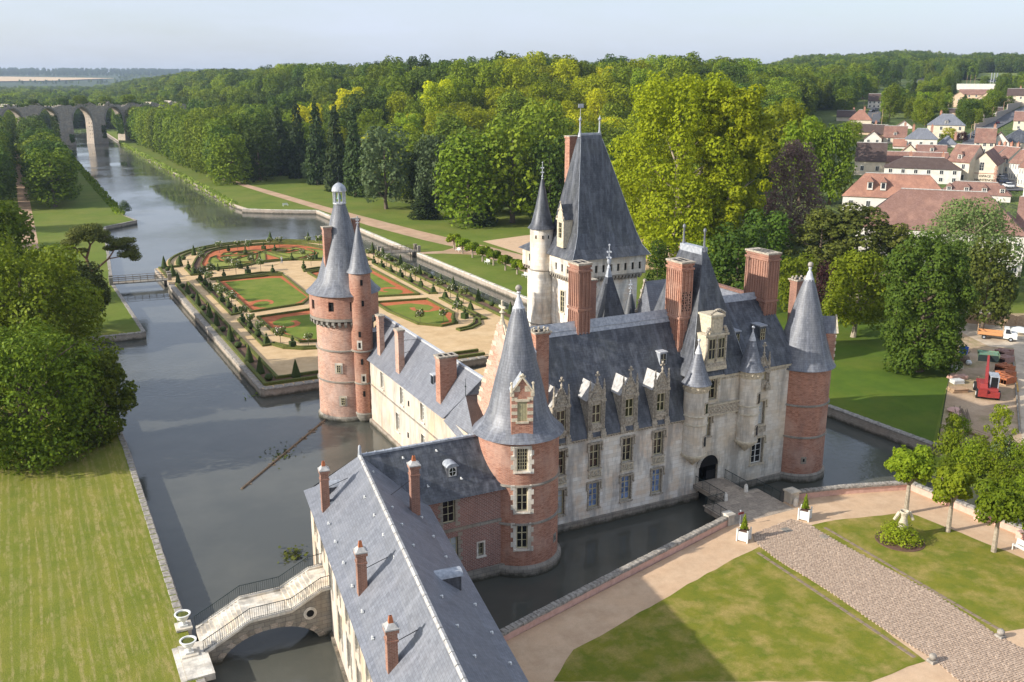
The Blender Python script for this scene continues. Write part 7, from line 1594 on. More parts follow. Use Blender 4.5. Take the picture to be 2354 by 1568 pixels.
# reeds on the canal banks
def reeds(name,a,c,n,wd):
    rg=np.random.default_rng(n); t=rg.random(n)[:,None]; P=np.array(a)[None]*(1-t)+np.array(c)[None]*t; P=np.concatenate([P+rg.uniform(-wd,wd,(n,2)),np.zeros((n,1))],1); P[:,2]=rg.uniform(.2,1.9,n); N_=rg.normal(size=(n,3)); N_[:,2]*=.3; o=bpy.data.objects.new(name,quadmesh(name,P,N_,rg.uniform(.5,1.3,n),LV['reed'],rg)); COL.objects.link(o); tag(o,kind='stuff')
reeds('bank_reeds',(64,330),(63.3,700),2600,1.3); reeds('bank_undergrowth',(26.8,322),(25.6,690),3400,1.6)
o=bpy.data.objects['bank_undergrowth']; o.data.materials[0]=LV['mid']
reeds('bank_weeds',(85.5,66.5),(88.6,60),500,1.0)
rg=np.random.default_rng(2)
def watergrass(name,q,rx,ry,n,mat): 
    p=g(q[0],q[1],0); P=np.stack([p.x+rg.normal(size=n)*rx,p.y+rg.normal(size=n)*ry,rg.uniform(.02,.22,n)],1); N_=rg.normal(size=(n,3))*.4+[0,0,1]; o=bpy.data.objects.new(name,quadmesh(name,P,N_,rg.uniform(.2,.5,n),mat,rg)); COL.objects.link(o); tag(o,kind='stuff')
watergrass('water_weed',zq(400,1000,.4464,1740,1255),2.6,.45,420,LV['reed']); watergrass('lily_pads',zq(600,1900,.6372,885,505),.7,.6,80,LV['olive']); watergrass('boom_weed',((748+560)/2,1045),1.2,1.8,50,LV['olive'])
# ivy on aqueduct is built with it
# ------------------------------------------------------------------ AQUEDUCT
AQ=root('ruined_aqueduct',(35,735,0),'ruined stone aqueduct with tall arches crossing the canal in the distance','aqueduct')
M['ruin']=brickish('ruin_masonry',C('#b5aa9c'),C('#9c9184'),C('#7c736a'),1.2,.5,.03,C('#857a70'),.5,C('#cbb294'),.5,bumps=.6)
ax0,ax1,ay=-60.0,150.0,737.0
def az_px(x,z): return x
def on_y(q,Y):
    d=FW+RT*((q[0]-CX)/F_)-UP*((q[1]-CY)/F_); t_=Y/d.y; return d.x*t_,CH+d.z*t_
piers=[]
for l_,r_ in (((245,0),(300,0)),((492,0),(590,0)),((685,0),(845,0)),((905,0),(1000,0))):
    pass
P1_=g(*ZCc(540,750),0); P2_=g(*ZCc(795,736),0); dA_=(P2_-P1_); SPC=dA_.length; dA_.normalize(); AT=Matrix.Translation(P2_)@Matrix.Rotation(math.atan2(dA_.y,dA_.x),4,'Z')
Tz=25.8; PW=4.9; TD_=8.5
cols_=[SPC*k for k in range(-4,4)]
for i,c in enumerate(cols_):
    b=MB(AT); w_=PW; b.loft([(c-w_-.4,c+w_+.4,-.4,TD_+.4,-1),(c-w_,c+w_,0,TD_,6),(c-w_+.2,c+w_-.2,.2,TD_,15.6)],0)
    for k in range(5):
        for q in (-1,1): 
            if i in (4,5) : b.box(c-w_-.12,c-w_+.2,2.2+q*1.3,2.7+q*1.3,4+k*2.4,4.5+k*2.4,1)
    b.build('pier',[M['ruin'],M['dark']],AQ)
def spandrel(c0,c1,seed,ztop=Tz):
    xl,xr=c0+PW-.2,c1-PW+.2; xm=(xl+xr)/2; rr=(xr-xl)/2; n=16; b=MB(AT); top=lambda x: ztop+1.0*math.sin(x*.33+seed)+.7*math.sin(x*.9)+.4*math.sin(x*2.3)
    zs0=15.5; P=[(xm-rr*math.cos(PI*i/n),zs0+(24.4-zs0)*math.sin(PI*i/n)) for i in range(n+1)]
    xs_=[c0-.01]+[p[0] for p in P]+[c1+.01]; zs_=[zs0]+[p[1] for p in P]+[zs0]
    for i in range(len(xs_)-1):
        x0,x1=xs_[i],xs_[i+1]; z0,z1=zs_[i],zs_[i+1]; t0,t1=max(top(x0),z0+1),max(top(x1),z1+1)
        for y_,f in ((.2,0),(TD_,1)):
            q=[(x0,y_,z0),(x1,y_,z1),(x1,y_,t1),(x0,y_,t0)]; b.poly(q[::-1] if f else q,0)
        b.poly([(x0,.2,z0),(x0,TD_,z0),(x1,TD_,z1),(x1,.2,z1)],0); b.poly([(x0,.2,t0),(x1,.2,t1),(x1,TD_,t1),(x0,TD_,t0)],1)
    b.build('arch',[M['ruin'],M['carved']],AQ)
    for i in range(n):
        b=MB(AT); a,c=P[i],P[i+1]; b.tube((a[0],.1,a[1]+.5),(c[0],.1,c[1]+.5),.62,None,4); b.build('arch_stone',[M['stone_grey']],AQ)
for i in range(len(cols_)-1): spandrel(cols_[i],cols_[i+1],i+1)
rg=np.random.default_rng(6)
def ivy(x0,x1,n,z0,z1,y0=-.5,y1=.3,name='ivy'):
    P=np.stack([rg.uniform(x0,x1,n),rg.uniform(y0,y1,n),rg.uniform(z0,z1,n)],1); P=np.array([tuple(AT@Vector(p)) for p in P]); N_=rg.normal(size=(n,3))*.6+[0,-1,.4]; o=bpy.data.objects.new(name,quadmesh(name,P,N_,rg.uniform(.8,1.8,n),LV['dark'],rg)); COL.objects.link(o); o.parent=AQ; o.location=-Vector(AQ.location); o['kind']='stuff'
c=cols_[3]; ivy(c-PW-.6,c-PW+.1,900,1,21,0,TD_); ivy(c+1,c+4.6,140,2,7); ivy(cols_[4]+1.5,cols_[4]+4.6,160,4,12); ivy(cols_[5]-PW-.6,cols_[5]-PW+.1,700,6,22,0,TD_)
for x in np.linspace(cols_[0],cols_[-1],40): ivy(x-3,x+3,int(20+40*random.random()),Tz-.6,Tz+random.uniform(.6,1.6),0,TD_)
for x,s_ in ((cols_[4]-9,5.2),(cols_[3]+2,4.0),(cols_[4]+9,4.4),(cols_[5]+3,5.5),(cols_[2]+5,3.4)): tree('round_mid' if s_>4.2 else 'round_dark',tuple(AT@Vector((x,4,Tz))),s_*1.2,s_,'small tree rooted on the crest of the ruined aqueduct','small trees growing on the aqueduct')
sheet('far_meadow_lawn',[(66,745),(110,745),(90,830),(66,850)],1.33,M['lawn_garden'])
# far wheat field strips on the plateau slope
def drape(name,lst,mat,up=1.5,n=26,m=5):
    """lst: four direction/distance corners; follows the terrain"""
    (a0,d0),(a1,d1),(a2,d2),(a3,d3)=lst; b=MB()
    def P(u,v):
        a=(a0*(1-u)+a1*u)*(1-v)+(a3*(1-u)+a2*u)*v; d=(d0*(1-u)+d1*u)*(1-v)+(d3*(1-u)+d2*u)*v; x,y=d*math.sin(math.radians(a)),d*math.cos(math.radians(a)); return (x,y,hh(x,y)+up)
    for i in range(n):
        for j in range(m): b.poly([P(i/n,j/m),P((i+1)/n,j/m),P((i+1)/n,(j+1)/m),P(i/n,(j+1)/m)],0,None,True)
    return b.build(name,[mat],kind='structure')
drape('wheat_field',[(-4,3980),(2.2,4250),(5.3,4650),(-4,5150)],M['field_wheat'],4)
drape('green_field',[(52.4,1110),(57.2,1110),(57.4,1320),(52.6,1320)],M['field'],2)
# ------------------------------------------------------------------ TOWN
def H2(x,y): return zq(3200,200,1/2.24,x,y)
def H3(x,y): return zq(3200,700,1/2.614,x,y)
def roadstrip(name,pts,w_,mat,up=.35):
    b=MB(); P=[Vector(p) for p in pts]; Q=[]
    for a,c in zip(P,P[1:]):
        n=max(1,int((c-a).length/12))
        for k in range(n): Q.append(a+(c-a)*k/n)
    Q.append(P[-1]); E_=[]
    for i,p in enumerate(Q):
        d=(Q[min(i+1,len(Q)-1)]-Q[max(i-1,0)]); d.z=0; d.normalize(); n=Vector((-d.y,d.x,0))*w_/2; a,c=p+n,p-n; z=hh(p.x,p.y)+up; E_.append(((a.x,a.y,z),(c.x,c.y,z)))
    for e,f in zip(E_,E_[1:]): b.poly([e[0],f[0],f[1],e[1]][::-1],0)
    return b.build(name,[mat],kind='structure')
roadstrip('road',[gt(H2(1930,1270)),gt(H2(1850,1235)),gt(H2(1760,1150)),gt(H2(1620,980)),gt(H2(1540,870)),gt(H2(1560,790)),gt(H2(1660,720)),gt(H2(1800,650)),gt(H2(1960,560)),gt(H2(2100,500))],8,M['asphalt'])
roadstrip('road',[gt(H2(690,660)),gt(H2(660,600)),gt(H2(670,560)),gt(H2(700,520))],7,M['asphalt']); roadstrip('road',[gt(H2(1130,330)),gt(H2(1090,290)),gt(H2(1100,250)),gt(H2(1140,235))],9,M['asphalt'])
M['win_dark']=plain('house_window_glass',(.03,.035,.04),.2,None,spec=.6)
_hc={}
def house(x0,x1,yb,ye,yr,kind,roof,wall,label,dep=8.5,rot=0,nw=4,fl=2,chim=(),dorm=0,z=None,px=H2,group=None,base=None,ang=None,cat='house'):
    """x0,x1 picture span, yb base, ye eave, yr ridge (survey coordinates); depth in metres"""
    qa,qb=px(x0,yb),px(x1,yb); q=((qa[0]+qb[0])/2,(qa[1]+qb[1])/2); p=gt(q) if z is None else g(q[0],q[1],z)
    if base is not None: p=base
    a=(p-Vector((0,0,CH))).dot(FW); m=a/F_; w_=(qb[0]-qa[0])*m; e_=px(x0,ye); r_=px(x0,yr); hw=(q[1]-e_[1])*m/.96; el=math.atan2(CH-p.z,p.length); hr=max(1.2,((e_[1]-r_[1])*m-dep/2*math.sin(el))/.96) if kind!='gfront' else max(1.5,(e_[1]-r_[1])*m/.96)
    az=math.atan2(p.x,p.y)+math.radians(rot)
    T0=Matrix.Translation(p)@Matrix.Rotation(-az,4,'Z'); h=root('house',p,label,cat,group,rz=-az)
    x_=w_/2; b=MB(T0); b.box(-x_,x_,0,dep,-1.5,hw,0,False,False); 
    if kind=='gfront': b.poly([(-x_,0,hw),(x_,0,hw),(0,0,hw+hr)],0); b.poly([(x_,dep,hw),(-x_,dep,hw),(0,dep,hw+hr)],0)
    if kind=='gable': b.poly([(-x_,dep,hw),(-x_,0,hw),(-x_,dep/2,hw+hr)],0); b.poly([(x_,0,hw),(x_,dep,hw),(x_,dep/2,hw+hr)],0)
    b.build('wall',[M[wall]],h)
    b=MB(T0); o=.35; t_=.12
    if kind=='hip': iw=min(dep/2,x_*.98); b.loft([(-x_-o,x_+o,-o,dep+o,hw-.02),(-x_+iw,x_-iw,dep/2,dep/2,hw+hr)],0)
    elif kind=='gable':
        for s_,yy in ((1,-o),(-1,dep+o)): 
            q4=[(-x_-o*.6,yy,hw-.1),(x_+o*.6,yy,hw-.1),(x_+o*.6,dep/2,hw+hr+t_),(-x_-o*.6,dep/2,hw+hr+t_)]; b.poly(q4 if s_>0 else q4[::-1],0)
            q4=[(-x_-o*.6,yy,hw-.28),(x_+o*.6,yy,hw-.28),(x_+o*.6,yy,hw-.1),(-x_-o*.6,yy,hw-.1)]; b.poly(q4,0)
        b.poly([(-x_-o*.6,dep+o,hw-.1),(-x_-o*.6,-o,hw-.1),(-x_-o*.6,dep/2,hw+hr+t_)],1) if False else None
    elif kind=='gfront':
        for s_ in (-1,1):
            q4=[(s_*(x_+o),-o,hw-.3),(s_*(x_+o),dep+o,hw-.3),(0,dep+o,hw+hr+t_),(0,-o,hw+hr+t_)]; b.poly(q4 if s_>0 else q4[::-1],0)
    else: b.box(-x_-.1,x_+.1,-.1,dep+.1,hw,hw+.25,0)
    R_=b.build('roof',[M[roof]],h)
    if kind in('gable','hip') :
        b=MB(T0); iw=0 if kind=='gable' else min(dep/2,x_*.98); b.tube((-x_+iw,dep/2,hw+hr+.08),(x_-iw,dep/2,hw+hr+.08),.14,None,5); b.build('ridge_cap',[M['mortar'] if 'tile' in roof else M['lead']],R_)
    for c in chim:
        b=MB(T0); yy=dep/2 if kind!='gfront' else dep*.3; zz=hw+hr if kind!='gfront' else hw+hr*.4; b.bbox((c*x_,yy+.3),.45,.32,zz-1.5,zz+1.3); b.bbox((c*x_,yy+.3),.52,.39,zz+1.3,zz+1.45); b.build('chimney',[M['brick']],R_)
        b=MB(T0); b.lathe(c*x_,yy+.3,[(.13,zz+1.45),(.1,zz+1.9)],6); b.build('chimney_pot',[M['terracotta']],R_)
    if nw and hw>2.2:
        st=hw/fl
        for f in range(fl):
            for i in range(nw):
                xx=-x_+w_*(i+.5)/nw; wd_=min(1.0,w_/nw*.45); hz=min(1.5,st*.55); key=(round(wd_,1),round(hz,1))
                if key not in _hc:
                    a_=MB(); W_,Z_=key; a_.box(-W_/2-.1,W_/2+.1,-.06,.02,-.1,Z_+.1); a_=a_.mesh('window',[M['frame_white']]); c_=MB(); c_.poly([(0,0,0),(W_/2-.08,0,0),(W_/2-.08,0,Z_-.1),(0,0,Z_-.1)],0); _hc[key]=(a_,c_.mesh('pane',[M['win_dark']]))
                P=T0@Vector((xx,0,f*st+st*.32)); wv=put('window',_hc[key][0],h,P,-az)
                for k in (0,1): put('pane',_hc[key][1],wv,T0@Vector((xx-key[0]/2+.04+k*(key[0]/2),-.075,f*st+st*.32+.05)),-az)
    for i in range(dorm):
        xx=-x_+w_*(i+.5)/dorm; b=MB(T0); zz=hw+hr*.12; b.box(xx-.65,xx+.65,.55,2.9,zz,zz+1.55,0); D=b.build('dormer',[M['plaster_white']],h)
        b=MB(T0); b.loft([(xx-.85,xx+.85,.35,3.2,zz+1.52),(xx-.02,xx+.02,1.4,3.2,zz+2.35)],0); b.build('dormer_roof',[M[roof]],D); b=MB(T0); b.box(xx-.42,xx+.42,.5,.549,zz+.25,zz+1.3); b.build('dormer_window',[M['win_dark']],D); b=MB(T0); b.box(xx-.03,xx+.03,.46,.5,zz+.25,zz+1.3); b.box(xx-.42,xx+.42,.46,.5,zz+.75,zz+.8); b.build('glazing_bar',[M['frame_white']],D)
    return h,T0,w_,hw,hr
# the two large red roofed ranges nearest the park
def hz(x0,x1,yb,z): 
    pass
big=g(2143,628,2.0)
def hx(x,y): return (x,y)
house(1968,2322,628,535,440,'hip','tile_red','plaster_white','long white building under a huge hipped red tile roof with dormers',dep=16,px=hx,z=2.0,nw=12,fl=2,dorm=0)
h_,T0,w_,hw,hr=house(2326,2440,628,530,458,'gable','tile_red','plaster_white','white house adjoining the long red roof at the right picture edge',dep=14,px=hx,z=2.0,nw=4,fl=2)
dA=[(H3(835,425)),(H3(1015,425)),(H3(1440,440)),(H3(1960,470))]
def roof_dormer_at(q,base,label_parent,sz=1.0,roofm='tile_red',yoff=0):
    pass
BG=[o for o in bpy.data.objects if o.get('label')=='long white building under a huge hipped red tile roof with dormers'][0]
Tb=Wm[BG]; mA=(Vector(BG.location)-Vector((0,0,CH))).dot(FW)/F_
for q in dA:
    xx=(q[0]-2145)*mA; zz=7.6; b=MB(Tb); b.box(xx-.75,xx+.75,1.4,5.5,zz,zz+2.5,0); D=b.build('dormer',[M['plaster_white']],BG); b=MB(Tb); b.loft([(xx-1.0,xx+1.0,1.1,5.8,zz+2.45),(xx-.02,xx+.02,2.4,5.8,zz+3.8)],0); b.build('dormer_roof',[M['tile_red']],D); b=MB(Tb); b.box(xx-.45,xx+.45,1.34,1.398,zz+.5,zz+2.1); b.build('dormer_window',[M['win_dark']],D); b=MB(Tb); b.box(xx-.04,xx+.04,1.29,1.33,zz+.5,zz+2.1); b.box(xx-.45,xx+.45,1.29,1.33,zz+1.0,zz+1.06); b.box(xx-.45,xx+.45,1.29,1.33,zz+1.5,zz+1.56); b.build('glazing_bar',[M['frame_white']],D)
TG='town'
house(1940,2166,488,457,403,'hip','tile_orange','plaster_white','white building with orange hipped roof and two dormers behind the long red roof',dep=10,px=hx,nw=6,fl=1,dorm=0)
house(2164,2312,462,448,420,'hip','tile_red','plaster_white','low red roofed annex with three dormers beside the gabled hall',dep=7,px=hx,nw=0,fl=1,dorm=4)
BO2=[o for o in bpy.data.objects if str(o.get('label','')).startswith('white building with orange hipped')][0]; Tb=Wm[BO2]
for xx in (-6.5,-3.2):
    zz=5.5; b=MB(Tb); b.box(xx-.7,xx+.7,.9,4,zz,zz+2.2,0); D=b.build('dormer',[M['plaster_white']],BO2); b=MB(Tb); b.loft([(xx-.95,xx+.95,.6,4.2,zz+2.15),(xx-.02,xx+.02,1.8,4.2,zz+3.2)],0); b.build('dormer_roof',[M['tile_orange']],D); b=MB(Tb); b.box(xx-.42,xx+.42,.84,.898,zz+.5,zz+1.9); b.build('dormer_window',[M['win_dark']],D)
house(2052,2145,462,442,415,'flat','lead_white','plaster_white','flat grey plant roof with white ducts between the red roofs',dep=8,px=hx,nw=0,fl=1)
LIST=[
(765,1400,1195,1072,972,'hip','tile_dark','plaster_white','white two storey hotel with dark hipped roof and two stacks',10,6,2,(-.35,.5),0),
(490,745,1125,1002,845,'gable','tile_dark','plaster_cream','cream barn with tall brown roof and an arched window',11,2,1,(),0),
(746,1285,1105,1010,925,'gable','tile_old','plaster_tan','long low house with mossy brown roof behind the hotel',8,3,1,(),0),
(1050,1290,1000,928,860,'gable','tile_red','plaster_cream','house with plum red roof and a small central dormer',8,0,1,(),1),
(945,1210,885,806,715,'hip','slate_new','plaster_white','white house with grey slate roof and two brick stacks',8,3,1,(-.55,.6),0),
(1142,1448,800,684,590,'hip','slate_new','plaster_cream','pale square villa with grey hipped roof and white dormer',10,4,2,(-.35,),1),
(750,940,840,786,692,'gable','tile_old','plaster_cream','cream house with steep brown roof and one dormer',8,2,1,(.8,),1),
(575,722,850,800,738,'gfront','tile_orange','plaster_white','small white gabled house with pinkish roof',9,2,1,(),0),
(640,770,830,760,680,'gable','tile_dark','plaster_tan','house with flat brown tiles behind the small white gable',8,0,1,(-.6,),0),
(470,640,760,735,670,'gable','tile_dark','plaster_tan','low brown roof at the foot of the street bend',7,0,1,(),0),
(440,632,668,632,545,'hip','tile_orange','plaster_cream','house with bright orange pyramid roof at the street bend',9,2,1,(.3,),0),
(330,485,640,602,550,'gable','tile_dark','plaster_cream','long brown roof half hidden by trees at the wood edge',8,0,1,(.8,),0),
(608,716,525,462,402,'gable','tile_dark','plaster_white','tall pale house with dark roof at the foot of the wood',9,3,2,(),0),
(1330,1500,515,445,385,'gfront','tile_red','plaster_tan','tan block of flats, left gable of a pair',11,3,3,(),0),
(1590,1745,505,440,385,'gfront','tile_red','plaster_tan','tan block of flats, right gable of a pair',11,3,3,(),0),
(1430,1715,470,405,362,'gable','tile_red','plaster_tan','long red roof linking the pair of tan gables',9,5,2,(),0),
(1420,1845,362,312,310,'flat','white','plaster_white','long flat white store building in front of the car park',18,0,1,(),0),
(1855,2080,505,415,358,'gable','tile_dark','plaster_cream','cream house with brown roof above the road at top right',10,3,2,(-.1,),0),
(1915,2090,722,640,562,'gable','tile_red','plaster_cream','cream house with plain red roof beside the upper road',10,2,2,(),0),
(1790,2090,905,835,715,'hip','slate_dark','plaster_cream','large dark slate roof behind the row houses',14,0,1,(),0),
(1560,1725,935,835,715,'gable','tile_old','plaster_cream','corner house with mottled brown roof and brick stacks',9,3,2,(.8,),0),
(1700,1852,930,838,755,'gfront','tile_old','plaster_white','white gable end house at the street corner',10,2,2,(-.3,),0),
(1235,1392,872,850,780,'hip','slate_new','plaster_white','small grey pyramid roof before the square villa',6,0,1,(.8,),0),
(835,942,885,862,802,'gable','tile_orange','plaster_white','small red roofed outbuilding left of the slate house',6,0,1,(),0),
(905,1048,945,922,856,'gfront','tile_orange','plaster_cream','small orange roofed gable behind the plum red roof',7,1,1,(.8,),0),
(860,1000,705,690,642,'gfront','tile_old','plaster_white','small pale gabled house under the town trees',8,1,1,(),0),
(1560,1645,635,590,530,'gfront','tile_old','plaster_cream','cream gable end among trees below the flats',8,1,1,(),0),
(1730,1810,590,555,520,'gable','tile_dark','white','long white wall building beside the upper road',7,0,1,(),0),
(1325,1440,590,560,530,'gable','tile_dark','plaster_tan','brown roof just below the left tan gable',7,0,1,(),0),
(900,1010,420,400,384,'gable','tile_old','plaster_white','small white house with red roof at the wood foot',8,2,1,(),0),
(1025,1085,530,500,478,'gfront','tile_orange','plaster_white','little orange roof hidden among town trees',6,1,1,(),0)]
for (x0,x1,yb,ye,yr,kd,rf,wl,lab,dep,nw,fl,ch,dm) in LIST: house(x0,x1,yb,ye,yr,kd,rf,wl,lab,dep,0,nw,fl,ch,dm)
# gabled hall with its wall lettering
h_,T0,w_,hw,hr=house(1518,1728,1195,1040,935,'gfront','tile_old','plaster_cream','cream gabled hall with brick corners and dark lettering on its end wall',22,6,0,1,(),0)
b=MB(T0)
for s_ in (-1,1):
    for k in range(int(hw/.6)): b.box(s_*w_/2-.35-(k%2)*.15,s_*w_/2+.35+(k%2)*.15,-.06,.05,k*.6,k*.6+.42)
b.box(-w_/2,w_/2,-.05,.05,hw*.52,hw*.52+.25); b.build('brick_trim',[M['brick']],h_)
def lettering(txt,size,T_,parent,mat,name='lettering'):
    cu=bpy.data.curves.new(name,'FONT'); cu.body=txt; cu.size=size; cu.align_x='CENTER'; cu.extrude=.02; ob=bpy.data.objects.new(name,cu); COL.objects.link(ob); dg=bpy.context.evaluated_depsgraph_get(); me=bpy.data.meshes.new_from_object(ob.evaluated_get(dg)); bpy.data.objects.remove(ob); me.materials.clear(); me.materials.append(mat); o=bpy.data.objects.new(name,me); COL.objects.link(o); o.parent=parent; o.matrix_local=Wm[parent].inverted()@T_ if parent in Wm else T_; return o
window(h_,T0@Vector((-.4,-.05,hw*.68)),Wm[h_].to_euler().z,1.3,2.6,2,3,M['frame_white'],M['win_dark'])
lettering('ESPACE',.95,T0@Matrix.Translation((.8,-.09,hw*.34))@Matrix.Rotation(PI/2,4,'X'),h_,M['dark']); lettering('MAINTENON',.95,T0@Matrix.Translation((.8,-.09,hw*.34-1.15))@Matrix.Rotation(PI/2,4,'X'),h_,M['dark'])
house(1290,1500,1190,1010,862,'gable','tile_old','plaster_cream','cream side wing of the gabled hall with yellow framed dormer',10,28,2,2,(),1)
# row houses along the right street, long fronts facing left
for k,(x0,x1,yb,ye,yr,lab) in enumerate([(1650,1760,1010,935,865,'small low house in the street row, farthest up'),(1730,1865,1110,975,880,'white row house with shutters, second in the street row'),(1850,1960,1180,1020,905,'row house with red shutters, third in the street row'),(1930,2050,1240,1060,925,'row house with flower boxes, nearest in the street row'),(1985,2110,1320,1110,980,'pale row house at the right picture edge')]):
    house(x0,x1,yb,ye,yr,'gable','tile_old',('plaster_white','plaster_cream')[k%2],lab,9,40,4,2,(-.5,.5),0)
# town trees
TT='trees in the town gardens'
for key,x,yb,yt,hw in [('round_mid',800,620,325,82),('round_dark',860,520,340,60),('round_mid',1010,640,440,90),('round_lime',1120,690,480,80),('conifer',1010,470,280,45),('conifer',1100,640,430,60),('round_dark',1160,500,335,95),('tall_dark',1300,500,240,34),('conifer',1375,400,290,30),('conifer',1460,600,420,55),('round_mid',1570,680,540,60),('round_mid',1690,560,450,85),('round_lime',1840,510,420,80),('round_yellow',1325,820,708,62),('round_copper',1440,830,740,60),('round_dark',1290,850,760,50),('conifer',1575,540,445,28),('round_mid',400,560,345,95),('tall_mid',312,540,455,20),('round_lime',460,840,650,90),('round_plane',130,900,680,110),('round_mid',560,440,230,90),('round_dark',820,360,195,75),('round_dark',700,330,100,90),('round_mid',1080,260,110,60),('round_mid',1200,250,105,70),('round_dark',1410,270,165,60),('round_dark',1520,260,165,70),('round_mid',1650,315,240,40),('round_dark',1870,400,310,70),('round_mid',1930,300,235,40),('round_lime',1780,290,235,30),('round_dark',1330,250,150,50),('round_mid',640,420,250,60),('conifer',1230,560,510,30),('round_lime',1290,600,530,40),('round_mid',760,660,600,45),('round_dark',980,560,400,50)]:
    q=H2(x,yb); t_=H2(x,yt); treepx(key,q[0],q[1],t_[1],hw/3.9,'leafy tree among the roofs and gardens of the town at upper right',TT)
# cars
CARM=[plain('car_white',C('#cfd1d2'),.35,spec=.5),plain('car_dark_blue',C('#2c3446'),.3,spec=.5),plain('car_dark_red',C('#6a2233'),.3,spec=.5),plain('car_grey',C('#7c8086'),.35,spec=.5)]
M['tyre']=plain('tyre_rubber',(.02,.02,.02),.9)
def car_meshes():
    b=MB(); b.loft([(-2.1,2.1,-.85,.85,.35),(-2.15,2.15,-.88,.88,.7),(-2.05,2.05,-.84,.84,.95)],0); body=b
    c=MB(); c.loft([(-1.5,1.0,-.78,.78,.95),(-1.1,.45,-.66,.66,1.45)],0)
    r=MB(); r.loft([(-1.12,.47,-.67,.67,1.44),(-1.0,.35,-.6,.6,1.5)],0)
    w_=MB(); w_.tube((0,-.1,0),(0,.1,0),.33,None,12); return body,c,r,w_.mesh('wheel',[M['tyre']])
_b,_c,_r,_w=car_meshes(); _cab=_c.mesh('windows',[M['win_dark']]); _bod=[_b.mesh('body',[m_]) for m_ in CARM]; _roof=[_r.mesh('car_roof',[m_]) for m_ in CARM]
def car(p,rz,k,label,group=None,s_=1.0):
    r=bpy.data.objects.new('parked_car',None); COL.objects.link(r); r.location=p; r.rotation_euler=(0,0,rz); r.scale=(s_,)*3; tag(r,label,'car',group)
    for nm,me,l_ in (('body',_bod[k],(0,0,0)),('windows',_cab,(0,0,0)),('car_roof',_roof[k],(0,0,0)),('wheel',_w,(-1.3,-.82,.33)),('wheel',_w,(1.3,-.82,.33)),('wheel',_w,(-1.3,.82,.33)),('wheel',_w,(1.3,.82,.33))):
        o=bpy.data.objects.new(nm,me); COL.objects.link(o); o.parent=r; o.location=l_
for (x,y,rz,k,lab) in [(1570,790,1.0,0,'white car parked at the foot of the upper road'),(1770,668,.6,2,'dark red car driving on the upper road'),(645,562,.3,1,'dark blue car parked at the street bend'),(688,548,.5,3,'grey car behind the dark blue one at the street bend'),(1863,1245,1.0,0,'white hatchback parked nearest in the row house street'),(1722,1165,1.1,0,'white car beside the gabled hall wall'),(1760,1160,1.1,1,'dark car squeezed between white cars in the street'),(1795,1180,1.1,0,'white van like car parked in the row house street'),(1822,1205,1.0,1,'dark blue car behind the nearest white hatchback'),(1728,1120,1.1,3,'grey car at the far end of the parked street row')]:
    p=gt(H2(x,y)); car((p.x,p.y,p.z+.35),rz,k,lab)
for i in range(26):
    p=gt(H2(1720+ (i%13)*21+random.uniform(-4,4),(292 if i<13 else 300)+random.uniform(-3,3))); car((p.x,p.y,p.z+.6),random.uniform(-.2,.2)-.8,random.choice((0,1,3,3)),'small car in the supermarket car park on the hill','cars in the distant car park',1.4)
# poles, lamps, flags, signs
def pole(x,yb,yt,label,kind='pole',r_=.13):
    q=H2(x,yb); p=gt(q); a=(p-Vector((0,0,CH))).dot(FW); h_=(yb-yt)/3.9*a/F_/.96; b=MB(); b.tube((p.x,p.y,p.z),(p.x,p.y,p.z+h_),r_,r_*.7,6,0)
    if kind=='lamp': b.tube((p.x,p.y,p.z+h_),(p.x+1.8,p.y-1.6,p.z+h_+.5),.07,.05,5,0); b.bbox((p.x+2.0,p.y-1.8),.4,.2,p.z+h_+.42,p.z+h_+.6,0)
    if kind=='flag': b.box(p.x,p.x+1.6,p.y-.03,p.y+.03,p.z+h_-7,p.z+h_-.3,1)
    tag(b.build('street_lamp' if kind=='lamp' else 'flagpole' if kind=='flag' else 'utility_pole',[M['wood_pale'] if kind!='flag' else M['white'],M['white']],loc=p),label,'street lamp' if kind=='lamp' else 'flagpole' if kind=='flag' else 'utility pole')
for a in [(568,548,452,'utility pole at the wood edge above the street bend','pole'),(728,690,535,'tall leaning utility pole beside the street bend','pole'),(640,660,580,'street lamp at the bend with a long arm','lamp'),(1715,650,522,'utility pole halfway up the upper road','pole'),(1548,782,648,'utility pole beside the white car','pole'),(1525,800,680,'street lamp left of the pole by the white car','lamp'),(1815,592,475,'street lamp beside the long wall of the upper road','lamp'),(1492,308,230,'lamp post of the car park, left one','pole'),(1524,308,230,'lamp post of the car park, second one','pole'),(1564,308,232,'lamp post of the car park, third one','pole'),(1705,304,212,'white flagpole of the store, left of three','flag'),(1730,304,212,'white flagpole of the store, middle of three','flag'),(1755,304,212,'white flagpole of the store, right of three','flag')]: pole(*a)
for (x,y0,y1,w_,lab) in ((1238,242,202,44,'white advertising hoarding on posts by the hill road'),(1172,332,272,46,'white and dark red hoarding beside the hill road')):
    p=gt(H2(x,y0)); a=(p-Vector((0,0,CH))).dot(FW)/F_/3.9; b=MB(Matrix.Translation(p)@Matrix.Rotation(-math.atan2(p.x,p.y),4,'Z')); W_=w_*a; Z_=(y0-y1)*a; b.box(-W_/2,W_/2,-.1,.1,Z_*.35,Z_,0); b.box(-W_/3-.1,-W_/3+.1,.1,.3,0,Z_*.4,1); b.box(W_/3-.1,W_/3+.1,.1,.3,0,Z_*.4,1); b.box(-W_/2+.5,W_/2-.5,-.15,-.1,Z_*.5,Z_*.8,2); tag(b.build('hoarding',[M['white'],M['iron'],plain('hoarding_print_'+str(x),C('#54606a') if x>1200 else C('#8a2f3c'),.6)],loc=p),lab,'billboard')
b=MB(); p=gt((1665,158)); b.tube(p,(p.x,p.y,p.z+26),.5,.4,6,0); 
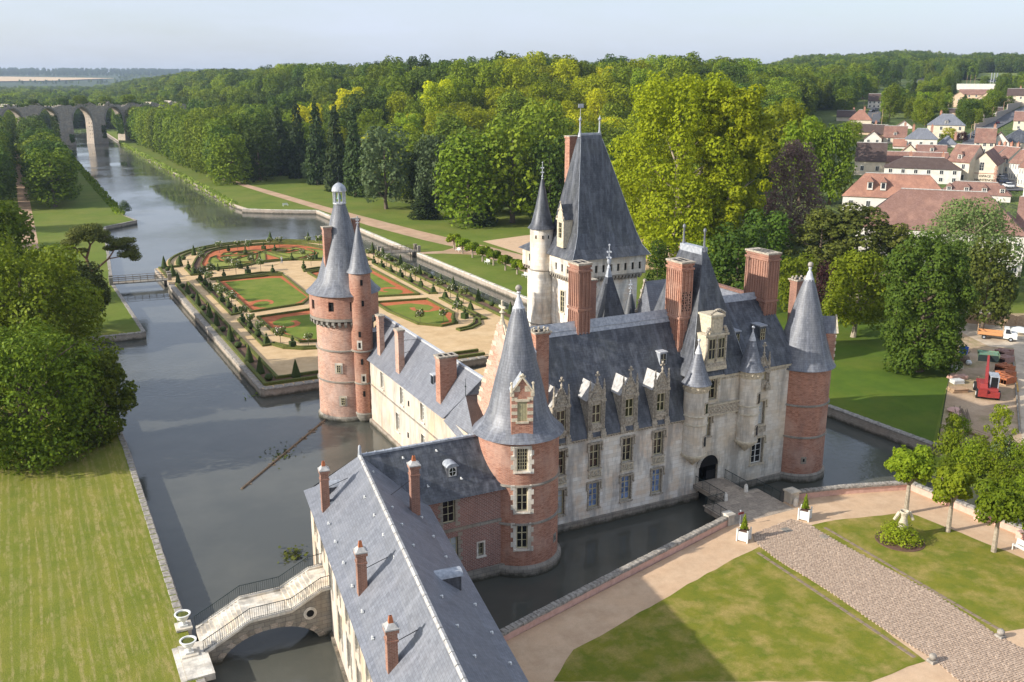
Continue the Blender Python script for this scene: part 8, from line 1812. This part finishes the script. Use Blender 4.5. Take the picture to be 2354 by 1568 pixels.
for k in range(5): b.bbox((p.x,p.y),1.0,1.0,p.z+24+k*2,p.z+25+k*2,k%2)
tag(b.build('transmitter_mast',[M['white'],plain('mast_red',C('#a0303a'),.6)],loc=p),'red and white lattice mast rising above the wooded skyline','mast')
# boundary wall of the upper road
pts_=[gt(H2(x,y)) for x,y in ((1560,720),(1640,690),(1750,640),(1850,570),(1985,500))]
b=MB()
for a,c in zip(pts_,pts_[1:]): 
    z=max(a.z,c.z); b.obox(a[:2],c[:2],.5,min(a.z,c.z)-1,z+2.2)
tag(b.build('garden_wall',[M['stone_wall']],loc=pts_[0]),'long stone garden wall climbing beside the upper road','wall')
# ------------------------------------------------------------------ BUILDING SITE
G0=1.335
FE=root('panel_fence',gx(R4(1160,215),G0),'tan woven timber panel fence with arched tops behind the building site','fence')
fx=[R4(1130,200),R4(1250,212),R4(1365,222),R4(1470,228),R4(1590,238),R4(1705,245),R4(1825,252)]
fpn=MB(); 
P=[gx(q,G0) for q in fx]
for a,c in zip(P,P[1:]):
    L_=(c-a).length; an=math.atan2((c-a).y,(c-a).x); T_=Matrix.Translation(a)@Matrix.Rotation(an,4,'Z'); b=MB(T_); n=8; N=7
    for j in range(N):
        z0=.1+j*.26
        b.box(.08,L_-.08,-.03+(j%2)*.02,.01+(j%2)*.02,z0,z0+.24)
    b.poly([(.08+(L_-.16)*i/n,-.02,1.92+.28*math.sin(PI*i/n)) for i in range(n+1)],0); b.build('fence_panel',[M['wood_pale']],FE)
for p in P: b=MB(); b.bbox((p.x,p.y),.06,.06,G0-.1,G0+2.05); b.build('fence_post',[M['wood_pale']],FE)
a,c=gx(R4(1175,345),G0),gx(R4(1008,1300),G0); b=MB(); n=22
for k in range(n+1): p=a+(c-a)*k/n; b.tube(p,p+Vector((0,0,1.3)),.035,None,5)
for z_ in (.1,.7,1.25): b.tube(a+Vector((0,0,z_)),c+Vector((0,0,z_)),.012,None,3)
m_=int((c-a).length/.35)
for k in range(m_): p=a+(c-a)*k/m_; b.tube(p+Vector((0,0,.1)),p+Vector((0,0,1.25)),.008,None,3,cap=False)
tag(b.build('wire_fence',[M['iron']],loc=a),'dark green wire mesh fence between the shaded lawn and the building site','fence')
KB=root('kerb_line',gx(R4(1680,480),G0),'pale concrete kerb line along the dusty track of the building site','kerb')
a,c=gx(R4(1682,480),G0),gx(R4(1745,1200),G0); n=20
for k in range(n):
    p=a+(c-a)*(k+.5)/n; b=MB(Matrix.Translation(p)@Matrix.Rotation(math.atan2((c-a).y,(c-a).x),4,'Z')); b.bbox((0,0),(c-a).length/n*.48,.09,0,.2); b.build('kerb_stone',[M['stone_grey']],KB)
# flatbed truck
a,c=gx(R4(1375,335),G0),gx(R4(1690,368),G0); d=(c-a).normalized(); an=math.atan2(d.y,d.x)
TK=root('flatbed_truck',a,'white flatbed lorry with tan wooden drop sides facing right','truck',rz=an); T_=Wm[TK]; LT=(c-a).length*1.08
b=MB(T_); b.box(-.2,LT*.62,-.95,.95,.75,.9); b.box(-.2,LT*.98,-.4,.4,.5,.75); b.build('chassis',[M['wood_pale']],TK)
for (x0,x1,y0,y1,nm) in ((-.2,LT*.62,-1.0,-.95,'side_board'),(-.2,LT*.62,.95,1.0,'side_board'),(-.25,-.2,-1,1,'tail_board')):
    b=MB(T_); b.box(x0,x1,y0,y1,.78,1.28); b.build(nm,[plain('tan_truck_board_'+nm,C('#c48c5c'),.7)],TK)
for xx in (-.22,LT*.62): 
    b=MB(T_); 
    for yy in (-.95,.95): b.box(xx-.05,xx+.05,yy-.05,yy+.05,.8,2.1)
    b.box(xx-.04,xx+.04,-.95,.95,1.7,1.8); b.build('rack',[M['wood_pale']],TK)
b=MB(T_); xs0=LT*.64
b.loft([(xs0,LT,-.95,.95,.45),(xs0,LT,-.97,.97,1.25)],0); b.loft([(xs0,LT*.86,-.95,.95,1.25),(xs0+.05,LT*.78,-.8,.8,2.15)],0); b.loft([(LT*.85,LT,-.93,.93,1.25),(LT*.85,LT*.97,-.85,.85,1.42)],0); CBN=b.build('cab',[M['white']],TK)
b=MB(T_); b.poly([(LT*.862,-.85,1.3),(LT*.862,.85,1.3),(LT*.79,.74,2.08),(LT*.79,-.74,2.08)],0); b.poly([(xs0+.25,-.975,1.3),(LT*.84,-.975,1.3),(LT*.78,-.86,2.0),(xs0+.28,-.86,2.0)],0); b.build('cab_window',[M['glass']],CBN)
for xx in (LT*.14,LT*.84):
    for yy in (-.85,.85): b=MB(T_); b.tube(T_.inverted()@(T_@Vector((xx,yy-.12,.36))),(xx,yy+.12,.36),.36,None,14); b.tube((xx,yy-.13,.36),(xx,yy+.13,.36),.18,None,10,1); b.build('wheel',[M['tyre'],M['lead']],TK)
b=MB(T_); b.box(LT-.01,LT+.06,-.95,.95,.42,.68); b.build('bumper',[M['lead']],CBN)
for yy in (-.75,.75): b=MB(T_); b.box(LT-.01,LT+.03,yy-.15,yy+.15,.85,1.05); b.build('headlight',[M['glass_pale']],CBN)
# telehandler
q=gx(R4(1455,890),G0); THd=root('telehandler',q,'red telescopic handler with raised boom and glazed cab on the building site','telehandler',rz=0)
M['mred']=plain('machine_red',C('#93302b'),.5,C('#6f2a26'),3,.5,spec=.5); dx=gx(R4(1570,900),G0)-gx(R4(1380,880),G0); ang=math.atan2(dx.y,dx.x); T_=Matrix.Translation(q)@Matrix.Rotation(ang,4,'Z')
# local x = to the right in view, y = away
b=MB(T_); b.loft([(-1.1,1.1,-.3,4.6,.7),(-1.15,1.15,-.2,4.5,1.5)],0); b.loft([(-1.1,-.1,-.1,2.2,1.5),(-1.05,-.2,.1,2.0,2.05)],0); b.box(-1.25,-.2,-.7,-.3,.45,1.4,0); b.box(.2,1.3,-.7,-.3,.45,1.2,0); b.box(-.4,.4,-.65,-.3,.4,.9,0); b.build('body',[M['mred']],THd)
b=MB(T_); b.box(.15,1.12,.5,2.5,1.5,2.95,0); CB=b.build('cab',[M['glass']],THd)
b=MB(T_)
for xx in (.15,1.12):
    for yy in (.5,2.5): b.box(xx-.06,xx+.06,yy-.06,yy+.06,1.5,3.0)
b.box(.05,1.2,.4,2.6,2.95,3.08); b.build('cab_frame',[M['lead']],CB)
bm0=T_@Vector((-.35,.2,1.9)); bm1=gx(R4(1510,690),0); dd_=gx(R4(1560,640),G0+4.2)
tip=T_@Vector((.3,7.0,4.1))
b=MB(); b.tube(bm0,bm0+(tip-bm0)*.6,.3,.28,4); b.tube(bm0+(tip-bm0)*.5,tip,.22,.2,4); b.tube(bm0+(tip-bm0)*.15-Vector((0,0,.7)),bm0+(tip-bm0)*.45,.1,.08,6); b.build('boom',[M['mred']],THd)
b=MB(T_); b.box(-1.0,1.5,6.9,7.05,3.3,4.2,0); b.build('fork_carriage',[M['iron']],THd)
for xx in (-1.2,1.2):
    for yy in (.2,3.7): b=MB(T_); b.tube((xx-.25,yy,.62),(xx+.25,yy,.62),.62,None,16); b.tube((xx-.27,yy,.62),(xx+.27,yy,.62),.3,None,10,1); b.build('wheel',[M['tyre'],M['white']],THd)
b=MB(T_); X=-.9; b.loft([(X,X+2.5,7.1,8.3,3.5),(X-.1,X+2.6,6.9,9.2,4.3)],0,top=False); b.loft([(X+.05,X+2.45,7.05,9.0,4.15),(X+.05,X+2.45,7.05,9.0,4.2)],0); tag(b.build('skip_bucket',[plain('faded_green_paint',C('#5d8a70'),.7,C('#8a7456'),3,.6)],loc=tip),'faded green skip bucket carried high on the telehandler forks','skip')
# brick pallets
for k,(x,y) in enumerate([(1600,500),(1603,560),(1608,640),(1612,700),(1615,745)]):
    p=gx(R4(x,y),G0); b=MB(); 
    for i in range(3):
        for j in range(4): b.box(p.x-1.1+i*.75,p.x-.42+i*.75,p.y-.9+j*.45,p.y-.5+j*.45,G0+.15,G0+1.0+random.uniform(-.15,.05),0)
    b.box(p.x-1.15,p.x+1.2,p.y-.95,p.y+.9,G0,G0+.14,1); b.box(p.x-1.1,p.x+1.1,p.y-.88,p.y+.82,G0+.14,G0+.75,0); tag(b.build('brick_pallet',[M['brick_dark'] if k<2 else M['terracotta'],M['wood_pale']],loc=p),('dark red','brick red','orange','bright orange','pale orange')[k]+' brick pallet in the line beside the kerb, number from the back unclear' if False else ('farthest pallet of dark red tiles beside the kerb','second pallet of dark red tiles beside the kerb','pallet of orange bricks just behind the green skip','pallet of orange bricks beside the green skip','nearest pallet of orange bricks behind the red machine')[k],'pallet of bricks')
p=gx(R4(1238,492),G0); b=MB(); b.bbox((p.x,p.y),.42,.42,G0+.1,G0+1.15,0,1.12); b.bbox((p.x,p.y),.5,.5,G0+1.15,G0+1.3,0); b.bbox((p.x-.2,p.y-.5),.16,.02,G0+.5,G0+.8,1); tag(b.build('wheelie_bin',[plain('bin_blue',C('#2554a8'),.5),M['white']],loc=p),'bright blue wheeled bin near the wire fence','bin')
def lump(q,r_,mat,name,lab,cat,grp=None,sz=.8,kind=None):
    p=gx(R4(*q),G0); b=MB(); b.ball((p.x,p.y,G0+r_*sz*.8),r_,9,0,sz); me=b; o=b.build(name,[mat],loc=p); lumpy(o.data,.18,int(q[0])); tag(o,lab,cat,grp)
lump((1245,560),.85,M['wood'],'rubble_sack','big brown sack of rubble, largest by the wire fence','sack'); lump((1285,580),.5,M['white'],'rubble_sack','small white sack right of the big brown sack','sack'); lump((1195,545),.5,M['lead'],'rubble_sack','grey sack left of the big brown sack','sack'); lump((1205,588),.5,M['boxhedge'],'rubble_sack','greenish sack below the big brown sack','sack'); lump((1157,632),.55,M['white'],'rubble_sack','white bucket like sack against the wire fence','sack'); lump((1203,628),.6,M['carved_pale'],'rubble_sack','pinkish white sack among the others by the fence','sack')
lump((1160,1008),.9,M['pinkwall'],'stone_heap','heap of pinkish stones on a black sheet','stone heap',sz=.4); lump((1175,1045),.7,M['pinkwall'],'stone_heap','smaller heap of pinkish stones beside the rods','stone heap',sz=.4); lump((1740,300),1.6,M['white'],'plastic_sheeting','crumpled white plastic sheeting right of the lorry','plastic sheet',sz=.4)
def stack(q,w_,d_,n,lab,mat,rz,name='plank_stack',cat='plank stack',th=.09,sp=1):
    p=gx(R4(*q),G0); r=root(name,p,lab,cat,rz=rz)
    for k in range(n):
        b=MB(Wm[r]@Matrix.Translation((random.uniform(-.08,.08),random.uniform(-.06,.06),k*th))@Matrix.Rotation(random.uniform(-.06,.06),4,'Z')); m_=4
        for j in range(m_): b.box(-w_/2,w_/2,-d_/2+d_*j/m_+.02,-d_/2+d_*(j+1)/m_,0,th*.8)
        b.build('board',[mat],r)
stack((1185,820),2.2,1.6,6,'stack of weathered wooden boards near the wire fence',M['wood_pale'],-.3); stack((1180,745),1.6,1.1,6,'stack of pale slabs near the wire fence',M['white'],-.25,'slab_stack','slab stack'); stack((1185,705),2.4,1.2,3,'low pile of pinkish cement bags near the fence',M['pinkwall'],-.35,'bag_pile','bag pile',.18)
p=gx(R4(1225,1050),G0); r=root('rod_pile',p,'loose pile of thin grey timber poles on the building site','timber pile')
for k in range(16): b=MB(); y_=random.uniform(-.9,.9); b.tube((p.x-1.6+random.uniform(-.4,.4),p.y-1.6+y_,G0+.1+random.random()*.4),(p.x+1.6+random.uniform(-.4,.4),p.y+1.4+y_,G0+.2+random.random()*.5),.06,.05,5); b.build('pole',[M['wood']],r)
a,c=gx(R4(1160,1150),G0),gx(R4(1450,1250),G0); r=root('timber_beams',a,'long pale timber beams lying at the end of the building site','timber pile')
for k in range(4): b=MB(); b.obox((a.x+k*.35,a.y+k*.15),(c.x+k*.35,c.y+k*.15),.3,G0,G0+.28+(k%2)*.02); b.build('beam',[M['wood_pale']],r)
a,c=gx(R4(1710,740),G0),gx(R4(1725,825),G0); b=MB(); b.obox(a[:2],c[:2],.3,G0,G0+.2); tag(b.build('yellow_beam',[plain('yellow_timber',C('#c79a4a'),.8)],loc=a),'short yellow timber beam lying right of the kerb line','timber beam')
# concrete bed behind fence + patio
pt=[gx(H3(x,y),1.34)[:2] for x,y in ((1700,1400),(2010,1410),(2040,1470),(1690,1440))]
sheet('gravel_patch',pt,1.34,M['stone_grey'])
pt=[gx(H3(x,y),1.34)[:2] for x,y in ((1820,1010),(2342,1020),(2600,1100),(2342,1140),(1980,1120))]
sheet('patio',pt,1.34,M['pinkwall'])
for i,(x,y) in enumerate([(2110,1300),(2198,1330),(2250,1310),(2278,1150),(2198,1150)]):
    q=H3(x,y); treepx('cypress',q[0],q[1],q[1]-(50 if i<3 else 30),5,'slim dark young cypress on the lawn beyond the panel fence','young cypresses behind the panel fence',z=1.3)
q=H3(2100,1200); treepx('shrub_mid',q[0],q[1],q[1]-56,26,'round silvery olive bush on the terrace lawn',None,z=1.3,name='shrub')
# ------------------------------------------------------------------ benches and person
def bench(p,rz,label,group=None):
    r=root('park_bench',p,label,'bench',group,rz=rz); T_=Wm[r]
    b=MB(T_)
    for k in range(4): b.box(-.95,.95,-.25+k*.13,-.15+k*.13,.44,.48)
    b.build('seat',[M['white']],r); b=MB(T_)
    for k in range(4): b.box(-.95,.95,.25+k*.02,.28+k*.02,.55+k*.12,.64+k*.12)
    b.build('backrest',[M['white']],r)
    for xx in (-.85,.85):
        for yy in (-.22,.26): b=MB(T_); b.box(xx-.04,xx+.04,yy-.04,yy+.04,0,.62 if yy<0 else .95); b.build('leg',[M['white']],r)
for q,lab in ((Z1(1640,912),'white bench under the far end of the small lime row'),(Z1(1900,1020),'white bench in the middle of the small lime row'),(Z1(2240,1140),'white bench beside the castle end of the small lime row'),(Z1(95,505),'white bench on the bank lawn above the moat wall')):
    p=gx(q,1.31); bench(p,math.radians(-100 if q[0]>800 else 0)+.2,lab)
p=gx(P6(2345,575),1.91); bench(p,math.radians(-95),'white bench at the right picture edge beside the parapet')
def person(p,rz,label):
    r=root('person',p,label,'person',rz=rz); me=bpy.data.meshes.new('body')
    V=[(0,0,.95),(0,0,1.15),(0,0,1.40),(0,0,1.50),(0,.01,1.62),(.20,0,1.40),(.27,-.04,1.14),(.20,-.26,1.0),(-.20,0,1.40),(-.27,-.03,1.14),(-.16,-.27,1.02),(.10,0,.90),(.12,-.03,.50),(.13,.03,.08),(.13,-.12,.04),(-.10,0,.90),(-.14,.06,.50),(-.16,.18,.08),(-.16,.04,.04)]
    E_=[(0,1),(1,2),(2,3),(3,4),(2,5),(5,6),(6,7),(2,8),(8,9),(9,10),(0,11),(11,12),(12,13),(13,14),(0,15),(15,16),(16,17),(17,18)]
    Rr=[.15,.14,.16,.06,.105,.07,.05,.04,.07,.05,.04,.10,.07,.05,.045,.10,.07,.05,.045]
    me.from_pydata(V,E_,[]); o=bpy.data.objects.new('body',me); COL.objects.link(o); o.parent=r; me.materials.append(plain('white_shirt',C('#c9c9c4'),.9)); me.materials.append(plain('blue_trousers',C('#56729c'),.9)); me.materials.append(plain('skin',C('#b98a6c'),.6))
    sk=o.modifiers.new('skin','SKIN'); 
    for i,v in enumerate(me.skin_vertices[0].data): v.radius=(Rr[i],Rr[i])
    me.skin_vertices[0].data[0].use_root=True; o.modifiers.new('s','SUBSURF').levels=1; o.modifiers['s'].render_levels=1
    dg=bpy.context.evaluated_depsgraph_get(); m2=bpy.data.meshes.new_from_object(o.evaluated_get(dg)); o.modifiers.clear(); o.data=m2
    for f in m2.polygons: z=f.center.z; f.material_index=1 if z<.98 else (2 if z>1.5 or (abs(f.center.y)>.2 and z<1.12) else 0)
    for v in m2.vertices: pass
    b=MB(Wm[r]); b.ball((0,.02,1.72),.115,8,0,.7); b.build('hair',[M['bark']],r)
    return r
pp=gx(G5(958,345),ZG); person(pp,.6,'person in white shirt and blue trousers watering beds in the formal garden')
b=MB(); pv=[pp+Vector((-.05,-.35,1.0)),pp+Vector((-.5,-.8,.6)),pp+Vector((-1.0,-.9,.05)),pp+Vector((-2.0,-1.2,.04)),pp+Vector((-3.6,-1.0,.04))]
for a,c in zip(pv,pv[1:]): b.tube(a,c,.03,None,5)
tag(b.build('garden_hose',[plain('yellow_hose',C('#b9a43a'),.6)],loc=pp),'yellow garden hose trailing from the gardener','hose')

# ------------------------------------------------------------------ HAZE
b=MB(); b.box(-3200,9500,-300,11500,-4.2,135); HZ=b.build('haze',[],kind='stuff')
hm=bpy.data.materials.new('haze_air'); hm.use_nodes=True; hn=hm.node_tree; hn.nodes.clear(); ho=hn.nodes.new('ShaderNodeOutputMaterial'); pv_=hn.nodes.new('ShaderNodeVolumePrincipled'); pv_.inputs['Color'].default_value=(.66,.80,1,1); pv_.inputs['Density'].default_value=.85e-4; pv_.inputs['Anisotropy'].default_value=.3; hn.links.new(pv_.outputs[0],ho.inputs['Volume']); HZ.data.materials.clear(); HZ.data.materials.append(hm)
# ------------------------------------------------------------------ labels: say which one of each row
_ow=['','second ','third ','fourth ','fifth ','sixth ','seventh ','eighth ','ninth ','tenth ','eleventh ','twelfth ','thirteenth ','fourteenth ','fifteenth ','sixteenth ','seventeenth ','eighteenth ','nineteenth ','twentieth ']
_ow+=['twenty '+x for x in ['first ']+_ow[1:9]]+['thirtieth ']+['thirty '+x for x in ['first ']+_ow[1:9]]
_by={}
for o in bpy.data.objects:
    if o.get('category') and o.get('group') and o.parent is None: _by.setdefault((o['group'],o['label']),[]).append(o)
for (gr,lb),L_ in _by.items():
    if len(L_)<2 or len(L_)>39 or 'wood behind' in gr or 'car park' in gr or 'town' in gr: continue
    L_.sort(key=lambda o:Vector(o.location).length)
    for i,o in enumerate(L_): o['label']=_ow[i]+'nearest '+lb
# town trees: named after the nearest house
_desc={'round_mid':'mid green tree','round_dark':'dark green tree','round_lime':'light green tree','round_plane':'yellow green tree','round_yellow':'bright yellow tree','round_copper':'dark red tree','conifer':'pointed dark conifer','tall_mid':'narrow green tree','tall_dark':'tall narrow dark tree'}
_hs=[o for o in bpy.data.objects if o.get('category')=='house']
def _pix(p): v=Vector(p)-Vector((0,0,CH)); a=v.dot(FW); return (CX+F_*v.dot(RT)/a,CY-F_*v.dot(UP)/a)
_seen=set()
for o in bpy.data.objects:
    if o.get('group')=='trees in the town gardens':
        cr=[c for c in o.children if c.name.startswith('crown')][0].data; ky=[k for k,v in PROTO.items() if any(q[0]==cr for q in v)][0]
        px=_pix(o.location); c=sorted(_hs,key=lambda h:(_pix(h.location)[0]-px[0])**2+4*(_pix(h.location)[1]-px[1])**2)
        for h in c:
            hp=_pix(h.location); rel='left of' if px[0]<hp[0]-12 else 'right of' if px[0]>hp[0]+12 else ('behind' if px[1]<hp[1] else 'before'); hl=' '.join(h['label'].split()[:7]); 
            while hl.split()[-1] in('with','and','the','of','a','by','at','in','on','behind','beside','under','his','two'): hl=' '.join(hl.split()[:-1])
            lab='%s %s the %s'%(_desc.get(ky,'leafy tree'),rel,hl)
            if lab not in _seen: break
        _seen.add(lab); o['label']=lab
